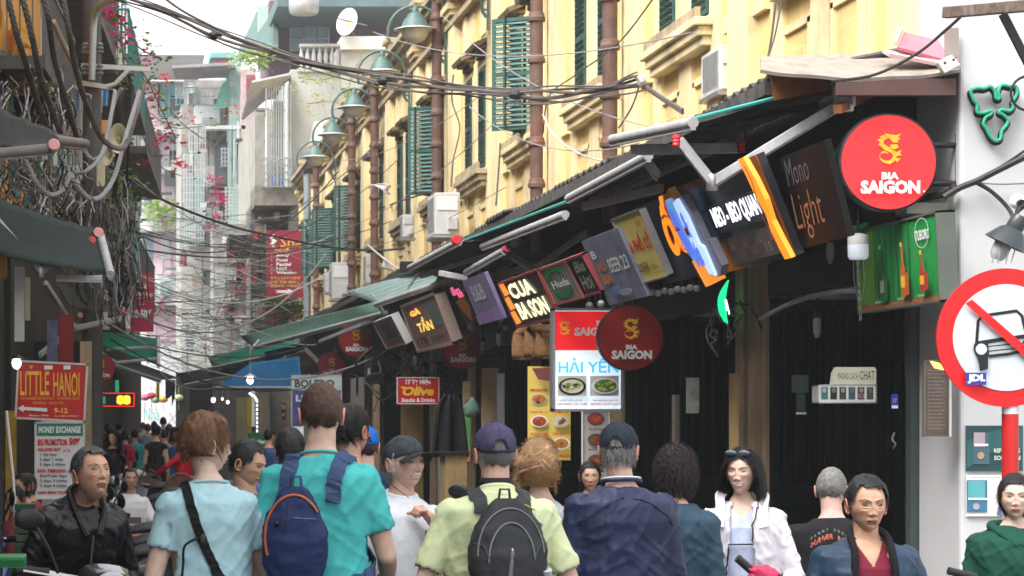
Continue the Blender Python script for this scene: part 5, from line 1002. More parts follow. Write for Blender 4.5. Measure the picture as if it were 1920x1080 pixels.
cab('pale straight wire slanting up in front of the green lamps', [(545, 400, 46), (640, 330, 40), (720, 255, 36)], .012, PALEW)
cab('pair of slack wires on the pale wall between the pilasters', [(1455, -5, 16.8), (1448, 60, 16.8), (1438, 120, 16.8)], .008, CB1)
cab('thin wire with a coil on the pale wall', [(1466, 0, 16.7), (1452, 70, 16.7), (1436, 118, 16.7)], .006, CB1)
cab('thin cable drooping from the bundle knot past the rusty pipe', [(1200, 156, 20.5), (1185, 200, 20.6), (1160, 240, 20.8)], .008, CB1)
cab('curved wire from the top edge down to the pipe by the green shutter', [(1230, -10, 20), (1160, 80, 21.5), (1080, 140, 23), (1030, 180, 24), (1018, 250, 24.5)], .008, CB1)
cab('loose pale wire looping down to the canopy edge', [(1018, 215, 24), (1040, 255, 23), (1090, 290, 22), (1155, 306, 20)], .009, PALEW)
cab('dark wire hanging on the yellow wall beside the first air conditioner', [(850, 140, 32), (848, 190, 32), (862, 240, 31.8), (850, 300, 31.6), (846, 350, 31.5)], .012, CB1)
cab('dark wire below the wide open shutter', [(938, 268, 28.5), (935, 320, 28.5), (930, 385, 28.4)], .011, CB1)
cab('black cables fastened across the white wall to the right', [(1770, 370, 13.5), (1800, 352, 13.48), (1830, 340, 13.46), (1870, 320, 13.4), (1940, 285, 13.3)], .02)
cab('second black cable rising over the white wall', [(1830, 340, 13.45), (1880, 310, 13.4), (1940, 270, 13.3)], .008)
cab('cable curving down across the white wall to the lamp', [(1830, 342, 13.47), (1860, 360, 13.46), (1890, 390, 13.45), (1905, 420, 13.4)], .012)
cab('grey cable along the white wall', [(1825, 342, 13.5), (1880, 345, 13.5), (1940, 342, 13.5)], .006, GREYC)
cab('thick black cable coming out behind the largest red sign', [(1690, 378, 13.9), (1730, 372, 13.8), (1772, 362, 13.6), (1790, 350, 13.5)], .022)
cab('thin black cable swinging under the canopy to the green signboard', [(1425, 598, 17), (1480, 570, 16), (1540, 552, 15), (1600, 545, 14.6)], .016, GREYC)
rr = random.Random(5)
WL = ['highest of the twelve sagging wires between the left pole and the yellow wall']+[n+' highest of the twelve sagging wires between the left pole and the yellow wall' for n in 'second third fourth fifth sixth seventh eighth ninth tenth eleventh'.split()]+['lowest of the twelve sagging wires between the left pole and the yellow wall']
names = ['first', 'second', 'third', 'fourth', 'fifth', 'sixth', 'seventh', 'eighth', 'ninth', 'tenth', 'eleventh', 'twelfth']
for i in range(12):   # cross-street wires, middle distance
    y0 = 330+28*i+rr.uniform(-20, 20); y1 = y0+rr.uniform(-60, 110); Y = rr.uniform(34, 56)
    solo(MB().tube(cable([P(rr.uniform(150, 260), y0, 32), P(rr.uniform(560, 760), y1-30, Y)], sag=rr.uniform(.3, 1.1), n=18), rr.choice((.007, .010, .014)), 6), 'cable', rr.choice((RUBBER, RUBBER, GREYC, PALEW)), WL[i], 'cable', group='sagging cross street wires', smooth=True)
for i, (a, b) in enumerate((((640, 430, 46), (1010, 150, 24)), ((620, 300, 48), (900, 180, 30)), ((700, 60, 30), (1300, 60, 18)), ((880, 200, 28), (1200, 268, 20)), ((600, 470, 50), (950, 350, 27)), ((830, 30, 30), (1280, 250, 18.5)))):
    solo(MB().tube(cable([P(*a), P(*b)], sag=.25, n=16), .006, 5), 'cable', GREYC, 'hair thin wire '+['crossing the open green shutter', 'crossing the third green lamp', 'level along the top of the yellow wall', 'running down to the near canopy end', 'lowest along the yellow wall', 'slanting across both near downpipes'][i], 'cable', group='hair thin wires along the yellow wall')
# twisted pair cables on the left
def twisted(label, pts, r, m, pitch=.16, group=None):
    p = spline([P(*a) for a in pts], 14); mb = MB(); root = thing('twisted_cable', label, 'cable', p[-1], 0, group); L = [0]
    for a, b in zip(p, p[1:]): L.append(L[-1]+(b-a).length)
    # resample
    n = max(20, int(L[-1]/(pitch/6))); Q = []; j = 0
    for i in range(n+1):
        s = L[-1]*i/n
        while j < len(L)-2 and L[j+1] < s: j += 1
        t = (s-L[j])/max(1e-6, L[j+1]-L[j]); Q.append((p[j].lerp(p[j+1], t), (p[j+1]-p[j]).normalized(), s))
    for k in range(3):
        pt = []
        for c, t, s in Q:
            u = t.cross(V(0, 1, 0)).normalized(); v = V(0, 1, 0); a = s/pitch*2*math.pi+k*2.094; pt.append(c+(u*math.cos(a)+v*math.sin(a))*r*.62)
        build(MB().tube(pt, r*.6, 6), 'strand', m, root, smooth=True)
TG = 'twisted cables hanging from the top left'
twisted('leftmost twisted cable running from the top edge down past the orange wall', [(12, -20, 20), (30, 60, 20), (52, 130, 20.5), (70, 190, 21), (92, 250, 21.5)], .026, CB1, group=TG)
twisted('twisted cable in front of the orange arch', [(38, -20, 20), (58, 60, 20), (75, 140, 20.5), (95, 200, 21), (118, 262, 22)], .026, CB1, group=TG)
twisted('twisted cable with reddish coil on top, crossing the vent panel', [(78, -20, 20), (92, 40, 20), (100, 100, 20.5), (112, 150, 21), (128, 200, 21.5), (145, 262, 22)], .026, CB1, group=TG)
twisted('rightmost twisted cable curving into the loudspeaker loop', [(115, -20, 20), (130, 60, 20), (142, 130, 20.5), (160, 190, 21), (185, 250, 22), (205, 272, 22.5), (228, 278, 23), (240, 262, 23.5), (262, 190, 24.5), (272, 150, 25)], .024, CB1, group=TG)
LG = 'grey cable loops under the pole'
twisted('largest grey twisted loop hanging lowest under the loudspeakers', [(118, 300, 22), (140, 345, 22), (165, 370, 22.3), (190, 368, 22.6), (215, 330, 23), (235, 260, 23.5), (262, 170, 24)], .022, GREYC, group=LG)
twisted('short grey twisted loop left of the loudspeakers', [(150, 260, 24), (165, 292, 24), (180, 298, 24), (197, 278, 24.3), (212, 200, 25), (228, 165, 25)], .02, GREYC, group=LG)
twisted('middle grey loop passing behind the largest loop', [(125, 310, 23), (145, 325, 23), (165, 318, 23), (190, 290, 23.5), (205, 230, 24), (216, 170, 24.5)], .018, GREYC, group=LG)
twisted('low brown grey loop over the dirty air conditioner', [(48, 300, 21), (70, 345, 21), (95, 365, 21.2), (118, 355, 21.5), (132, 325, 21.8)], .02, GREYC, group=LG)
cab('black cable falling from the crossarm beside the loudspeakers', [(232, 160, 27), (222, 220, 27), (220, 290, 27.5), (214, 380, 28)], .03); cab('second black cable right of the loudspeakers', [(250, 160, 27), (243, 240, 27), (238, 330, 28), (235, 420, 29)], .018)
cab('thin white vertical wire at top left', [(76, -10, 20), (77, 40, 20), (77, 100, 20)], .006, PALEW); cab('beige tube leaning behind the twisted cables', [(100, 40, 22), (118, 80, 22.3), (137, 118, 22.6)], .028, mat('beige_tube', (.45, .33, .22), .7))
# tangles
def tangle(label, x0, y0, x1, y1, Ya, Yb, n, seed, ms=(RUBBER, GREYC, CB1, PALEW), down=True, rmax=.014):
    rr = random.Random(seed); roots = {}
    for k in range(len(ms)):
        mb = MB()
        for i in range(n//len(ms)):
            Y = rr.uniform(Ya, Yb); x = rr.uniform(x0, x1 if down else (x0+x1)/2); y = rr.uniform(y0, y0+(y1-y0)*(.35 if down else .95)); pts = [P(x, y, Y)]; 
            for j in range(5):
                x += rr.uniform(-.13, .16)*(x1-x0) if down else rr.uniform(.04, .24)*(x1-x0); y += rr.uniform(.02, .24)*(y1-y0) if down else rr.uniform(-.07, .11)*(y1-y0); pts.append(P(min(max(x, x0-20), x1+30), min(y, y1+10), Y+rr.uniform(-.4, .4)))
            mb.tube(spline(pts, 5), rr.uniform(.004, rmax), 5, cap=False)
        roots[k] = mb
    root = thing('tangled_wires', label, 'wires', P((x0+x1)/2, y1, (Ya+Yb)/2))
    for k, mb in roots.items(): build(mb, 'wire_strands', ms[k], root, kind='stuff')
tangle('dense hanging tangle of wires over the left wall, above the broad awning', 0, 280, 150, 430, 21, 25, 72, 1, ms=(RUBBER, CB1, RUBBER, PALEW), rmax=.009)
tangle('tangle of wires around the utility pole and horn loudspeakers', 140, 330, 250, 600, 26, 31, 110, 2, ms=(RUBBER, GREYC, RUBBER, CB1), rmax=.009)
tangle('messy crossing wires over the middle of the street', 200, 400, 560, 640, 38, 56, 64, 3, down=False, rmax=.006)
tangle('knot of wires behind the red tattoo sign', 210, 500, 400, 720, 48, 60, 36, 4, down=False, rmax=.008)
tangle('loose wires over the upper left orange wall', 0, 120, 140, 300, 22, 26, 44, 6, rmax=.009)
tangle('wires and hoses dangling under the snack bar signs', 690, 640, 960, 760, 32, 37, 50, 8, ms=(RUBBER, RUBBER, RUBBER), rmax=.018)
tangle('jumble of loose wires beside the round red sign', 1330, 560, 1420, 660, 17.2, 18.5, 12, 9, ms=(RUBBER, GREYC), rmax=.01)
tangle('drooping wires between the far awnings', 300, 560, 480, 700, 50, 60, 30, 12, down=False, rmax=.008)
# ================= climbing plants =================
LEAF = mat('vine_leaf', (.09, .20, .03), .6, vary=.5, scale=14, bump=0); LEAFL = trl('light_vine_leaf', (.30, .42, .08), .4, vary=.3, scale=12, bump=0); FLW = trl('magenta_bract', (.75, .03, .22), .3, vary=.3, scale=16, bump=0); FLR = trl('red_bract', (.80, .03, .08), .3, vary=.3, scale=16, bump=0)
def vine(label, lines, nl, nf, sp, seed=0, lm=LEAF, fm=FLW, ls=.055, name='bougainvillea', clusters=None, cat='plant'):
    rr = random.Random(seed); L3 = [spline([P(*a) for a in l], 10) for l in lines]; allp = [p for l in L3 for p in l]
    root = thing(name, label, cat, min(allp, key=lambda p: p.z))
    mb = MB()
    for l in L3: mb.tube(l, .012, 5)
    build(mb, 'stems', WOOD, root, kind='stuff')
    def scatter(n, s, size, pts):
        mb = MB()
        for i in range(n):
            c = rr.choice(pts)+V(rr.gauss(0, s), rr.gauss(0, s*.7), rr.gauss(0, s)); q_ = Matrix.Rotation(rr.uniform(0, 6.28), 3, 'Z') @ Matrix.Rotation(rr.uniform(0, 3.14), 3, 'X'); z = size*rr.uniform(.6, 1.3)
            a, b, c2, d = (q_ @ V(-z, 0, 0)), (q_ @ V(0, -z*.5, z*.1)), (q_ @ V(z, 0, 0)), (q_ @ V(0, z*.5, z*.1)); mb.add([c+a, c+b, c+c2, c+d], [(0, 1, 2), (0, 2, 3)])
        return mb
    if nl: build(scatter(nl, sp, ls, allp), 'foliage', lm, root, kind='stuff')
    if nf: 
        cs = [P(*a) for a in clusters] if clusters else [rr.choice(allp)+V(rr.gauss(0, sp), 0, rr.gauss(0, sp)) for _ in range(max(4, nf//22))]
        build(scatter(nf, .09 if clusters is None else .13, .05, cs), 'flowers', fm, root, kind='stuff')
vine('bougainvillea spray trailing from the crossarm against the white sky', [[(215, 20, 33), (240, 60, 33), (262, 90, 33), (300, 110, 33)], [(235, 100, 34), (270, 140, 34), (300, 200, 34), (330, 260, 34)], [(225, 30, 33), (232, 120, 33), (240, 160, 33)]], 260, 70, .12, 1, lm=LEAF, ls=.045)
vine('magenta bougainvillea scattered in front of the far white building', [[(262, 130, 50), (300, 180, 50), (340, 230, 50), (380, 260, 52)], [(280, 210, 52), (330, 240, 52), (420, 230, 56)], [(240, 180, 45), (290, 300, 48), (340, 330, 52)]], 120, 260, .35, 2, fm=FLR)
vine('bright flower bunch hanging in a net bag beside the caged balcony', [[(395, 330, 62), (405, 370, 62), (398, 400, 62), (405, 430, 62)]], 30, 260, .12, 3)
vine('red bougainvillea spilling around the spa sign', [[(478, 440, 58), (460, 520, 58), (430, 580, 58)], [(500, 575, 58), (540, 575, 58), (570, 585, 58)], [(450, 470, 60), (430, 540, 60), (380, 640, 60)]], 260, 260, .2, 4, fm=FLR)
vine('mass of green leaves and pink flowers under the spa sign', [[(500, 560, 58), (530, 575, 58), (565, 590, 58)], [(505, 585, 58), (560, 570, 58)]], 900, 300, .18, 5)
vine('bright green tree sprigs growing on the grey rooftop wall', [[(560, 145, 60), (600, 150, 60), (640, 140, 60)], [(575, 195, 60), (620, 190, 60), (650, 200, 60)], [(650, 200, 60), (655, 160, 60), (670, 120, 60)]], 320, 0, .16, 6, lm=LEAFL, name='rooftop_shrub')
vine('small green shrub beside the dark slanting roof', [[(450, 105, 62), (470, 112, 62), (500, 105, 62)]], 420, 0, .16, 7, lm=LEAFL, name='rooftop_shrub')
vine('green climber on the pole beside the tangled wires', [[(235, 330, 34), (232, 380, 34), (240, 430, 34)], [(205, 360, 33), (212, 420, 33)]], 420, 12, .12, 8, lm=LEAF, name='climber')
vine('potted green plant on the white ledge of the far building', [[(290, 400, 86), (300, 392, 86), (310, 398, 86)]], 200, 0, .3, 9, lm=LEAFL, name='potted_plant', ls=.12)
vine('pink blossoms at the very top by the street lamp arm', [[(205, 30, 32), (212, 34, 32), (218, 38, 32)], [(222, 72, 32), (228, 80, 32)]], 20, 90, .06, 10)
# ================= people =================
def skinmat():
    m = mat('skin', (1, 1, 1), .52, vary=.13, scale=45, bump=.12, vcol=True, spec=.35); b = m.node_tree.nodes['Principled BSDF']
    b.inputs['Subsurface Weight'].default_value = .0; return m
SKIN = skinmat()
def cloth(name, col, fr=60, **k): return mat(name, col, **{**dict(rough=.85, vary=.10, scale=9, bump=.12, bscale=60, spec=.2), **k})
def remesh(mb, vox, sm=3, name='body'):
    me = mb.mesh('tmp'); o = bpy.data.objects.new('tmp', me); COL.objects.link(o)
    r = o.modifiers.new('r', 'REMESH'); r.mode = 'VOXEL'; r.voxel_size = vox
    s = o.modifiers.new('s', 'SMOOTH'); s.iterations = sm; s.factor = .6
    dg = bpy.context.evaluated_depsgraph_get(); m2 = bpy.data.meshes.new_from_object(o.evaluated_get(dg)); bpy.data.objects.remove(o); bpy.data.meshes.remove(me)
    n = len(m2.vertices); v = np.empty(n*3); m2.vertices.foreach_get('co', v); v = v.reshape(n, 3); nn = np.empty(n*3); m2.vertices.foreach_get('normal', nn); nn = nn.reshape(n, 3)
    f = [tuple(p.vertices) for p in m2.polygons]; bpy.data.meshes.remove(m2); return v, nn, f
def limb(mb, pts, rs, n=12, sy=1.):
    P3 = [Vector(p) for p in pts]; mb.tube(P3, rs, n)
    for p, r in zip(P3, rs): mb.ball(p, r*.995, 12, 8)
def ellipse_loft(mb, rings, n=24, T=None):   # rings: (centre, half width, half depth) in x / y, z up
    o = len(mb.v)
    for c, a, b in rings:
        for j in range(n):
            t = 2*math.pi*j/n; e = .85; ct, st = math.cos(t), math.sin(t)
            p = Vector((c[0]+a*math.copysign(abs(ct)**e, ct), c[1]+b*math.copysign(abs(st)**e, st), c[2])); mb.v.append(tuple(T @ p if T else p))
    for i in range(len(rings)-1):
        for j in range(n):
            a = o+i*n+j; b = o+i*n+(j+1) % n; mb.f.append((a, b, b+n, a+n))
    mb.f.append(tuple(range(o+n-1, o-1, -1))); mb.f.append(tuple(range(o+(len(rings)-1)*n, o+len(rings)*n)))
# ---- head ----
def head_geo(age=.3, male=True, asian=False, smile=0., skin=(.50, .29, .20), brow=(.05, .035, .03), lips=None, stub=0., moust=None, fat=0., nu=150, nv=130, mouthopen=0., eyes=None):
    th = np.linspace(0, 2*np.pi, nu, endpoint=False); th = th-.55*np.sin(th)*1.0   # denser around 0 (front)
    ph = np.linspace(.02, np.pi-.02, nv); ph = ph-.16*np.sin(2*(ph-np.pi/2)-.35)-.16*math.sin(.35)*0; TH, PH = np.meshgrid(th, ph, indexing='ij')
    dx = np.sin(PH)*np.sin(TH); dy = -np.sin(PH)*np.cos(TH); dz = np.cos(PH)
    a, b, c = .0745, .096, .117
    x = a*np.sign(dx)*np.abs(dx)**.93; y = b*np.sign(dy)*np.abs(dy)**.95; z = c*dz; t = np.clip(-z/c, 0, 1); x = x*.965; z = z*(1+.045*t); fr = np.clip(-dy*1.6, 0, 1)
    x *= 1-(.40 if not male else .33)*t**1.9+fat*t*(1-t)*.8-.05*fr*np.exp(-((z+.05)/.02)**2)*(1-fat*3); x *= 1+.03*np.exp(-((z-.05)/.04)**2)
    y = np.where(y > 0, y*(1-.50*t**1.3)+.012*np.clip(z/c, -.5, 1)*(1-t), y*(1-.10*t)); y -= .010*t*fr
    y = np.where((y < 0), np.where(z > .045, y+ .35*(z-.045)*fr*.5, y), y)
    def G(x0, z0, sx, sz, both=True):
        g = np.exp(-((x-x0)/sx)**2-((z-z0)/sz)**2)
        if both and x0: g = g+np.exp(-((x+x0)/sx)**2-((z-z0)/sz)**2)
        return g*fr
    d = np.zeros_like(x); nh = .85 if asian else 1.
    d += .0045*G(.026, .022, .020, .007)*(1.2 if male else .6)            # brow
    d -= (.012 if not asian else .008)*G(.030, .003, .016, .011)         # sockets
    d -= .004*G(.012, .004, .006, .010)
    d += .0035*G(.031, .001, .010, .0055)                               # lids
    d += nh*.010*G(0, -.008, .0075, .020, False); d += nh*.017*G(0, -.034, .0095, .011, False); d += .008*G(.0125, -.038, .0065, .006)
    d -= .004*G(.007, -.046, .004, .003)
    d += .0045*G(.040, -.022+.006*smile, .016, .014)*(1+.9*smile)
    d -= .0045*np.exp(-((np.abs(x)-(.019+.26*np.clip(-.036-z, 0, .05)+.003*smile))/.0042)**2-((z+.052)/.016)**2)*fr*(age+.6*smile+.15)    # nasolabial fold
    d += .006*G(0, -.062, .024, .012, False)
    mw = .0235+.007*smile; mz = -.067+smile*.30*np.clip(np.abs(x), 0, .03)**1.0*.5-.0012*(age > .7)*np.clip(np.abs(x)/.02, 0, 1)**2
    lip_u = np.exp(-(x/mw)**4-((z-(mz+.0045))/.0042)**2)*fr; lip_l = np.exp(-(x/(mw*.9))**4-((z-(mz-.0055))/.0052)**2)*fr; line = np.exp(-(x/(mw*1.1))**6-((z-mz)/.0016)**2)*fr
    d += .0035*lip_u+.0045*lip_l-.0035*line
    d -= .0035*G(0, -.082, .016, .005, False); d += .0075*G(0, -.099, .016, .012, False)
    d += age*.0012*np.sin(z*820)*G(0, .050, .035, .014, False); d -= age*.0035*G(.033, -.014, .012, .003); d += age*.003*G(.033, -.008, .011, .004); d -= age*.002*G(.0045, .022, .0016, .007)   # forehead lines, bags
    d -= age*.003*G(.05, -.045, .014, .02)
    y = y-d; 
    if moust is not None: y = y-.006*np.exp(-(x/.026)**4-((z+.054)/.0065)**2)*fr
    v = np.stack([x, y, z], -1)
    col = np.ones(v.shape)*np.array(skin); sk = np.array(skin)
    def mixc(w_, cc): 
        nonlocal col
        w_ = np.clip(w_, 0, 1)[..., None]; col = col*(1-w_)+np.array(cc)*w_
    mixc(.35*(G(.042, -.025, .02, .016)+G(0, -.036, .014, .010, False)), sk*np.array([1.15, .72, .68]))
    mixc(.25*age*G(.033, -.01, .014, .006), sk*.6)
    if stub: mixc(stub*np.clip((-.035-z)/.02, 0, 1)*np.clip(fr*1.5-.2, 0, 1)*(1-np.exp(-(x/.02)**2-((z+.03)/.02)**2)), sk*.55)
    lc = np.array(lips) if lips else sk*np.array([1.05, .55, .52]); mixc((lip_u > .35)*.75*(fr > .1)+(lip_l > .35)*.75*(fr > .1), lc); mixc(line*1.1, (.05, .015, .015))
    if mouthopen:
        mixc(((np.abs(x) < mw*.74) & (np.abs(z-mz+.0005) < .0034*mouthopen) & (fr > .1)).astype(float), (.9, .87, .8))
    mixc(.45*np.exp(-((np.abs(x)-.031)/.016)**2-((z-.003)/.008)**2)*fr, sk*.62)
    if nv < 70:
        mixc(((np.abs(np.abs(x)-.031) < .013) & (np.abs(z-.002) < .004) & (fr > .1)).astype(float)*.9, (.03, .02, .015)); mixc(((np.abs(np.abs(x)-.031) < .016) & (np.abs(z-.02) < .003) & (fr > .1)).astype(float)*.8, brow)
    mixc(np.exp(-(((np.abs(x)-.007)/.0035)**2)-((z+.0455)/.002)**2)*fr*1.0, (.06, .02, .015))
    if moust is not None: mixc(np.exp(-(x/.034)**6-((z+.0555)/.0085)**4)*fr, moust)
    vs = v.reshape(-1, 3); cs = col.reshape(-1, 3); fs = []
    for i in range(nu):
        i2 = (i+1) % nu
        for j in range(nv-1): fs.append((i*nv+j, i2*nv+j, i2*nv+j+1, i*nv+j+1))
    # ears
    e = MB()
    for s in (-1, 1):
        R_ = Matrix.Rotation(s*.35, 3, 'Z'); e.ball((s*.077, .008, -.010), 1, 14, 12, (.007, .017, .031), R_)
        ring = [Vector((s*(.083+.003*math.sin(t)), .010+.016*math.cos(t)+.004, -.008+.029*math.sin(t))) for t in [i*math.pi/8 for i in range(-5, 10)]]
        e.tube(ring, .0045, 6); e.ball((s*.078, .004, -.036), .008, 8, 6)
    o = len(vs); ev = np.array(e.v); vs = np.vstack([vs, ev]); cs = np.vstack([cs, np.ones((len(ev), 3))*sk*np.array([1.08, .8, .78])]); fs += [tuple(i+o for i in f) for f in e.f]
    return vs, cs, fs
EYEW = mat('eye_white', (.34, .30, .28), .25, vary=0, bump=0); IRIS = mat('dark_iris', (.012, .008, .006), .12, vary=0, bump=0, spec=.8)
LASH = mat('lid_line', (.03, .016, .012), .7, vary=0, bump=0)
def face_details(pr, hv, hf, fc, skin):
    bv = BVHTree.FromPolygons([Vector(p) for p in hv[:fc['_n']]], [t for t in hf if max(t) < fc['_n']])
    def S_(x, z, off=0.): 
        h = bv.ray_cast(Vector((x, -.3, z)), Vector((0, 1, 0))); return Vector((x, (h[0].y if h[0] else -.09)-off, z))
    asian = fc.get('asian', False); sm = fc.get('smile', 0.); age = fc.get('age', .3); eh = (.0030 if asian else .0042)*(1-.5*sm)
    ew, ir, la, br, fo = MB(), MB(), MB(), MB(), MB(); bc = fc.get('brow', (.05, .035, .03))
    for s in (-1, 1):
        cx, cz = .0315, .0015; tl_ = .0022 if asian else .0005
        def rim(k, up): 
            u = -1+2*k/12; zz = (eh*(1.15 if up else -.75))*(1-abs(u)**2.2); return cx+u*.0128, cz+zz+tl_*u
        U1 = [rim(k, True) for k in range(13)]; D1 = [rim(k, False) for k in range(13)]
        P1 = [S_(s*a, b, .0006) for a, b in U1]; P2 = [S_(s*a, b, .0006) for a, b in D1]; o = len(ew.v)
        mid = [((p+q_)/2)-V(0, .0022*(1-abs(-1+2*i/12)**2), 0) for i, (p, q_) in enumerate(zip(P1, P2))]
        ew.v += [tuple(p) for p in P1+mid+P2]
        for r_ in range(2):
            for i in range(12): ew.f.append((o+r_*13+i, o+r_*13+i+1, o+(r_+1)*13+i+1, o+(r_+1)*13+i))
        c = mid[6]; ir.lathe([(.0062, 0), (.0058, .0009), (.0001, .0016)], c+V(-s*.0, -.0002, 0), 16, ax=(0, -1, 0)); 
        ir.v = [(x_, y_, min(z_, cz+eh*1.05)) if abs(x_-s*cx) < .01 else (x_, y_, z_) for x_, y_, z_ in ir.v]; ir.v = [(x_, y_, max(z_, cz-eh*.72)) if abs(x_-s*cx) < .01 else (x_, y_, z_) for x_, y_, z_ in ir.v]
        la.tube([p-V(0, .0008, -.0002) for p in P1], [.0005]+[.0013]*11+[.0006], 5); la.tube([p-V(0, .0004, 0) for p in P2], [.0003]+[.0005]*11+[.0003], 4)
        fo.tube([S_(s*(cx+(-1+2*k/10)*.0135), cz+eh+.0045+.0022*(1-(-1+2*k/10)**2)+tl_*.5, -.0002) for k in range(11)], .0006, 4)
        rr = random.Random(3+s)
        for i in range(110):
            t = rr.random(); x0 = .013+.035*t; z0 = .0185+.0065*math.sin(min(1, t*1.25)*math.pi*.62)-.004*max(0, t-.7)*3+rr.uniform(-.0022, .0022)*(1-.5*t)+.0015*age; p = S_(s*x0, z0, .0006); dr = V(s*.8, -.1, .25-.6*t).normalized(); L_ = rr.uniform(.004, .0075); q_ = S_(s*(x0+abs(dr.x)*L_), z0+dr.z*L_, .0012); br.tube([p, q_], [.00055, .0002], 3, cap=False)
    for mb, nm, m in ((ew, 'eyes', EYEW), (ir, 'irises', IRIS), (la, 'eyelid_lines', LASH), (fo, 'lid_creases', LASH), (br, 'eyebrows', mat('brow_%02x' % int(bc[0]*255), bc, .7, vary=.2, bump=0))):
        if nm == 'lid_creases' and asian and age < .3: continue
        o_ = hgeo(pr, mb, nm, m); o_['kind'] = 'stuff'
def skull(d, k=1.):   # point on the scalp for direction d (same base shape as the head)
    dx, dy, dz = d; a, b, c = .0745, .096, .117
    x = a*math.copysign(abs(dx)**.93, dx); y = b*math.copysign(abs(dy)**.95, dy); z = c*dz; t = max(0, min(1, -z/c))
    x *= 1-.25*t*t; x *= 1+.03*math.exp(-((z-.05)/.04)**2); y = y*(1-.50*t**1.3)+.012*max(-.5, z/c)*(1-t) if y > 0 else y*(1-.1*t)
    if y < 0 and z > .045: y += .17*(z-.045)
    return Vector((x*k, y*k, z*k))
def hair_shell(mask, thick, seed=0, clump=.25, freq=(30, 30, 12), nu=90, nv=60, k0=1.0):
    """closed-looking shell over the scalp; mask(x,y,z)->0..1 coverage, thick(x,y,z)->m"""
    mb = MB(); idx = {}; 
    for i in range(nu):
        for j in range(nv):
            th = 2*math.pi*i/nu; ph = .02+(math.pi-.04)*j/(nv-1); d = (math.sin(ph)*math.sin(th), -math.sin(ph)*math.cos(th), math.cos(ph)); p = skull(d); m_ = mask(p.x, p.y, p.z)
            if m_ <= 0: continue
            n_ = noise.fractal(Vector((p.x*freq[0]+seed, p.y*freq[1], p.z*freq[2])), .8, 2.2, 4); nn = Vector(d).normalized()
            q_ = p+nn*(thick(p.x, p.y, p.z)*min(1, m_*2.5)*(1+clump*n_*1.6)+.0015); idx[(i, j)] = len(mb.v); mb.v.append(tuple(q_))
    for i in range(nu):
        for j in range(nv-1):
            k = [(i, j), ((i+1) % nu, j), ((i+1) % nu, j+1), (i, j+1)]
            if all(a in idx for a in k): mb.f.append(tuple(idx[a] for a in k))
    return mb
def strands(mask, n, length, comb, rad=.0012, seed=1, lift=.004, grav=1., wav=0., steps=6, body=None, base=1.0, thick=.0):
    """tapered hair strands following the skull, then falling"""
    rr = random.Random(seed); mb = MB(); made = 0; tries = 0
    while made < n and tries < n*8:
        tries += 1; u = rr.uniform(-1, 1); a = rr.uniform(0, 6.283); s = math.sqrt(1-u*u); d = Vector((s*math.cos(a), s*math.sin(a), u)); p = skull(d)
        if mask(p.x, p.y, p.z) <= rr.random()*.5: continue
        made += 1; L = length(p.x, p.y, p.z)*rr.uniform(.75, 1.15); c = Vector(comb(p.x, p.y, p.z)); nrm = d.normalized(); t = (c-nrm*c.dot(nrm)); t = t.normalized() if t.length > 1e-5 else Vector((0, 0, -1))
        off = thick+lift*rr.uniform(.4, 1.4); p = p+nrm*(off*.6); pts = [p.copy()]; w1, w2 = rr.uniform(0, 6), rr.uniform(20, 50)
        for k in range(steps):
            st = L/steps; p = p+t*st; 
            r_ = Vector((p.x/.0745, p.y/.1, p.z/.117)); 
            if r_.length < 1+off*12: 
                g_ = Vector((r_.x/.0745, r_.y/.1, r_.z/.117)).normalized(); p += g_*(1+off*12-r_.length)*.085*.9
            if wav: p += Vector((math.sin(w1+k*1.9), math.cos(w1*1.7+k*1.6), math.sin(w1*.5+k*2.1)))*wav
            t = (t*.62+Vector((p.x*1.2*0, 0, -1))*.38*grav+ (nrm*.0)).normalized() if grav else t
            pts.append(p.copy())
        side = (pts[1]-pts[0]).cross(nrm).normalized(); o = len(mb.v); m_ = len(pts)
        for k, q_ in enumerate(pts):
            wd = rad*(1-.75*k/(m_-1)); mb.v += [tuple(q_-side*wd), tuple(q_+side*wd)]
        for k in range(m_-1): a = o+2*k; mb.f.append((a, a+1, a+3, a+2))
    return mb
HM = {}
def hairmat(name, col, rough=.45):
    if name in HM: return HM[name]
    m = mat(name, col, max(rough, .5), vary=.45, scale=60, bump=.3, spec=.25); HM[name] = m; return m
# ---- hand (right hand, palm facing -Y local, fingers down -Z, thumb towards +X) ----
def hand_geo(curl=.35, vox=.0042):
    mb = MB(); mb.ball((0, 0, -.045), 1, 14, 10, (.038, .014, .045)); limb(mb, [(0, 0, .03), (0, 0, -.01), (0, 0, -.035)], [.024, .023, .026], 12)
    for i, (x, L) in enumerate(((.028, .070), (.010, .078), (-.009, .073), (-.027, .058))):
        p = Vector((x, 0, -.078)); a = .12+curl*.3; pts = [Vector((x*.7, 0, -.05)), p]; r = [.0095, .0092]
        for k, f_ in enumerate((.45, .32, .23)):
            a += curl*(.9 if k else .5); p = p+Vector((x*.12*(1-k*.4), -math.sin(a), -math.cos(a)))*L*f_; pts.append(p); r.append([.0085, .0078, .0068][k])
        limb(mb, pts, r, 8)
    limb(mb, [(.018, 0, -.015), (.038, -.012, -.035), (.050, -.024-.02*curl, -.062), (.050-.01*curl, -.034-.03*curl, -.084)], [.014, .0125, .0105, .0085], 8)
    return remesh(mb, vox, 3)
HANDS = {k: hand_geo(c) for k, c in (('relax', .35), ('grip', 1.15), ('hold', .7))}
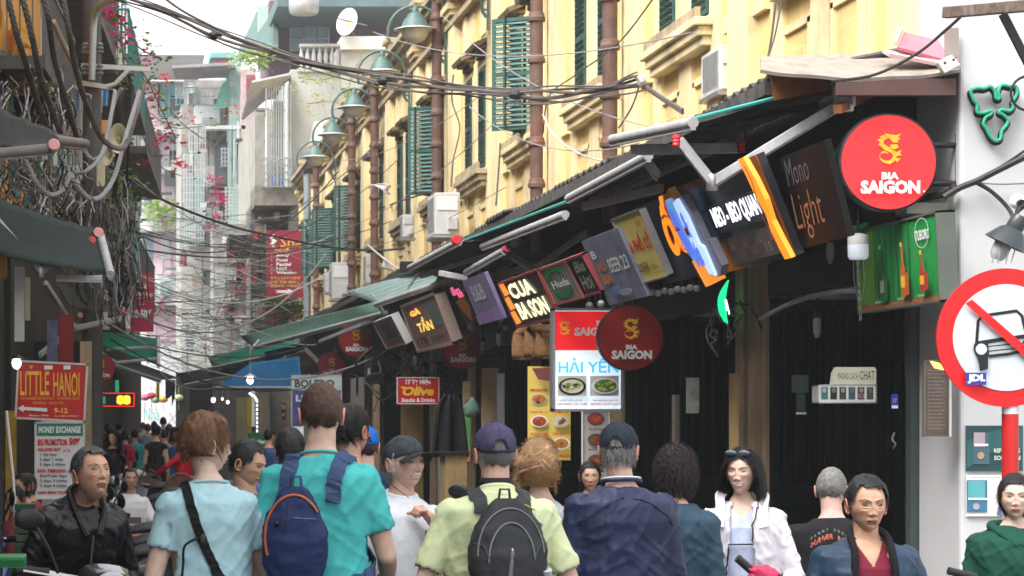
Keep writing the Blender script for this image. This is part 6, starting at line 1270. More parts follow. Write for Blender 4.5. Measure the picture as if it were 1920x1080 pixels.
def person(label, x, Y, h, yaw, top, shirt, skin=(.50, .29, .20), hair=None, pose='stand', arms=None, trousers=(.03, .035, .05), lean=0., side=0., headyaw=0., headpitch=0., headroll=0., wid=1., sleeve=.35, vox=.012, face=None, torso=1., folds=.006, z0=0., shirt_name='shirt', gender='m', hips=None, group=None, collar=True, belly=0., headscale=1., skirt=False, open_front=None, lod=0):
    S = h/1.727; root = thing('person', label, 'person', (x, Y, z0), math.radians(yaw), group); root.scale = (S, S, S)
    sw = .150*wid*(1 if gender == 'm' else .9); hp = V(*(hips or ((0, 0, .93) if pose == 'stand' else (0, .1, .78 if pose == 'ride' else .50))))
    UP = Matrix.Translation(hp) @ Matrix.Rotation(math.radians(side), 4, 'Y') @ Matrix.Rotation(math.radians(lean), 4, 'X') @ Matrix.Translation(-V(0, 0, .93))   # lean forward: -Y is front
    def U(*p): return UP @ Vector(p)
    bw = belly*.05
    def torso_rings(e=0.):
        f_ = .93 if gender == 'f' else 1.
        return [((0, 0, .84), .155*wid+e, .105+e), ((0, -bw*.3, .93), .168*wid*(1.04 if gender == 'f' else 1)+e, .115+bw*.3+e), ((0, -bw*.6, 1.03), .150*wid*f_+e, .108+bw+e), ((0, -bw*.6, 1.12), .148*wid*f_+e, .108+bw+e), ((0, -.005-bw*.3, 1.22), .160*wid*f_+e, .115+bw*.5+e), ((0, .0, 1.31), .172*wid*f_+e, .120+e), ((0, .008, 1.385), .172*wid*f_+e*.8, .104+e), ((0, .016, 1.42), .108*wid+e*.6, .078+e*.8), ((0, .02, 1.452), .076+e*.4, .062+e*.5), ((0, .018, 1.485), .056+e*.3, .054+e*.3)]
    SH = [U(-sw, .012, 1.36), U(sw, .012, 1.36)]
    arms = arms or {}
    A = []
    for s, k in ((-1, 'R'), (1, 'L')):
        sh = SH[0 if s < 0 else 1]; df = ((s*(sw+.05), .03, 1.12), (s*(sw+.06), -.04, .87), 'relax')
        e, w_, hd = arms.get(k, df); e = U(*e); w_ = U(*w_)
        # keep bone lengths
        e = sh+(e-sh).normalized()*.285; w_ = e+(w_-e).normalized()*.255; A.append((sh, e, w_, hd, s))
    if pose == 'stand': LG = [[hp+V(s*.085, 0, -.02), V(s*.10, -.02, .50), V(s*.105, .02, .09), V(s*.12, -.14, .03)] for s in (-1, 1)]
    elif pose == 'sit': LG = [[hp+V(s*.09, 0, 0), hp+V(s*.13, -.42, .02), V(s*.13, hp.y-.44, .09), V(s*.14, hp.y-.6, .03)] for s in (-1, 1)]
    else: LG = [[hp+V(s*.10, 0, 0), hp+V(s*.24, -.36, -.14), V(s*.27, hp.y-.22, .10), V(s*.28, hp.y-.38, .04)] for s in (-1, 1)]
    # head
    hc = U(0, -.012, 1.606); HR = Matrix.Rotation(math.radians(headyaw), 4, 'Z') @ Matrix.Rotation(math.radians(headroll), 4, 'Y') @ Matrix.Rotation(math.radians(headpitch), 4, 'X')
    HT = Matrix.Translation(hc) @ HR @ Matrix.Scale(.965*headscale, 4)
    # body
    b = MB(); ellipse_loft(b, torso_rings(-.012), 20, UP)
    limb(b, [U(0, .022, 1.42), U(0, .012, 1.48), hc+HR.to_3x3() @ V(0, .022, -.055)], [.062 if gender == 'm' else .052, .056 if gender == 'm' else .046, .055 if gender == 'm' else .046])
    for sh, e, w_, hd, s in A: limb(b, [sh, sh.lerp(e, .5), e, e.lerp(w_, .35), w_], [.052, .046, .038, .038, .026])
    for L in LG: limb(b, [L[0], L[1], L[2]], [.075, .05, .036])
    v, nn, f = remesh(b, vox*1.05, 3); sk = np.array(skin); col = np.ones((len(v), 3))*sk; f = list(f)
    if lod < 2:
        for sh, e, w_, hd, s in A:
            hv, hn, hf = HANDS[hd if isinstance(hd, str) else hd[0]]; d = (w_-e).normalized(); z = -d; tw = hd[1] if not isinstance(hd, str) else 0.
            palm = Vector((-s*1., 0, 0)) if abs(d.x) < .8 else Vector((0, 0, -1)); y = -(palm-z*palm.dot(z)).normalized(); y = Matrix.Rotation(tw, 3, z) @ y; xx = y.cross(z)
            M3 = np.array(Matrix((xx, y, z)).transposed()); hv2 = hv.copy(); 
            if s > 0: hv2[:, 0] *= 1
            if s < 0: hv2[:, 0] *= -1
            hv2 = hv2*.97; hv2 = hv2 @ M3.T+np.array(w_+d*.012); o = len(v); v = np.vstack([v, hv2]); col = np.vstack([col, np.ones((len(hv2), 3))*sk*np.array([1.05, .95, .92])]); f += [tuple(i+o for i in (t if s > 0 else t[::-1])) for t in hf]
    fc = dict(face or {}); fc.setdefault('male', gender == 'm')
    if lod: fc['nu'], fc['nv'] = (80, 56) if lod == 1 else (40, 30)
    hv, hcol, hf = head_geo(skin=skin, **fc); hv0, hf0 = hv, hf; hh = np.c_[hv, np.ones(len(hv))] @ np.array(HT).T; o = len(v); v = np.vstack([v, hh[:, :3]]); col = np.vstack([col, hcol]); f += [tuple(i+o for i in t) for t in hf]
    me = bpy.data.meshes.new('body'); me.from_pydata(v.tolist(), [], f); me.update(); ca = me.color_attributes.new('Col', 'FLOAT_COLOR', 'POINT'); ca.data.foreach_set('color', np.c_[col, np.ones(len(col))].ravel()); me.materials.append(SKIN); me.shade_smooth()
    ob = bpy.data.objects.new('body', me); COL.objects.link(ob); ob.parent = root
    # trousers
    t = MB(); ellipse_loft(t, torso_rings(.004)[:3], 20, UP)
    if skirt: limb(t, [hp+V(0, 0, -.05), hp+V(0, -.02, -.3), V(0, 0, .45)], [.16, .19, .2])
    else:
        for L in LG: limb(t, [L[0], L[0].lerp(L[1], .5), L[1], L[2]], [.098, .086, .068, .058])
        for L in LG: pass
    tv, tn, tf = remesh(t, vox*1.25, 3)
    if not lod: tv = tv+tn*np.array([noise.fractal(Vector(p*14), .8, 2, 3)*.006 for p in tv])[:, None]
    tm = bpy.data.meshes.new('trousers'); tm.from_pydata(tv.tolist(), [], tf); tm.update(); tm.materials.append(cloth('trouser_%02x%02x%02x' % tuple(int(c*255) for c in trousers), trousers)); tm.shade_smooth(); to = bpy.data.objects.new('trousers', tm); COL.objects.link(to); to.parent = root
    sb = MB()
    for L in LG: limb(sb, [L[2]+V(0, .02, -.03), L[3]+V(0, .05, .0), L[3]], [.045, .042, .035])
    sv, sn, sf = remesh(sb, .014, 2); sm_ = bpy.data.meshes.new('shoes'); sm_.from_pydata(sv.tolist(), [], sf); sm_.materials.append(BLACKM); sm_.shade_smooth(); so_ = bpy.data.objects.new('shoes', sm_); COL.objects.link(so_); so_.parent = root
    # shirt
    e0 = .012*torso; sb = MB(); ellipse_loft(sb, torso_rings(e0)[:-1 if collar else -1], 24, UP)
    for sh, e, w_, hd, s in A:
        if sleeve <= .02: limb(sb, [sh+(U(0, 0, 1.38)-sh)*.25, sh+(e-sh)*.04], [.05, .045]); continue
        pts = [sh+(U(0, .0, 1.33)-sh)*.3, sh]; rs = [.062, .056+e0*.35]
        if sleeve <= 1: pts += [sh.lerp(e, min(1, sleeve*2)*.5), sh.lerp(e, min(1, sleeve*2))] if sleeve <= .5 else [sh.lerp(e, .5), e, e.lerp(w_, (sleeve-.5)*2)]; rs += [.051+e0*.3, .052+e0*.45] if sleeve <= .5 else [.049+e0*.25, .044+e0*.3, .036+e0*.3]
        limb(sb, pts, rs, 14)
    sv, sn, sf = remesh(sb, vox, 3)
    # folds
    F_ = np.empty(len(sv)); seed = (x*13+Y*7) % 50; fo = folds if lod == 0 else folds*.8
    for i, p in enumerate(sv):
        a_ = noise.noise(Vector((p[0]*9+p[2]*7+seed, p[1]*9, p[2]*4-abs(p[0])*6))); r_ = 1-abs(a_)*3.2; b_ = noise.noise(Vector((p[0]*21+seed, p[1]*21+3, p[2]*13+p[0]*9))); c_ = (1-abs(noise.noise(Vector((p[0]*6-p[2]*4+seed, p[1]*5, p[2]*13+abs(p[0])*10))))*4.5)*3; w_ = b_*.25; r1 = max(0, 1-abs(a_+w_*.4)*5)**1.4; r2 = max(0, c_/3+.0)**2*1.2 if c_ > 0 else 0; F_[i] = fo*(r1*.55+r2*.40+b_*.10+a_*.45)
    sv = sv+sn*F_[:, None]
    if .03 < sleeve <= .5:   # open short sleeves at the hem
        C3 = np.array([sv[list(t_)].mean(0) for t_ in sf]); kp = np.ones(len(sf), bool)
        for sh, e, w_, hd, s in A:
            hm = np.array(sh.lerp(e, min(1, sleeve*2))); d_ = np.array((e-sh).normalized()); r_ = C3-hm; t_ = r_ @ d_; kp &= ~((t_ > .018) & (np.linalg.norm(r_-t_[:, None]*d_, axis=1) < .085) & (t_ < .12))
        sf = [t_ for t_, k_ in zip(sf, kp) if k_]
    if open_front:   # jacket open at the front: drop faces in a wedge
        w0, w1, zt = open_front; iv = np.array((UP.inverted()), dtype=float); L4 = np.c_[sv, np.ones(len(sv))] @ iv.T
        keep = []
        for t_ in sf:
            c = L4[list(t_)].mean(0); wz = w0+(w1-w0)*max(0, min(1, (c[2]-.9)/.55))
            if c[1] < -.02 and abs(c[0]) < wz: continue
            keep.append(t_)
        sf = keep
    shm = bpy.data.meshes.new(shirt_name); shm.from_pydata(sv.tolist(), [], sf); shm.update(); shm.materials.append(top); shm.shade_smooth(); sho = bpy.data.objects.new(shirt_name, shm); COL.objects.link(sho); sho.parent = root
    if .03 < sleeve <= .5: so2 = sho.modifiers.new('t', 'SOLIDIFY'); so2.thickness = .004
    if open_front: so2 = sho.modifiers.new('t', 'SOLIDIFY'); so2.thickness = .006
    bvh = BVHTree.FromPolygons([Vector(p) for p in sv], [tuple(t_) for t_ in sf])
    pr_ = dict(root=root, HT=HT, S=S)
    if not lod and abs(yaw+headyaw) < 100: fc['_n'] = fc.get('nu', 150)*fc.get('nv', 130); face_details(pr_, hv0, hf0, fc, skin)
    return dict(root=root, U=U, UP=UP, HT=HT, bvh=bvh, A=A, shirt=sho, body=ob, S=S)
def hgeo(pr, mb, name, m, smooth=True, label=None):
    """attach geometry given in head space"""
    mb.v = [tuple(pr['HT'] @ Vector(p)) for p in mb.v]; return build(mb, name, m, pr['root'], local=True, smooth=80 if smooth else False, label=label)
def merge(*ms):
    o = MB()
    for m in ms: o.add(m.v, m.f)
    return o
def m_short(x, y, z):   # men's haircut coverage
    if y > -.005: return 1 if z > -.050+.02*(abs(x) > .05)+.014*noise.noise(Vector((x*70, y*40, 5))) else 0
    nz = .013*noise.noise(Vector((x*60, y*60, z*60)))
    return 1 if z > (.066+.010*math.exp(-((abs(x)-.036)/.012)**2)-.5*max(0, abs(x)-.045)+nz if y < -.055 else (.022+nz if y < -.03 else -.012+nz)) else 0
def m_high(x, y, z): return 1 if (y > .0 and z > -.05) or z > (.075-.5*max(0, abs(x)-.03) if y < -.05 else .03) else 0
def m_long(x, y, z): return 1 if (y > -.035 and (z > -.095)) or z > (.062 if y < -.07 and abs(x) < .05 else (.035 if y < -.055 else .0)) else 0
def comb_up(x, y, z): return (.8 if x > -.035 else -.6, .9 if y < -.02 else .3, .1 if z > .04 else -.9)
def comb_back(x, y, z): return (x*2, .6, -.5)
def comb_side(x, y, z): return (1.0 if x > -.03 else -1, -.5 if y < 0 else .3, -.6)
def comb_down(x, y, z): return (x*6, y*3, -1)
def hair(pr, style, mt, seed=0):
    if style == 'buzz': mb = hair_shell(m_short, lambda x, y, z: .004+.003*max(0, z/.1), seed, .3, (60, 60, 60)); mb = merge(mb, strands(m_short, 2600, lambda x, y, z: .011, lambda x, y, z: (x, y+.5, .4), .0011, seed, .004, 0, 0, 2))
    elif style == 'short': mb = merge(hair_shell(m_short, lambda x, y, z: .004+.009*max(0, min(1, (z+.02)/.1)), seed, .3, (40, 40, 16)), strands(m_short, 1700, lambda x, y, z: .022+.03*(z > .04), comb_up, .0014, seed, .006, .25, .0006, 5, thick=.004))
    elif style == 'sides': mb = merge(hair_shell(lambda x, y, z: 1 if (y > -.02 and -.055 < z < .055) else 0, lambda x, y, z: .006, seed, .4), strands(lambda x, y, z: 1 if (y > -.02 and -.05 < z < .05) else 0, 900, lambda x, y, z: .035, comb_down, .0015, seed, .01, .6, .0008, 4))
    elif style == 'pixie': mb = merge(hair_shell(lambda x, y, z: 1 if ((y > -.01 and z > -.045) or (y > -.03 and z > -.005) or z > (.06 if y < -.05 else .03)) else 0, lambda x, y, z: .005+.013*max(0, min(1, (z+.01)/.09)), seed, .5, (26, 26, 12)), strands(m_short, 2400, lambda x, y, z: .014 if (y > 0 and z < .0) else .05+.03*(z > .03), comb_side, .0015, seed, .012, .45, .0016, 5, thick=.006))
    elif style == 'bob': mb = merge(hair_shell(m_long, lambda x, y, z: .007+.003*(z < 0), seed, .25, (30, 30, 8)), strands(m_long, 3400, lambda x, y, z: .20+.06*(z > .02), lambda x, y, z: (1.2 if x > .01 else -1.2, .35, -.7), .0015, seed, .008, 1., .0018, 9, thick=.005))
    elif style == 'curly': mb = merge(hair_shell(lambda x, y, z: 1 if (y > -.045 and z > -.075) or z > .05 else 0, lambda x, y, z: .022, seed, .45, (34, 34, 34)), strands(lambda x, y, z: 1 if y > -.05 and z > -.075 else 0, 2600, lambda x, y, z: .07, comb_down, .0015, seed, .018, .3, .007, 6, thick=.012))
    elif style == 'updo': mb = merge(hair_shell(lambda x, y, z: 1 if (y > -.03 and z > -.07) or z > .055 else 0, lambda x, y, z: .012+.012*(y > .03), seed, .4, (18, 18, 30)), strands(lambda x, y, z: 1 if (y > -.03 and z > -.08) or z > .055 else 0, 2400, lambda x, y, z: .11, lambda x, y, z: (-x*6, 1.2, .5), .0015, seed, .012, .2, .002, 6, thick=.014))
    elif style == 'tail': mb = merge(hair_shell(m_long, lambda x, y, z: .009, seed, .2, (30, 30, 8)), strands(m_long, 900, lambda x, y, z: .09, lambda x, y, z: (0, 1, -.15), .0015, seed, .003, .25, .0005, 6))
    return hgeo(pr, mb, 'hair', mt)
def cap(pr, mt, brim=None, opening=True, tilt=0., scale=1.0, k=''):
    brim = brim or mt; N = 64; rowz = 16; mb = MB(); T = Matrix.Rotation(math.radians(tilt), 4, 'X')
    def pt(u, v, e=0.):
        th = 2*math.pi*u; ph = (math.pi/2*1.12)*v; d = (math.sin(ph)*math.sin(th), -math.sin(ph)*math.cos(th), math.cos(ph))
        p = Vector((d[0]*.0845*scale, d[1]*.108*scale+.004, d[2]*.098+.034)); seam = 1-.012*math.exp(-((u*6 % 1-.5)/.04)**2*1)*0; s6 = abs((u*6) % 1-.5); 
        return T @ (p+Vector(d)*(.002*math.cos((u*6 % 1)*2*math.pi)*-1*math.sin(ph)+e+.004*noise.noise(Vector((d[0]*4, d[1]*4, d[2]*4)))))
    idx = {}
    for i in range(N):
        for j in range(rowz+1): idx[i, j] = len(mb.v); mb.v.append(tuple(pt(i/N, j/rowz)))
    for i in range(N):
        for j in range(rowz):
            u = (i+.5)/N; z_ = (rowz-j)/rowz
            if opening and abs(u-.5) < .062*math.sqrt(max(0, 1-(z_/.36)**2)) and .07 < z_ < .36: continue
            mb.f.append((idx[i, j], idx[i, j+1], idx[(i+1) % N, j+1], idx[(i+1) % N, j]))
    o = hgeo(pr, mb, 'cap', mt); o.modifiers.new('t', 'SOLIDIFY').thickness = .003*pr['S']
    bb = MB()
    def bf(u, v): t = (u-.5)*math.radians(125); r = 1+.72*v*math.cos(t*.72)**.6; z_ = .022-.020*v-.030*abs(math.sin(t))**2*(1); return T @ Vector((.082*scale*math.sin(t)*(1+.10*v), .004-.108*scale*math.cos(t)*r*(1), z_))
    bb.grid(bf, 20, 6); bo = hgeo(pr, bb, 'cap_brim', brim); bo.modifiers.new('t', 'SOLIDIFY').thickness = .004
    hgeo(pr, MB().ball(T @ Vector((0, .004, .130)), .007, 10, 6, (1, 1, .6)), 'cap_button', mt)
    st = MB(); 
    for k_ in range(6):
        u = k_/6; st.tube([pt(u, v/12, .0012) for v in range(0, 13)], .0011, 4)
    st.tube([pt(i/48, .93, .001) for i in range(49)], .001, 4); hgeo(pr, st, 'cap_seams', mt)
    return T
def strap(pr, pts, w_, m, name='strap', parent=None, off=.004, t=.004, n=8):
    """ribbon lying on the shirt; pts in upper-body coordinates"""
    P3 = spline([pr['U'](*p) for p in pts], n); L = []
    for p in P3:
        loc, nr, i, d = pr['bvh'].find_nearest(p); L.append((loc+nr*off, nr))
    mb = MB(); rows = []
    for i, (p, nr) in enumerate(L):
        tt = (L[min(i+1, len(L)-1)][0]-L[max(i-1, 0)][0]).normalized(); s = tt.cross(nr).normalized()*w_/2; rows.append((p-s, p+s, p+s+nr*t, p-s+nr*t))
    o = len(mb.v)
    for r_ in rows: mb.v += [tuple(q_) for q_ in r_]
    for i in range(len(rows)-1):
        for j in range(4): a = o+i*4+j; b = o+i*4+(j+1) % 4; mb.f.append((a, b, b+4, a+4))
    mb.f += [(o, o+1, o+2, o+3), tuple(o+4*(len(rows)-1)+k for k in (3, 2, 1, 0))]
    return mb
def neckring(pr, m, nm='neckline', r=.010, a=.068, b=.060, z=1.468, fold=False):
    pts = [pr['U'](a*math.cos(t), .016+b*math.sin(t), z+.018*math.sin(t)) for t in [i*math.pi/16 for i in range(33)]]; mb = MB().tube(pts, r, 8)
    if fold:
        n = len(pts); o = len(mb.v); mb.v += [tuple(p_+V(0, 0, .012)) for p_ in pts]+[tuple(pr['U']((a+.030)*math.cos(t), .016+(b+.028)*math.sin(t), z-.030+.014*math.sin(t))) for t in [i*math.pi/16 for i in range(33)]]
        for i in range(n-1): mb.f.append((o+i, o+i+1, o+n+i+1, o+n+i))
    return build(mb, nm, m, pr['root'], local=True, smooth=80)
def attach(pr, root, mb, name, m, smooth=60):   # geometry in person space under another root
    T = wmat(pr['root']); mb.v = [tuple(T @ Vector(p)) for p in mb.v]; return build(mb, name, m, root, smooth=smooth)
WSK = (.66, .43, .34); TSK = (.62, .37, .25); ASK = (.60, .37, .26)
def vcut(t, p, z0, k):   # subdivide the loft finely, then open a neckline
    iv = p['UP'].inverted(); vs = [Vector(v_) for v_ in t.v]; nf = []; nv = list(vs); n = 26
    for f_ in t.f:
        if len(f_) != 4: continue
        a, b, c, d = [vs[i] for i in f_]; o = len(nv)
        for i in range(n+1):
            for j in range(6): nv.append(a.lerp(b, j/5).lerp(d.lerp(c, j/5), i/n))
        for i in range(n):
            for j in range(5):
                q4 = (o+i*6+j, o+i*6+j+1, o+i*6+j+7, o+i*6+j+6); ct = iv @ ((nv[q4[0]]+nv[q4[2]])/2)
                if ct.y < -.01 and ct.z > z0 and abs(ct.x) < (ct.z-z0)*k+.001: continue
                nf.append(q4)
    t.v = [tuple(v_) for v_ in nv]; t.f = nf
def at(px, Y): return (px-VX)*Y/F
# 1 turquoise man with navy backpack
C_TEAL = cloth('turquoise_cotton', (.07, .46, .45)); C_LB = cloth('pale_aqua_cotton', (.40, .62, .68)); C_LG = cloth('pale_lime_pique', (.62, .68, .40)); C_NV = cloth('navy_nylon', (.014, .021, .068), rough=.5, spec=.4); C_WH = cloth('white_pique', (.72, .74, .80)); C_NB = cloth('navy_bomber', (.018, .043, .085), rough=.55, spec=.35)
C_LEA = mat('black_leather', (.010, .010, .012), .42, vary=.15, scale=24, bump=.25, bscale=50, spec=.45); C_GRN = cloth('bottle_green_fleece', (.010, .065, .045)); C_WJ = cloth('white_windbreaker', (.78, .74, .80), rough=.55); C_BT = cloth('black_tee', (.012, .012, .014)); C_DB = cloth('slate_blue_shell', (.03, .065, .10), rough=.6); C_DOT = cloth('navy_dotted_shirt', (.02, .03, .07)); C_DEN = cloth('denim_jacket', (.09, .13, .24)); C_GB = cloth('grey_blue_shirt', (.13, .15, .25))
HB = hairmat('brown_cropped_hair', (.085, .05, .035), .6); HBR = hairmat('auburn_brown_hair', (.17, .085, .042), .45); HBK = hairmat('black_hair', (.012, .010, .010), .35); HGR = hairmat('grey_hair', (.20, .195, .19), .55); HW = hairmat('white_hair', (.62, .60, .57), .6); HDG = hairmat('dark_grey_hair', (.028, .028, .03), .45); HBL = hairmat('blond_hair', (.60, .38, .19), .4); HSP = hairmat('salt_pepper_stubble', (.20, .19, .18), .6); HDP = hairmat('dark_plum_hair', (.03, .018, .02), .35)
p = person('tall man seen from behind in turquoise t-shirt with short cropped brown hair', at(602, 8.9), 8.9, 1.815, 172, C_TEAL, None, WSK, trousers=(.05, .06, .09), sleeve=.30, torso=1.5, folds=.013, headyaw=6, wid=1.08, vox=.010, arms={'L': ((.21, .05, 1.10), (.22, -.02, .88), 'relax'), 'R': ((-.23, -.0, 1.12), (-.24, -.2, 1.0), 'relax')}, shirt_name='tshirt')
hair(p, 'buzz', HB, 3); TM = p; neckring(p, C_TEAL, r=.006, z=1.455, a=.075)
def backpack(pr, label, mt, trim, strapm, cx=0., w_=.30, h=.42, d=.15, zt=1.42, kind=0, tw=0.):
    c0 = pr['U'](cx, .15, zt-h); root = thing('backpack', label, 'backpack', wmat(pr['root']) @ c0)
    mb = MB()
    def fn(u, v):
        t = 2*math.pi*u; zz = v; prof = (math.sin(math.pi*min(1, max(0, v*.94+.03)))**.38); top_ = (1-.30*max(0, (v-.55)/.45)**2); ct, st = math.cos(t), math.sin(t); e = .65
        a = w_/2*prof*top_*math.copysign(abs(ct)**e, ct); b_ = d/2*prof*(1-.25*max(0, (v-.5)/.5))*math.copysign(abs(st)**e, st)
        wr = .009*noise.fractal(Vector((a*16, b_*16+7, v*9)), .8, 2, 3); n_ = Vector((ct, st, 0)); q_ = Vector((cx+a, .155+d*.42+b_, zt-h+h*v))+n_*wr
        return pr['U'](*q_)
    mb.grid(fn, 44, 34); main = attach(pr, root, mb, 'main_pouch', mt)
    def surf(x_, v):   # point on the outer face
        prof = (math.sin(math.pi*min(1, max(0, v*.94+.03)))**.38); top_ = (1-.30*max(0, (v-.55)/.45)**2); a = max(1e-3, w_/2*prof*top_); ct = max(-1, min(1, x_/a)); st = (1-abs(ct)**(2/.65))**(.65/2) if abs(ct) < 1 else 0
        return pr['U'](cx+x_, .155+d*.42+d/2*prof*(1-.25*max(0, (v-.5)/.5))*st+.003, zt-h+h*v)
    if kind == 0:
        pts = [surf(w_*.44*math.cos(t)*1.0, .56+.37*math.sin(t)) for t in [math.radians(a) for a in range(-25, 150, 8)]]; attach(pr, root, MB().tube(pts, .005, 6), 'orange_piping', trim)
        attach(pr, root, MB().tube([surf(.02, .86), surf(.03, .6), surf(.05, .15)], .0025, 5), 'seam', BLACKM); attach(pr, root, MB().tube([surf(-.08, .72), surf(-.0, .73)], .003, 5), 'printed_mark', mat('grey_violet_mark', (.12, .12, .25), .6)); attach(pr, root, MB().ball(surf(.06, .68), .009, 8, 6), 'zip_pull', BLACKM)
        bt = MB(); bt.tube([surf(w_*.3*math.cos(a), .10+.02*math.sin(a)) for a in [i*math.pi/8 for i in range(9)]], .004, 5); attach(pr, root, bt, 'base_seam', BLACKM)
    else:
        for r1, r2, z_, nm in ((.43, .40, .52, 'zip_arc'), (.30, .34, .46, 'pocket_arc')): attach(pr, root, MB().tube([surf(w_*r1*math.cos(t), z_+r2*math.sin(t)) for t in [math.radians(a) for a in range(0, 181, 8)]], .0035, 5), nm, mat('grey_reflective_tape', (.2, .2, .21), .4))
        attach(pr, root, MB().tube([surf(.0, .55), surf(.008, .34)], .009, 6), 'tape_tab', mat('grey_reflective_tape', (.2, .2, .21), .4)); 
        for sx, sz in ((0, .56), (-.10, .86), (-.135, .78)): attach(pr, root, MB().ball(surf(sx, sz), .008, 8, 6, (.8, .8, 1.6)), 'zip_pull', STEEL)
        for sx in (-1, 1): attach(pr, root, MB().tube([surf(sx*w_*.47, .62), surf(sx*w_*.36, .60), surf(sx*w_*.30, .50)], .005, 5), 'compression_strap', strapm)
        attach(pr, root, MB().bar(surf(-.11, .90), surf(-.06, .95), .012, .004), 'yellow_tag', mat('yellow_tag', (.7, .7, .05), .5))
        # logo: little flame and word
        a_, b2 = surf(-.035, .70), surf(.04, .70); f = Face(wmat(pr['root']) @ surf(-.035, .80), (wmat(pr['root']).to_3x3() @ (b2-a_)), (wmat(pr['root']).to_3x3() @ (surf(0, .66)-surf(0, .80))), .075, .085, root, .006)
        f.text('deuter', .05, .62, .95, .2, WHT, bold=.03, shear=.2); f.poly([(.45, .5), (.32, .3), (.45, .0), (.62, .3)], WHT, 'flame_mark'); f.poly([(.47, .47), (.4, .32), (.47, .18), (.55, .32)], mat('logo_blue', (.02, .2, .5), .5), 'flame_core')
        attach(pr, root, MB().ball(surf(-w_*.5, .22), .035, 12, 10, (.8, .8, 1.8)), 'side_pocket', mt); attach(pr, root, MB().tube([surf(-w_*.49, .22), surf(-w_*.47, .40)], .022, 10), 'water_bottle', mat('clear_bottle', (.45, .48, .52), .2))
    for s in (-1, 1):
        sm_ = strap(pr, [(cx*.5+s*.09, .14, zt-.06), (s*.085+cx*.3, .10, 1.40), (s*.095, .03, 1.45), (s*.10, -.08, 1.40), (s*.11, -.13, 1.28), (s*.14, -.10, 1.12), (s*.17, .04, 1.02), (cx+s*.12, .14, zt-h+.04)], .055, strapm, off=.006, t=.008); attach(pr, root, sm_, 'shoulder_strap', strapm, smooth=False)
    attach(pr, root, MB().tube([pr['U'](cx-.025, .16, zt-.02), pr['U'](cx-.018, .165, zt+.035), pr['U'](cx+.018, .165, zt+.035), pr['U'](cx+.025, .16, zt-.02)], .006, 6), 'haul_loop', strapm)
    return root
NAVYB = cloth('navy_ripstop', (.018, .03, .10), rough=.6); GREYB = cloth('charcoal_ripstop', (.035, .038, .042), rough=.6); STN = cloth('slate_strap', (.05, .08, .17))
backpack(TM, 'navy droplet backpack with orange piping on the tall turquoise man', NAVYB, mat('orange_piping', (.5, .13, .03), .6), STN, cx=-.085*-1, w_=.235, h=.41, d=.13, zt=1.345, kind=0)
# 2 short haired woman, pale t-shirt
p = person('short-haired woman in pale aqua t-shirt with black cross strap, face turned right', at(388, 8.8), 8.8, 1.69, 192, C_LB, None, (.68, .47, .38), gender='f', trousers=(.02, .03, .07), sleeve=.26, torso=1.7, wid=1.08, headyaw=-80, headpitch=0, folds=.010, vox=.010, face=dict(smile=.3, age=.35), arms={'L': ((.22, .03, 1.10), (.18, .10, .86), 'relax'), 'R': ((-.25, -.02, 1.10), (-.16, -.24, 1.09), ('hold', 0))}, shirt_name='tshirt')
hair(p, 'pixie', HBR, 5); P2 = p; neckring(p, C_LB, z=1.450, a=.083, r=.006)
root = thing('cross_body_strap', 'black webbing cross strap over the pale aqua t-shirt', 'bag strap', wmat(p['root']) @ p['U'](0, .13, 1.0))
WEB = cloth('black_webbing', (.012, .012, .014))
for nm, pts, w_ in (('strap', [(.085, .0, 1.46), (.10, .10, 1.41), (.07, .14, 1.28), (.0, .14, 1.12), (-.04, .14, 1.0), (-.045, .15, .86)], .036), ('lower_strap', [(.0, .15, 1.12), (-.06, .14, 1.06), (-.12, .10, 1.03), (-.17, .03, 1.02)], .04), ('front_strap', [(.085, .0, 1.46), (.07, -.08, 1.40), (.03, -.12, 1.25)], .036)): attach(p, root, strap(p, pts, w_, WEB, off=.005), nm, WEB, smooth=False)
attach(p, root, MB().ball(p['U'](.055, .155, 1.24), .016, 10, 8, (1.1, .5, 1.6)), 'buckle', BLACKM); attach(p, root, MB().tube(spline([p['U'](.075, .16, 1.25), p['U'](.13, .165, 1.22), p['U'](.135, .16, 1.15), p['U'](.14, .16, 1.10)], 6), .005, 6), 'loose_end', WEB)
sh, e, w_, hd, s = P2['A'][0]; ww = wmat(P2['root']) @ w_
solo(MB().slab([ww+V(-.06, .02, .12), ww+V(-.05, -.05, .0), ww+V(.09, -.02, -.01), ww+V(.06, .04, .11)], .003), 'folded_paper', WHT, 'white folded paper held by the short-haired woman', 'paper')
# 3 moustached man
PC = cloth('charcoal_plaid_cap', (.05, .06, .07), vary=.5, scale=38)
p = person('smiling moustached man in white polo and grey plaid cap, seen from the side', at(756, 9.5), 9.5, 1.60, 24, C_WH, None, (.68, .42, .34), sleeve=.42, torso=1.6, belly=.6, wid=1.05, headyaw=8, headpitch=-4, face=dict(age=.8, smile=.9, moust=(.55, .52, .48), brow=(.35, .32, .3), mouthopen=.5, fat=.15), arms={'R': ((-.24, .03, 1.12), (-.20, -.12, .90), 'relax'), 'L': ((.19, -.16, 1.16), (.02, -.20, 1.36), ('grip', .3))}, shirt_name='polo_shirt', trousers=(.1, .1, .1))
hair(p, 'sides', HW, 7); cap(p, PC, cloth('charcoal_brim', (.035, .04, .045)), tilt=-13); P3_ = p; neckring(p, C_WH, 'collar', fold=True)
hgeo(p, MB().tube([V(-.082, -.0, -.045), V(-.09, -.01, -.1), V(-.06, -.09, -.16)], .002, 5), 'neck_cord', BLACKM)
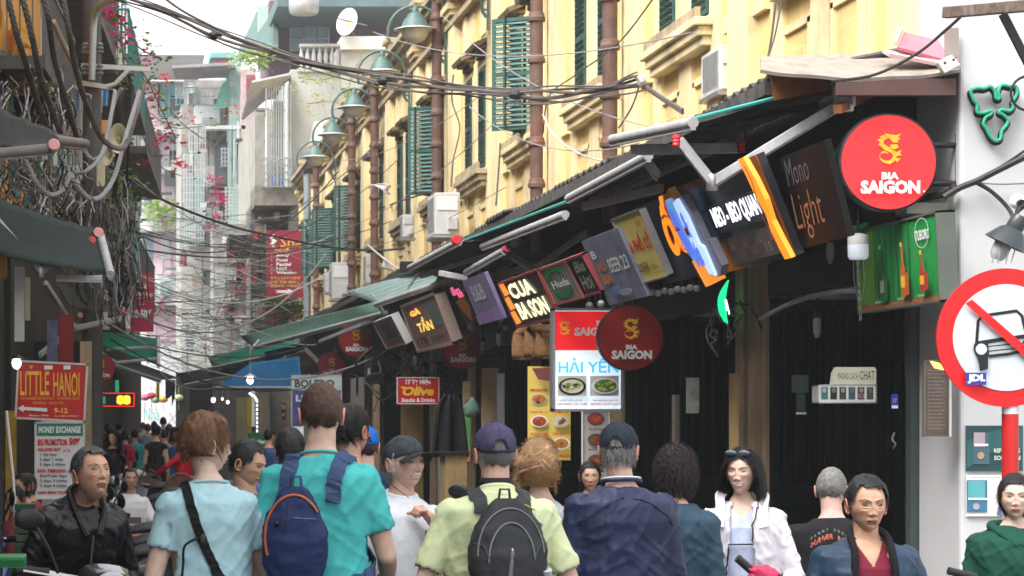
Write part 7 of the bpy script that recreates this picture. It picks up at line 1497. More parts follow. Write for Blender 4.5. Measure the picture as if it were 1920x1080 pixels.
# camera at his chest
c = wmat(p['root']) @ p['U'](.03, -.24, 1.28); cr = thing('camera', 'black compact camera held against the white polo', 'camera', c-V(0, 0, .04)); build(MB().box(c, (.10, .05, .07)), 'camera_body', BLACKM, cr, bevel=.006); build(MB().lathe([(.03, 0), (.032, .02), (.028, .045)], c+V(0, -.02, 0), 16, ax=(.4, -1, 0)), 'lens', mat('lens_ring', (.1, .1, .11), .25), cr, smooth=True)
# 4 lime polo man
PUR = cloth('faded_purple_cap', (.065, .055, .115))
p = person('man from behind in pale lime polo, faded purple cap and charcoal backpack', at(929, 9.0), 9.0, 1.65, 183, C_LG, None, (.66, .42, .33), sleeve=.40, torso=1.8, wid=1.28, headyaw=0, folds=.010, vox=.010, trousers=(.16, .14, .1), arms={'L': ((.29, .03, 1.12), (.31, -.06, .88), 'relax'), 'R': ((-.29, .03, 1.12), (-.31, -.06, .88), 'relax')}, shirt_name='polo_shirt', headscale=1.02)
hair(p, 'buzz', HGR, 8); cap(p, PUR, PUR, scale=1.02, tilt=-6); P4 = p; neckring(p, C_LG, 'collar', fold=True, z=1.46)
hgeo(p, MB().lathe([(.066, 0), (.070, .018), (.066, .036), (.062, .036), (.064, .018), (.060, 0)], (0, .02, -.135), 28, cap=False), 'dark_neckband', cloth('dark_neckband', (.03, .02, .03)))
attach(p, p['root'], MB(), 'x', BLK) if False else None
backpack(p, 'charcoal trekking backpack with grey zip arcs on the lime polo', GREYB, None, cloth('charcoal_strap', (.05, .055, .06)), cx=.0, w_=.31, h=.47, d=.16, zt=1.43, kind=1)
# 5 blond woman with clip
p = person('blond woman with her hair pinned up by a pink clip, partly hidden', at(1012, 9.8), 9.8, 1.575, 165, cloth('pale_grey_top', (.42, .44, .47)), None, WSK, gender='f', sleeve=.5, lod=0, headyaw=-14)
hair(p, 'updo', HBL, 9); hgeo(p, MB().tube([V(-.055, .135, .012), V(0, .150, -.002), V(.055, .135, -.022)], [.005, .008, .005], 6), 'hair_clip', mat('pink_clip', (.55, .22, .2), .35))
# 6 navy jacket man
BCAP = cloth('black_blue_cap', (.02, .028, .04))
p = person('man from behind in shiny navy jacket with black cap and grey hair', at(1162, 9.5), 9.5, 1.655, 186, C_NV, None, (.64, .42, .34), sleeve=.98, torso=2.3, wid=1.22, headyaw=-26, folds=.012, vox=.010, belly=.3, arms={'L': ((.23, .02, 1.10), (.23, -.1, .9), 'relax'), 'R': ((-.23, .02, 1.10), (-.23, -.1, .9), 'relax')}, shirt_name='jacket', headpitch=4)
hair(p, 'sides', HGR, 10); cap(p, BCAP, cloth('pale_brim', (.35, .36, .40)), scale=1.0, tilt=-8)
cl = MB(); rg = [p['U'](.083*math.cos(a), .018+.066*math.sin(a), 1.475+.010*math.sin(a)) for a in [i*math.pi/14 for i in range(-2, 17)]]; cl.tube(rg, .009, 8); build(cl, 'collar', C_NV, p['root'], local=True, smooth=True); build(MB().tube([q_+V(0, 0, .012) for q_ in rg], .004, 6), 'collar_piping', WHT, p['root'], local=True, smooth=True)
for pts in ([(-.02, .14, 1.42), (-.13, .12, 1.36), (-.17, .05, 1.30)], [(.02, .14, 1.42), (.13, .12, 1.36), (.17, .05, 1.30)]): build(strap(p, pts, .006, C_NV, off=.001), 'seam', C_NV, p['root'], local=True)
# 7 curly haired woman
p = person('woman with dark curly hair in slate blue shell jacket behind the navy jacket man', at(1254, 10.1), 10.1, 1.545, 165, C_DB, None, TSK, gender='f', sleeve=.98, torso=2.2, folds=.016, headyaw=-20, wid=1.15, shirt_name='jacket', side=-3)
hair(p, 'curly', HDP, 11)
# 8 smiling woman in white jacket
p = person('smiling young woman in white windbreaker with sunglasses on her dark hair', at(1392, 10.3), 10.3, 1.545, -18, C_WJ, None, (.72, .50, .40), gender='f', sleeve=.98, torso=1.9, folds=.013, headyaw=-14, wid=1.1, face=dict(age=.05, asian=True, smile=1., mouthopen=1.7, lips=(.55, .10, .10), male=False), shirt_name='jacket', open_front=(.075, .05, 0), arms={'L': ((.24, .0, 1.12), (.20, -.16, .96), 'relax'), 'R': ((-.24, -.02, 1.12), (-.18, -.16, .95), 'relax')}, trousers=(.08, .1, .16), vox=.010)
hair(p, 'bob', HBK, 12); P8 = p
t = MB(); ellipse_loft(t, [((0, 0, .86), .158, .112), ((0, 0, 1.0), .148, .110), ((0, 0, 1.12), .142, .110), ((0, -.004, 1.24), .156, .118), ((0, .0, 1.33), .150, .112), ((0, .01, 1.40), .115, .085), ((0, .018, 1.44), .072, .066)], 40, p['UP']); vcut(t, p, 1.375, 1.0); build(t, 'top', cloth('pale_lilac_top', (.55, .60, .78), vary=.3, scale=14), p['root'], local=True, smooth=80)
for s in (-1, 1):   # lapels / stand collar
    rg = [p['U'](*q_) for q_ in ((s*.07, .03, 1.49), (s*.085, -.03, 1.475), (s*.08, -.09, 1.42), (s*.085, -.14, 1.33))]; cm = MB(); sp = spline(rg, 5)
    for i in range(len(sp)-1): cm.slab([sp[i], sp[i+1], sp[i+1]+V(s*.045, -.006, .012), sp[i]+V(s*.045, -.002, .018)], .005)
    build(cm, 'collar', C_WJ, p['root'], local=True)
sg = MB()
for s in (-1, 1): sg.ball((s*.034, -.086, .098), 1, 14, 8, (.030, .010, .017), Matrix.Rotation(.7, 3, 'X'))
hgeo(p, sg, 'sunglasses', mat('sunglass_lens', (.16, .20, .26), .12)); hgeo(p, MB().tube([V(-.062, -.08, .1), V(-.08, .0, .06)], .003, 5).tube([V(.062, -.08, .1), V(.08, .0, .06)], .003, 5), 'sunglass_arms', BLACKM)
build(strap(p, [(.09, -.02, 1.44), (.05, -.11, 1.34), (-.02, -.12, 1.2), (-.09, -.11, 1.02)], .007, BLK, off=.012), 'thin_strap', BLK, p['root'], local=True)
# 9 bald man in black tee
p = person('close shaven man in black printed t-shirt seen from behind by the doorway', at(1560, 12.2), 12.2, 1.74, 165, C_BT, None, (.62, .40, .34), sleeve=.48, torso=1.6, wid=1.18, pose='ride', hips=(0, .05, .62), trousers=(.02, .02, .025), lean=8, headyaw=-10, headpitch=12, belly=.5, arms={'R': ((-.3, -.02, 1.15), (-.2, -.28, 1.1), 'relax'), 'L': ((.28, .0, 1.15), (.2, -.25, 1.05), 'relax')}, shirt_name='tshirt')
hair(p, 'buzz', HSP, 13)
f_ = Face(wmat(p['root']) @ p['U'](.14, .20, 1.37), wmat(p['root']).to_3x3() @ (p['U'](-1, 0, 0)-p['U'](0, 0, 0)), wmat(p['root']).to_3x3() @ (p['U'](0, 0, -1)-p['U'](0, 0, 0)), .26, .30, p['root'], .004)
arc = [(.12+.76*i/10, .24-.16*math.sin(math.pi*i/10)) for i in range(11)]
for i, ch in enumerate('TAMMY DEREK'): 
    if ch != ' ': f_.text(ch, arc[i][0]-.03, arc[i][1]-.13, .045, .05, mat('dim_print_tee', (.16, .2, .18), .6), lvl=(i == 0), rot=(5-i)*.08, name='print')
for i, ch in enumerate('TURNER RIVER'[:11]):
    if ch != ' ': f_.text(ch, arc[i][0]-.03, arc[i][1]-.03, .065, .09, mat('orange_red_print', (.5, .12, .07), .6), lvl=(i == 0), bold=.04, rot=(5-i)*.08, name='print')
f_.disc(.5, .45, .15, .13, mat('olive_print', (.22, .2, .08), .6), 'print'); f_.poly([(.35, .5), (.6, .45), (.5, .9), (.3, .95), (.22, .75)], mat('leaf_print', (.15, .3, .18), .6), 'print'); f_.poly([(.45, .4), (.6, .35), (.66, .55), (.5, .6)], mat('brown_print_tee', (.3, .14, .06), .6), 'print')
# 10 navy bomber man
p = person('older man facing us in navy bomber jacket over a dark red shirt', at(1624, 8.7), 8.7, 1.485, -2, C_NB, None, (.64, .37, .25), sleeve=.98, torso=2.2, wid=1.16, folds=.014, vox=.009, headscale=1.06, face=dict(age=.95, asian=True, stub=.1, lips=(.30, .12, .10)), shirt_name='jacket', open_front=(.085, .07, 0), trousers=(.05, .05, .05), hips=(0, 0, .89), arms={'L': ((.26, -.02, 1.12), (.2, -.2, .93), 'relax'), 'R': ((-.26, -.02, 1.12), (-.2, -.2, .93), 'relax')}, headpitch=2)
hair(p, 'short', HDG, 14)
RS = cloth('dark_red_tee', (.20, .02, .045)); t = MB(); ellipse_loft(t, [((0, 0, .86), .158, .116), ((0, 0, 1.0), .150, .116), ((0, 0, 1.12), .148, .118), ((0, -.004, 1.24), .160, .124), ((0, .0, 1.33), .158, .118), ((0, .008, 1.39), .13, .092), ((0, .016, 1.425), .09, .076), ((0, .018, 1.455), .062, .062)], 40, p['UP']); vcut(t, p, 1.335, .55); build(t, 'tshirt', RS, p['root'], local=True, smooth=80)
vn = MB().slab([p['U'](-.05, -.098, 1.43), p['U'](.05, -.098, 1.43), p['U'](.0, -.132, 1.33)], -.012); 
cl = MB(); rg = [p['U'](*q_) for q_ in ((-.085, -.135, 1.10), (-.088, -.136, 1.28), (-.080, -.11, 1.40), (-.078, -.03, 1.47), (-.04, .06, 1.50), (.04, .06, 1.50), (.078, -.03, 1.47), (.080, -.11, 1.40), (.088, -.136, 1.28), (.085, -.135, 1.10))]; cl.tube(spline(rg, 6), .017, 8); build(cl, 'rib_collar', cloth('black_rib', (.012, .012, .014)), p['root'], local=True, smooth=True)
# 11 green woman
p = person('woman in bottle green hooded top at the right edge, looking left', at(1902, 9.7), 9.7, 1.445, -12, C_GRN, None, (.72, .50, .40), gender='f', sleeve=.98, torso=2.4, folds=.014, headyaw=-6, wid=1.2, vox=.010, face=dict(age=.25, asian=True, lips=(.5, .07, .09), fat=.12, male=False), shirt_name='hooded_top', arms={'R': ((-.22, -.02, 1.10), (-.14, -.24, 1.0), 'relax'), 'L': ((.28, -.02, 1.14), (.2, -.2, .95), 'relax')})
hair(p, 'tail', HBK, 15); hd_ = MB(); hd_.tube(spline([p['U'](*q_) for q_ in ((-.01, -.125, 1.365), (-.075, -.085, 1.42), (-.105, .02, 1.455), (-.06, .11, 1.46), (.06, .11, 1.46), (.105, .02, 1.455), (.075, -.085, 1.42), (.01, -.125, 1.365))], 6), [.012]*6+[.018]*4+[.026]*23+[.018]*4+[.012]*6, 10); build(hd_, 'hood', C_GRN, p['root'], local=True, smooth=True)
# 12 leather jacket man on motorbike
p = person('grey-haired man in black leather jacket leaning forward on a motorbike', at(150, 10.3), 10.3, 1.68, 24, C_LEA, None, (.60, .35, .235), pose='ride', hips=(.0, .16, .86), lean=25, sleeve=.98, torso=2.2, wid=1.08, folds=.016, vox=.009, headyaw=4, headpitch=-15, face=dict(age=.8, asian=True, stub=.12, lips=(.28, .12, .1)), shirt_name='leather_jacket', arms={'R': ((-.26, -.05, 1.12), (-.24, -.24, .98), 'grip'), 'L': ((.26, -.05, 1.12), (.2, -.28, 1.0), 'grip')}, trousers=(.03, .035, .05), headscale=1.05)
hair(p, 'short', hairmat('iron_grey_hair', (.10, .10, .10), .5), 16)
cl = MB(); rg = [p['U'](*q_) for q_ in ((-.03, -.14, 1.36), (-.07, -.06, 1.45), (-.06, .05, 1.50), (.06, .05, 1.50), (.07, -.06, 1.45), (.03, -.14, 1.36))]; cl.tube(spline(rg, 6), .018, 8); build(cl, 'collar', C_LEA, p['root'], local=True, smooth=True)
build(MB().tube([p['U'](0, -.145, 1.36), p['U'](0.01, -.155, 1.2), p['U'](0, -.15, 1.0)], .005, 6), 'zip', STEEL, p['root'], local=True)
# ---- second row, less detail ----
p = person('man with dark hair in grey blue shirt looking down behind the short-haired woman', at(462, 10.8), 10.8, 1.575, 30, C_GB, None, TSK, lod=0, headyaw=30, headpitch=14, sleeve=.9, torso=2, face=dict(age=.6, asian=True)); hair(p, 'short', HDG, 17)
p = person('person with dark grey hair in denim jacket, back turned, left of the tall man', at(544, 12), 12.0, 1.63, 175, C_DEN, None, TSK, lod=1, sleeve=.95, torso=2, wid=1.2); hair(p, 'short', HDG, 18)
p = person('man in navy dotted shirt with black hair behind the tall man', at(657, 10.6), 10.6, 1.74, 150, C_DOT, None, (.5, .29, .2), lod=0, sleeve=.4, torso=1.6, headyaw=-10); hair(p, 'short', HBK, 19)
mb = MB(); rr = random.Random(4)
for i in range(60):
    for j in range(18):
        u = p['U'](-.16+.02*j*1.0, .2, 1.42-.02*i*.35); loc, nr, k_, d_ = p['bvh'].find_nearest(u)
        if nr.y > .1: mb.box(loc+nr*.001, (.004, .004, .004))
build(mb, 'shirt_dots', mat('pale_dots', (.3, .33, .4), .7), p['root'], local=True, kind='stuff')
p = person('person in bright blue cap between the dotted shirt and the plaid cap', at(684, 12.6), 12.6, 1.64, 178, C_NB, None, WSK, lod=1, sleeve=.9); hair(p, 'buzz', HB, 20); T = cap(p, cloth('bright_blue_cap', (.01, .14, .50)), opening=True); hgeo(p, MB().box((0, .108, .07), (.05, .006, .02)), 'cap_patch', REDP)
p = person('young woman peeking between the menu and the black cap', at(1106, 14.5), 14.5, 1.42, -8, cloth('pinkish_blouse', (.4, .18, .2)), None, (.5, .3, .22), gender='f', lod=1, sleeve=.4, face=dict(asian=True, male=False, age=0, lips=(.5, .1, .1))); hair(p, 'tail', HBK, 21)
p = person('young man in white printed t-shirt sitting among the scooters', at(247, 22.8), 22.8, 1.66, 10, cloth('white_tee', (.70, .70, .74)), None, (.50, .29, .2), pose='sit', hips=(0, .1, .47), sleeve=.4, lod=1, torso=1.7, face=dict(asian=True, age=.1), headpitch=-6, arms={'R': ((-.24, -.1, 1.15), (-.06, -.26, 1.05), 'hold'), 'L': ((.24, -.1, 1.15), (.08, -.26, 1.05), 'hold')}); hair(p, 'buzz', HBK, 22)
f_ = Face(wmat(p['root']) @ p['U'](-.07, -.16, 1.22), wmat(p['root']).to_3x3() @ V(1, 0, 0), V(0, 0, -1), .15, .09, p['root'], .004); f_.rect(0, 0, 1, 1, mat('shirt_picture', (.12, .08, .07), .6), 'shirt_print'); f_.text('FEAR', .2, .7, .6, .25, WHT)
p = person('woman with long dark hair in black top walking away from the crowd at left', at(212, 30), 30, 1.58, 40, C_BT, None, TSK, gender='f', lod=1, sleeve=.4, headyaw=-70, face=dict(asian=True, male=False)); hair(p, 'bob', HBK, 23)
p = person('woman in black sleeveless dress and dark cap seen from behind in the street', at(293, 36), 36, 1.64, 172, C_BT, None, WSK, gender='f', lod=1, sleeve=.05, skirt=True, trousers=(.012, .012, .014), vox=.02); hair(p, 'buzz', HBK, 24); cap(p, BCAP)
far = [(235, 40, 1.55, 150, (.45, .01, .06), 'woman in magenta red top in the far crowd', 'tail'), (252, 41, 1.56, 185, (.02, .35, .33), 'person in teal top in the far crowd', 'short'), (277, 50, 1.66, 175, (.22, .25, .28), 'person in grey top standing before the white panel', 'short'), (289, 54, 1.72, 170, (.12, .3, .15), 'person in green top before the white panel', 'short'), (306, 56, 1.82, 180, (.08, .15, .45), 'tall man in blue standing highest in the far crowd', 'buzz'), (317, 47, 1.66, 172, (.6, .05, .08), 'person in coral red top in the far crowd', 'short'), (328, 44, 1.6, 185, (.05, .05, .06), 'person with black hair in dark top in the far crowd', 'bob'), (309, 42, 1.55, 160, (.2, .22, .25), 'person in grey beside the black dress', 'short'), (330, 38, 1.52, 150, (.03, .08, .2), 'person in dark blue with a bag strap in the far crowd', 'tail'), (222, 44, 1.7, 170, (.03, .03, .04), 'dark figure near the LED sign', 'short'), (203, 39, 1.66, 190, (.02, .02, .03), 'dark clothed figure by the left wall', 'short'), (345, 33, 1.5, -120, (.6, .01, .03), 'person reaching out an arm in a red sleeve', 'short'), (362, 50, 1.62, 170, (.1, .1, .11), 'dark figure at the right of the far crowd', 'short'), (506, 30, 1.6, 120, (.05, .08, .2), 'seated person behind the green crate stack', 'short'), (268, 60, 1.7, 175, (.35, .33, .3), 'person in pale top farthest down the street', 'short')]
for i, (px, Y, h, yaw, c, l, hs_) in enumerate(far):
    a = None if i != 11 else {'R': ((-.3, -.15, 1.3), (-.25, -.42, 1.22), 'relax'), 'L': ((.3, -.1, 1.25), (.3, -.3, 1.1), 'relax')}
    p = person(l, at(px, Y), Y, h, yaw, cloth('far_cloth_%d' % i, c), None, TSK if i % 3 else WSK, lod=2, vox=.024, sleeve=.4 if i != 11 else .98, torso=1.5, trousers=(.04, .045, .06), arms=a, wid=1.05); hair(p, hs_ if hs_ in ('tail', 'bob') else 'buzz', [HBK, HBK, HB][i % 3], 30+i)
for i, (px, Y, h, yaw, c, l) in enumerate(((12, 17.5, 1.5, -60, (.25, .05, .06), 'person sitting at the far left edge with crossed legs'), (24, 19.5, 1.58, -70, (.45, .08, .1), 'seated woman in red top behind the green plastic stack'), (42, 20.5, 1.55, -40, (.3, .05, .06), 'seated woman peeking over the green plastic stack'))):
    p = person(l, at(px, Y), Y, h, yaw, cloth('seat_cloth_%d' % i, c), None, ASK, pose='sit', hips=(0, .1, .42), lod=1, vox=.016, sleeve=.3, gender='f', face=dict(asian=True, male=False), z0=.12, headyaw=30); hair(p, 'tail', HBK, 50+i)
# ================= scooters =================
SCM = {}
def scooter_proto(col, label, loc, rz, steer=0., group='scooters parked along the left side', seatc=(.02, .02, .022), helmet=False):
    root = thing('scooter', label, 'scooter', loc, rz, group); L = dict(local=True)
    body = mat('scooter_paint_%02x%02x%02x' % tuple(int(c*255) for c in col), col, .25, vary=.05, bump=0, coat=.5); blkp = mat('black_scooter_plastic', (.015, .015, .016), .4, vary=.2)
    for y, nm in ((.62, 'front_wheel'), (-.62, 'rear_wheel')):
        w_ = build(MB().lathe([(.20, -.03), (.235, -.045), (.27, -.03), (.28, 0), (.27, .03), (.235, .045), (.20, .03)], (0, y, .28), 32, ax=(1, 0, 0), cap=False), 'wheel', BLACKM, root, smooth=True, **L)
        mb = MB().lathe([(.20, -.028), (.19, -.028), (.19, .028), (.20, .028)], (0, y, .28), 28, ax=(1, 0, 0), cap=False)
        for i in range(5): a = i*1.2566; mb.bar((0, y, .28), (0, y+.195*math.cos(a), .28+.195*math.sin(a)), .03, .018)
        mb.lathe([(.045, -.05), (.045, .05)], (0, y, .28), 14, ax=(1, 0, 0)); build(mb, 'rim', STEEL, w_, smooth=True, **L)
    def loft(secs, nm, m, par=root, n=16):
        mb = MB(); o = 0
        for (y, z, hw, hh) in secs:
            for j in range(n): t = 2*math.pi*j/n; mb.v.append((hw*math.copysign(abs(math.cos(t))**.75, math.cos(t)), y, z+hh*math.copysign(abs(math.sin(t))**.75, math.sin(t))))
        for i in range(len(secs)-1):
            for j in range(n): a = i*n+j; b = i*n+(j+1) % n; mb.f.append((a, b, b+n, a+n))
        mb.f.append(tuple(range(n-1, -1, -1))); mb.f.append(tuple(range((len(secs)-1)*n, len(secs)*n))); return build(mb, nm, m, par, smooth=60, **L)
    loft([(-.95, .72, .02, .02), (-.88, .70, .07, .06), (-.6, .66, .13, .13), (-.3, .58, .16, .15), (-.05, .50, .15, .12), (.05, .40, .12, .08)], 'rear_body', body)
    loft([(-.86, .82, .07, .02), (-.70, .845, .12, .04), (-.40, .83, .14, .05), (-.20, .80, .13, .045), (-.02, .79, .10, .04), (.10, .76, .05, .02)], 'seat', mat('seat_vinyl', seatc, .4, vary=.15))
    loft([(-.08, .30, .15, .03), (.15, .28, .16, .035), (.35, .30, .14, .05)], 'footboard', blkp)
    loft([(-.7, .32, .05, .05), (-.45, .30, .1, .08), (-.1, .28, .12, .08)], 'engine_cover', mat('grey_engine', (.12, .12, .12), .5, metal=.4))
    mb = MB(); mb.grid(lambda u, v: V((u-.5)*.42*(1-.35*abs(v-.5)), .36-.10*(1-(2*u-1)**2)*-1+.10*(1-v)*.6-.02+.12*(.6-v), .30+.62*v), 10, 8); o = build(mb, 'leg_shield', body, root, smooth=60, **L); o.modifiers.new('t', 'SOLIDIFY').thickness = .02
    loft([(.42, .92, .05, .03), (.46, .82, .10, .10), (.52, .72, .09, .10), (.50, .60, .05, .06)], 'front_nose', body)
    mb = MB(); mb.grid(lambda u, v: V((v-.5)*.12, .62+.31*math.cos(.4+2.1*u), .28+.31*math.sin(.4+2.1*u)-.01*abs(v-.5)), 12, 4); o = build(mb, 'front_fender', body, root, smooth=60, **L); o.modifiers.new('t', 'SOLIDIFY').thickness = .012
    for s in (-1, 1): build(MB().tube([(s*.07, .62, .28), (s*.06, .50, .62), (s*.03, .40, .90)], .018, 8), 'fork', STEEL, root, smooth=True, **L)
    loft([(.30, 1.00, .09, .04), (.38, 1.02, .12, .06), (.46, 1.0, .09, .05)], 'handlebar_cover', body)
    build(MB().ball((0, .47, 1.0), .06, 14, 8, (1.2, .5, .9)), 'headlight', mat('headlight_glass', (.55, .57, .6), .1), root, smooth=True, **L)
    for s in (-1, 1):
        h_ = build(MB().tube([(0, .36, 1.0), (s*.16, .34, 1.01), (s*.24, .30, 1.02)], .014, 8), 'handlebar', STEEL, root, smooth=True, **L); build(MB().tube([(s*.22, .31, 1.02), (s*.35, .26, 1.02)], .02, 10), 'grip', RUBBER, h_, smooth=True, **L)
        build(MB().tube([(s*.20, .37, 1.01), (s*.34, .33, 1.02)], .006, 6), 'brake_lever', STEEL, h_, **L)
        mm_ = build(MB().tube([(s*.19, .33, 1.02), (s*.24, .33, 1.12), (s*.29, .30, 1.2)], .007, 6), 'mirror_stem', BLACKM, root, **L); build(MB().ball((s*.32, .29, 1.23), .06, 14, 8, (1.15, .25, .75)), 'mirror', BLACKM, mm_, smooth=True, **L)
        build(MB().ball((s*.11, -.86, .66), .03, 8, 6, (1, .8, .8)), 'indicator', mat('amber_lens', (.7, .2, .02), .3), root, smooth=True, **L)
    build(MB().ball((0, -.94, .72), .06, 12, 8, (1.3, .5, .6)), 'tail_light', mat('red_lens', (.5, .01, .01), .25), root, smooth=True, **L)
    build(MB().slab([(-.09, -.96, .60), (.09, -.96, .60), (.09, -.99, .46), (-.09, -.99, .46)], .006), 'number_plate', WHT, root, **L)
    build(MB().tube([(.12, -.15, .28), (.15, -.4, .27), (.16, -.55, .32), (.16, -.9, .38)], [.02, .025, .05, .045], 12), 'exhaust', STEEL, root, smooth=True, **L)
    sp = MB(); pts = [V(-.12+.028*math.cos(t*1.9), -.62+t*.0035+.028*math.sin(t*1.9)*.4, .34+t*.0085) for t in range(0, 34)]; sp.tube(spline(pts, 2), .008, 6); build(sp, 'shock_spring', BLACKM, root, smooth=True, **L)
    build(MB().tube([(-.10, -.9, .76), (-.12, -.72, .90), (-.11, -.6, .90)], .012, 8).tube([(.10, -.9, .76), (.12, -.72, .90), (.11, -.6, .90)], .012, 8), 'grab_rail', STEEL, root, smooth=True, **L)
    build(MB().bar((-.08, -.05, .25), (-.22, -.1, 0.01), .02), 'side_stand', STEEL, root, **L); return root
def relab(o, l, loc, rz): o['label'] = l; o.location = loc; o.rotation_euler = (math.radians(0), math.radians(-6), math.radians(rz))
sp_ = [(268, 14.2, 108, 'grey silver scooter nearest behind the leather jacket man'), (255, 15.8, 104, 'second dark scooter in the row, beside the nearest silver one'), (262, 17.4, 110, 'third scooter of the row with its seat towards us'), (254, 19.2, 106, 'scooter just in front of the seated man in white'), (292, 25.0, 112, 'scooter right behind the seated man in white'), (280, 27.0, 104, 'scooter in the far half of the row'), (306, 29.5, 110, 'second last scooter of the row'), (280, 32.0, 104, 'farthest scooter of the row before the black dress')]
cols = [(.20, .20, .21), (.03, .03, .035), (.30, .30, .31), (.03, .03, .04)]
protos = [scooter_proto(c, 'x', (0, 0, 0), 0) for c in cols]
for i, (px, Y, rz, l) in enumerate(sp_):
    o = protos[i] if i < 4 else copy_tree(protos[i % 4]); relab(o, l, (at(px, Y), Y, 0), rz)
o = copy_tree(protos[1]); relab(o, 'dark scooter ridden by the grey-haired man in leather, its mirror showing low at left', (at(95, 9.7), 9.8, 0), 200)
o = copy_tree(protos[1]); relab(o, 'motorbike under the close shaven man in the doorway', (at(1560, 12.9), 12.95, 0), -8); o['group'] = 'scooters by the bar doors'
o = scooter_proto((.03, .10, .35), 'blue scooter tail between the leather jacket man and the price board', (at(112, 12.5), 12.5, 0), math.radians(100)); o.rotation_euler[1] = math.radians(5)
o = scooter_proto((.62, .56, .40), 'cream motorbike with black grips in front of the wooden podium', (at(815, 14.5), 14.8, .0), math.radians(150)); o['group'] = 'scooters by the bar doors'
# ================= small things on the right =================
# handlebars poking in at the bottom
hb = thing('handlebar_grip', 'black handlebar grip with crumpled pink glove at the bottom, before the white jacket', 'handlebar', P(1420, 1080, 6.9)); build(MB().tube([P(1382, 1046, 6.9), P(1412, 1072, 6.9)], .013, 10), 'grip', RUBBER, hb, smooth=True); build(MB().tube([P(1412, 1072, 6.9), P(1425, 1084, 6.9), P(1430, 1300, 7.0)], .015, 8), 'bar', STEEL, hb, smooth=True)
mb = MB().ball(P(1432, 1078, 6.88), .04, 16, 10, (1.2, .8, .7)); mb.v = [(x+.008*math.sin(z*200), y, z+.006*math.sin(x*240)) for x, y, z in mb.v]; build(mb, 'pink_glove', mat('hot_pink_rubber', (.65, .04, .12), .5), hb, smooth=True)
hb = thing('handlebar_end', 'black handlebar end at the bottom, left of the woman in green', 'handlebar', P(1820, 1085, 6.8)); build(MB().tube([P(1778, 1070, 6.8), P(1830, 1083, 6.8)], .012, 10), 'grip', RUBBER, hb, smooth=True); build(MB().tube([P(1830, 1083, 6.8), P(1835, 1300, 6.9)], .012, 8), 'bar', STEEL, hb)
# warning: neon outline on the white wall
pts = [(1822, 178), (1820, 170), (1832, 165), (1845, 166), (1857, 162), (1866, 172), (1868, 184), (1874, 184), (1872, 172), (1878, 160), (1895, 162), (1905, 162), (1907, 176), (1899, 190), (1900, 200), (1893, 208), (1878, 206), (1873, 211), (1882, 216), (1890, 226), (1886, 236), (1878, 246), (1876, 260), (1866, 264), (1857, 256), (1850, 242), (1844, 232), (1848, 220), (1858, 214), (1857, 208), (1844, 212), (1832, 210), (1832, 196), (1826, 188), (1822, 178)]
sp = spline([P(x, y, 13.48) for x, y in pts], 4); nr_ = thing('neon_outline_sign', 'three lobed green neon outline with black backing on the white wall', 'neon sign', P(1866, 264, 13.5)); build(MB().tube([p_+V(.008, .03, -.008) for p_ in sp], .018, 8), 'backing', BLACKM, nr_, smooth=True); build(MB().tube(sp, .0105, 8), 'green_tube', mat('green_neon_tube', (.03, .36, .20), .4), nr_, smooth=True)
for k in (0, 40, 80, 110): build(MB().tube([sp[k], sp[k]+V(0, .08, 0)], .005, 5), 'standoff', STEEL, nr_)
# timber beam and brace top right
tb = thing('timber_beam', 'dark weathered timber beam jutting in at the top right corner', 'beam', P(1850, 30, 12.6)); build(MB().bar(P(1772, 24, 12.9), P(1960, 8, 12.3), .05, .062), 'beam', mat('weathered_dark_wood', (.13, .09, .07), .8, vary=.5, scale=18, dirt=.4, dcol=(.4, .38, .35)), tb, bevel=.005); build(MB().bar(P(1880, 26, 12.6), P(1928, 120, 12.6), .028, .04), 'brace', BLACKM, tb)
solo(MB().tube([P(1918, 175, 13.4)+V(.10*math.cos(a)+.03, 0, .10*math.sin(a)) for a in [i*.3 for i in range(22)]], .008, 6), 'black_ring', BLACKM, 'black wire ring at the right edge beside the neon outline', 'ring')
# pink tray, white camera-like bracket
pt = thing('pink_tray', 'faded pink plastic tray lying on the canopy by the white wall', 'tray', P(1720, 115, 13.9)); mb = MB().slab([P(1695, 60, 13.9), P(1683, 88, 13.7), P(1775, 112, 13.7), P(1778, 80, 13.9)], .02); build(mb, 'tray_side', mat('dusty_pink_plastic', (.52, .18, .22), .6, vary=.15), pt); build(MB().slab([P(1655, 92, 13.8), P(1668, 100, 13.6), P(1782, 122, 13.6), P(1775, 112, 13.75)], .02), 'tray_rim', mat('pale_pink_plastic', (.68, .40, .42), .6), pt); build(MB().slab([P(1693, 58, 13.9), P(1681, 88, 13.7), P(1676, 82, 13.75), P(1686, 57, 13.95)], .02), 'tray_end', mat('pale_pink_plastic', (.68, .40, .42), .6), pt)
wb_ = thing('white_bracket_box', 'white bracket box fixed at the canopy corner beside the white wall', 'box', P(1775, 135, 13.4)); build(MB().slab([P(1757, 116, 13.42), P(1772, 138, 13.42), P(1802, 122, 13.42), P(1785, 102, 13.42)], .05), 'casing', PLGREY, wb_, bevel=.006); build(MB().ball(P(1772, 118, 13.40), .008, 8, 6).ball(P(1788, 112, 13.40), .008, 8, 6), 'screw', BLACKM, wb_, kind='stuff')
solo(MB().span(P(1776, 52, 13.5), P(1792, 110, 13.55)), 'wall_plate', mat('grey_brown_plate', (.30, .26, .23), .7), 'grey brown plate on the wall edge above the white bracket', 'plate')
# white shutter casing & frame near the white building
fsolo(1727, 155, 1762, 345, 14.22, .1, 'roller_shutter_casing', WHC, 'pale vertical casing between largest red sign and white wall', 'casing'); fsolo(1700, 380, 1790, 400, 13.75, .2, 'shutter_box', mat('cream_grey_box', (.42, .40, .35), .7, vary=.2), 'cream grey box above the green signboard', 'box')
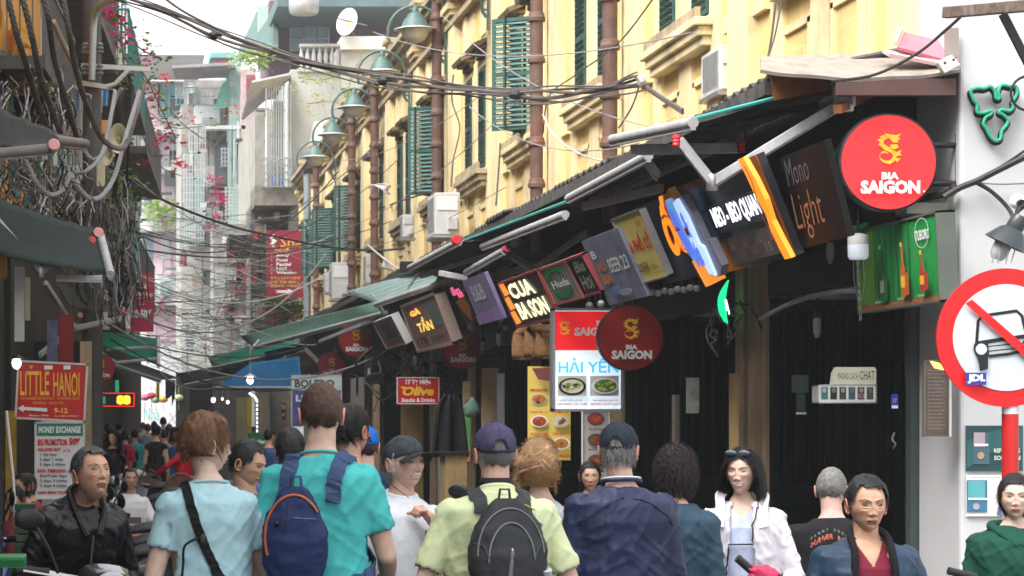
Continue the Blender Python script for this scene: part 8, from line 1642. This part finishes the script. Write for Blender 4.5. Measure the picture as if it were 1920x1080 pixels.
# lamps under canopy
def tube_lamp(px, py, Y, w_, h, l, m=PLGREY):
    c = P(px, py, Y); r = thing('ceiling_lamp', l, 'lamp', c-V(0, 0, h)); build(MB().lathe([(w_*.2, .0), (w_*.9, -.01), (w_, -h*.12), (w_, -h*.45)], c, 20), 'cap', PLGREY, r, smooth=True); build(MB().lathe([(w_, -h*.45), (w_*.98, -h*.9), (w_*.8, -h)], c, 20), 'bulb_cover', mat('cool_white_diffuser', (.6, .64, .72), .4, em=.12), r, smooth=True); build(MB().tube([c, c+V(0, 0, .15)], .008, 6), 'cord', BLACKM, r)
tube_lamp(1609, 437, 14.0, .062, .16, 'round white lamp hanging in front of the green signboard')
for px, py, Y, l in ((1557, 455, 15.5, 'small double tube bulb left of the white lamp'), (1532, 596, 16, 'small white ceiling spotlight in the doorway'), (935, 625, 26, 'slim white tube bulb right of the dark red sign'), (905, 640, 27.5, 'white tube bulb beside the dark red sign'), (692, 690, 36, 'teardrop bulb by the doorway left of the snack sign'), (778, 667, 31.5, 'tube bulb above the small red snack sign')):
    c = P(px, py, Y); r = thing('hanging_tube_bulb', l, 'lamp', c, 0, 'unlit bulbs under the canopy'); build(MB().lathe([(.018, 0), (.026, -.02), (.026, -.10), (.012, -.14)], c, 12), 'bulb', mat('unlit_bulb_glass', (.42, .42, .40), .3), r, smooth=True); build(MB().lathe([(.02, .05), (.028, 0)], c, 12).tube([c, c+V(0, 0, .3)], .005, 5), 'socket', BLACKM, r)
for i in range(8):
    c = P(1222+12*i, 548-1.5*i+3*(i % 2), 17.2); r = thing('string_bulb', ['leftmost', 'second', 'third', 'fourth', 'fifth', 'sixth', 'seventh', 'rightmost'][i]+' pale bulb in the row under the yellow price board', 'bulb', c, 0, 'row of pale bulbs'); build(MB().ball(c, .026, 12, 8), 'glass', mat('unlit_bulb_glass', (.42, .42, .40), .3), r, smooth=True); build(MB().tube([c+V(0, 0, .02), c+V(0, 0, .06)], .014, 8), 'socket', BLACKM, r)
for i, (x, y, Y) in enumerate(((1105, 573, 19.3), (1127, 570, 19.2), (1012, 612, 22), (948, 614, 25.5), (940, 600, 26))):
    c = P(x, y, Y); r = thing('globe_bulb', ['round bulb above the lit menu box, left', 'round bulb above the lit menu box, right', 'round bulb left of the lit menu box', 'lower globe bulb under the violet banner', 'upper globe bulb under the violet banner'][i], 'bulb', c, 0, 'globe bulbs under the hanging boards'); build(MB().ball(c, .032, 14, 8), 'glass', mat('unlit_bulb_glass', (.42, .42, .40), .3), r, smooth=True); build(MB().tube([c+V(0, 0, .02), c+V(0, 0, .12)], .012, 8), 'socket', BLACKM, r)
# gooseneck lamp at right edge
c = P(1893, 430, 13.1); gl = thing('barn_lamp', 'black barn lamp with wire cage bulb on the white wall', 'lamp', c)
build(MB().lathe([(.04, .13), (.05, .10), (.05, .05), (.075, .03), (.125, -.05), (.12, -.05), (.07, .02)], c+V(0, 0, -.04), 26, ax=(.45, -.2, .9), cap=False), 'shade', mat('slate_black_enamel', (.035, .045, .05), .3), gl, smooth=True); build(MB().lathe([(.03, 0), (.05, -.03), (.05, -.10), (.03, -.13)], c+V(-.02, 0, -.05), 16, ax=(.35, -.2, .9)), 'glass_jar', mat('clear_jar', (.45, .47, .48), .15), gl, smooth=True)
mb = MB()
for i in range(8): a = i*math.pi/4; mb.tube([c+V(-.01+.055*math.cos(a), .055*math.sin(a), -.06), c+V(-.045+.055*math.cos(a), .055*math.sin(a), -.19)], .003, 4)
build(mb, 'wire_cage', STEEL, gl, kind='stuff'); build(MB().tube(spline([c+V(.03, 0, .07), c+V(.06, 0, .12), c+V(.1, 0, .14), c+V(.12, .2, .12)], 5), .012, 8), 'arm', BLACKM, gl, smooth=True)
cc = P(1908, 378, 13.3); wc = thing('wall_camera', 'small white security camera with black lens at the right edge', 'camera', cc); build(MB().ball(cc, .045, 16, 10), 'housing', WHT, wc, smooth=True); build(MB().lathe([(.022, 0), (.022, .03)], cc+V(0, -.035, -.01), 16, ax=(0, -1, -.2)), 'lens', BLACKM, wc, smooth=True)
# rattan lamp shades
for i, (x, y, Y, l) in enumerate(((985, 645, 22.5, 'leftmost woven rattan basket lamp'), (1008, 640, 22.0, 'middle woven rattan basket lamp'), (1030, 642, 21.6, 'rattan basket lamp nearest the lit menu box'))):
    c = P(x, y, Y); r = thing('rattan_lamp', l, 'lamp', c-V(0, 0, .12), 0, 'rattan basket lamps'); mb = MB().lathe([(.03, .16), (.07, .15), (.11, .10), (.125, 0), (.125, -.10), (.115, -.15)], c, 20, cap=False); o = build(mb, 'basket', mat('woven_rattan', (.24, .12, .045), .8, vary=.5, scale=40, bump=.6), r, smooth=True); o.modifiers.new('t', 'SOLIDIFY').thickness = .008
    for k in range(6): build(MB().tube([c+V((.126-.004*abs(k-2))*math.cos(a), (.126)*math.sin(a), .1-.05*k) for a in [j*.42 for j in range(16)]], .005, 5), 'weave_band', mat('dark_rattan', (.14, .07, .03), .8), r)
# wooden podium, plastic bag, hanging black jacket, yellow stools
pd = thing('wooden_podium', 'pale wooden podium with dark top behind the moustached man', 'podium', (at(856, 24), 24, 0)); a, b = P(835, 852, 24), P(876, 905, 24)
build(MB().span((a.x, 24, 0), (b.x, 24.4, a.z)), 'box', mat('pale_plywood', (.32, .22, .10), .7, vary=.3, scale=9, dirt=.3), pd, bevel=.005); build(MB().span((a.x-.05, 23.96, a.z), (b.x+.02, 24.42, a.z+.03)), 'top', BLACKM, pd)
mb = MB().ball(P(884, 768, 24), .085, 18, 12, (1, .7, 1.0)); mb.v = [(x+.010*math.sin(z*70+y*20), y, z+.05*max(0, 1-abs(x-at(884, 24))*22)*(z > P(884, 768, 24).z)) for x, y, z in mb.v]; solo(mb, 'plastic_bag', mat('translucent_green_bag', (.09, .17, .13), .3, vary=.3), 'knotted translucent green plastic bag hanging by the post', 'bag', smooth=True)
mb = MB(); a = P(846, 740, 25); mb.grid(lambda u, v, a=a: V(a.x+(.05+.16*v**.4)*(u-.5)*2*.9, 25+.05*math.sin(u*12), a.z-.68*v), 16, 8); o = solo(mb, 'hanging_jacket', C_BT, 'black jacket hanging above the wooden podium', 'jacket', smooth=True); o.modifiers.new('t', 'SOLIDIFY').thickness = .03
for i in range(3):
    c = P(830, 1048+17*i, 12.5); r = thing('yellow_stool', ['topmost', 'middle', 'lowest'][i]+' of the stacked yellow plastic stools behind the lime polo', 'stool', c, 0, 'stacked yellow stools'); build(MB().box(c, (.10, .10, .03)), 'seat', mat('yellow_plastic', (.75, .45, .02), .4), r, bevel=.008)
    for sx in (-1, 1): build(MB().bar(c+V(sx*.045, -.04, 0), c+V(sx*.055, -.05, -.12), .015), 'leg', mat('yellow_plastic', (.75, .45, .02), .4), r)
# hanging calendar / cards in the door area
fsolo(1287, 708, 1311, 775, 18.2, .01, 'hanging_calendar', mat('calendar_print', (.30, .34, .30), .5, vary=.5, scale=14), 'pale hanging calendar on the dark door', 'calendar'); fsolo(1489, 703, 1516, 736, 15.8, .06, 'electric_meter', mat('meter_grey_green', (.06, .10, .10), .4, vary=.3), 'small grey green meter in the dark doorway', 'meter'); fsolo(1495, 738, 1510, 772, 15.8, .02, 'door_notice', mat('notice_teal', (.04, .08, .08), .5, vary=.4), 'dim notice under the meter', 'notice'); fsolo(1493, 773, 1512, 777, 15.79, .01, 'blue_white_label', WHT, 'tiny white edge label under the dim notice', 'label')
o = front('blue_door_sticker', 'small blue sticker on the grey door post', 'sticker', 1671, 739, 1684, 767, 14.24, mat('sticker_blue', (.03, .05, .35), .4), t=.004)[1]; o.rect(.05, .75, .9, .2, WHT); o.text('17', .25, .3, .5, .3, mat('pale_print', (.6, .6, .68), .5))
solo(MB().tube(spline([P(1677, 812, 14.2), P(1673, 824, 14.15), P(1679, 832, 14.15), P(1675, 840, 14.2)], 5), .006, 6), 'door_chain', STEEL, 'thin steel chain on the grey door post', 'chain')
fsolo(1375, 700, 1385, 890, 17.3, .12, 'bamboo_post', mat('cracked_bamboo', (.40, .27, .12), .7, vary=.35, scale=8, dirt=.4, streak=True), 'cracked bamboo post in front of the tan pillar', 'post')
for i, (x0, y0, x1, y1, Y, m_, l) in enumerate(((1140, 640, 1166, 900, 23, TAN, 'narrow tan pillar behind the lit menu box'), (905, 690, 935, 900, 27.5, mat('sandy_post', (.42, .30, .16), .8, vary=.3), 'sandy pillar left of the yellow snack menu'), (700, 720, 712, 860, 36, TAN, 'thin tan post left of the snack sign'), (935, 700, 946, 900, 26, STEEL, 'grey pipe beside the sandy pillar'), (822, 760, 832, 930, 30, STEEL, 'grey pipe under the small red snack sign'), (1266, 740, 1274, 900, 20, STEEL, 'thin grey upright on the dark doors'))):
    a, b = P(x0, y0, Y), P(x1, y1, Y); solo(MB().span((a.x, Y, .13), (b.x, Y+.12, a.z)), 'post', m_, l, 'post')
# green plastic stacks at left
GPL = mat('dark_green_plastic', (.012, .05, .015), .5, vary=.25); c0 = P(48, 900, 13.5); gs = thing('green_crate_stack', 'tall stack of dark green ribbed plastic stools beside the leather jacket man', 'stool stack', (c0.x, 13.5, 0))
for i in range(26): 
    z = .04+i*.045; mb = MB().box((c0.x, 13.5, z), (.135-.0006*i, .2, .040)); build(mb, 'stool', GPL, gs, bevel=.004)
gc = thing('bright_green_crate', 'bright green plastic crate at the bottom left corner', 'crate', P(25, 1062, 8)); a, b = P(-5, 1044, 8), P(46, 1064, 8); build(MB().span((a.x, 8, b.z), (b.x, 8.2, a.z)), 'crate_side', mat('bright_green_plastic', (.015, .20, .05), .4), gc, bevel=.004)
for i in range(4): build(MB().span((a.x-.004, 7.99, b.z+.008*i), (b.x+.004, 8.0, b.z+.004+.008*i)), 'rib', mat('bright_green_plastic', (.015, .20, .05), .4), gc)
solo(MB().tube([P(12, 770, 15), P(25, 900, 15), P(32, 1030, 15)], .01, 6), 'thin_pole', PLGREY, 'thin pale pole leaning at the far left', 'pole'); fsolo(-8, 880, 4, 1090, 9.5, .05, 'dark_post', BLACKM, 'dark post at the left picture edge', 'post')
# green beer crates behind the crowd
for i, (x0, y0, x1, y1, l) in enumerate(((468, 812, 505, 850, 'upper green beer crate at the stall'), (500, 830, 531, 858, 'lower green beer crate with white script'))):
    r, f = front('beer_crate', l, 'crate', x0, y0, x1, y1, 31, mat('crate_green', (.01, .15, .04), .45), t=.25, group='green beer crates'); f.text('Carlsberg', .1, .3, .8, .3, WHT, bold=.03, shear=.2); [f.rect(.05, .08+.8*k, .9, .06, mat('crate_dark', (.005, .07, .02), .5), 'slot', lvl=False) for k in range(2)]
# chairs near the crowd
for i, (px, Y, l) in enumerate(((276, 34, 'brown bentwood chair back left of the black dress'), (338, 31, 'brown leather chair back right of the black dress'))):
    c = V(at(px, Y), Y, .95); r = thing('chair', l, 'chair', (c.x, Y, 0), 0, 'brown chairs'); o = build(MB().tube([c+V(.22*math.cos(a), 0, -.25+.28*math.sin(a)) for a in [k*math.pi/12 for k in range(13)]], .02, 8), 'back_frame', WOOD, r, smooth=True); build(MB().slab([c+V(.2*math.cos(a), 0, -.25+.25*math.sin(a)) for a in [k*math.pi/8 for k in range(9)]], .02), 'backrest', WOOD, r); build(MB().box(c+V(0, .2, -.48), (.42, .42, .05)), 'seat', WOOD, r)
    for sx in (-1, 1):
        for sy in (0, 1): build(MB().bar(c+V(sx*.18, .02+.36*sy, -.5), c+V(sx*.19, .02+.36*sy, -.95), .035), 'leg', WOOD, r)
# bird-like white cloth snagged on a wire
mb = MB(); a = P(712, 345, 36); mb.grid(lambda u, v: V(a.x+.30*(u-.5)+.03*math.sin(v*7), 36+.05*math.sin(u*6), a.z+.10*math.sin(u*5)*v-.14*v*(1-abs(u-.4))), 12, 6); o = solo(mb, 'snagged_cloth', mat('pinkish_white_cloth', (.62, .52, .54), .8, vary=.2), 'scrap of pinkish white cloth snagged on a wire before the yellow wall', 'cloth', smooth=True); o.modifiers.new('t', 'SOLIDIFY').thickness = .01
pm = thing('wall_spotlight', 'small white spotlight on the canopy edge above the pale aqua awning', 'lamp', P(728, 505, 38)); build(MB().box(P(726, 498, 38), (.16, .12, .12), Matrix.Rotation(.4, 3, 'Y')), 'lamp_head', PLGREY, pm, bevel=.01); build(MB().bar(P(730, 502, 38), P(742, 515, 38), .03), 'bracket', STEEL, pm)
fsolo(752, 490, 775, 512, 30, .15, 'dark_junction_box', BLACKM, 'dark junction box where cables meet the canopy', 'box')
# long cross cables on the left feed
# ================= haze =================
HZ = bpy.data.materials.new('haze_air'); HZ.use_nodes = True; nt = HZ.node_tree; nt.nodes.remove(nt.nodes['Principled BSDF']); pv = nt.nodes.new('ShaderNodeVolumePrincipled'); pv.inputs['Color'].default_value = (.93, .95, 1, 1); pv.inputs['Density'].default_value = HAZE; pv.inputs['Anisotropy'].default_value = .3
nt.links.new(pv.outputs[0], nt.nodes['Material Output'].inputs['Volume'])
hz = build(MB().span((-170, -40, -1.5), (170, 420, 26)), 'haze', HZ, None); hz['kind'] = 'stuff'
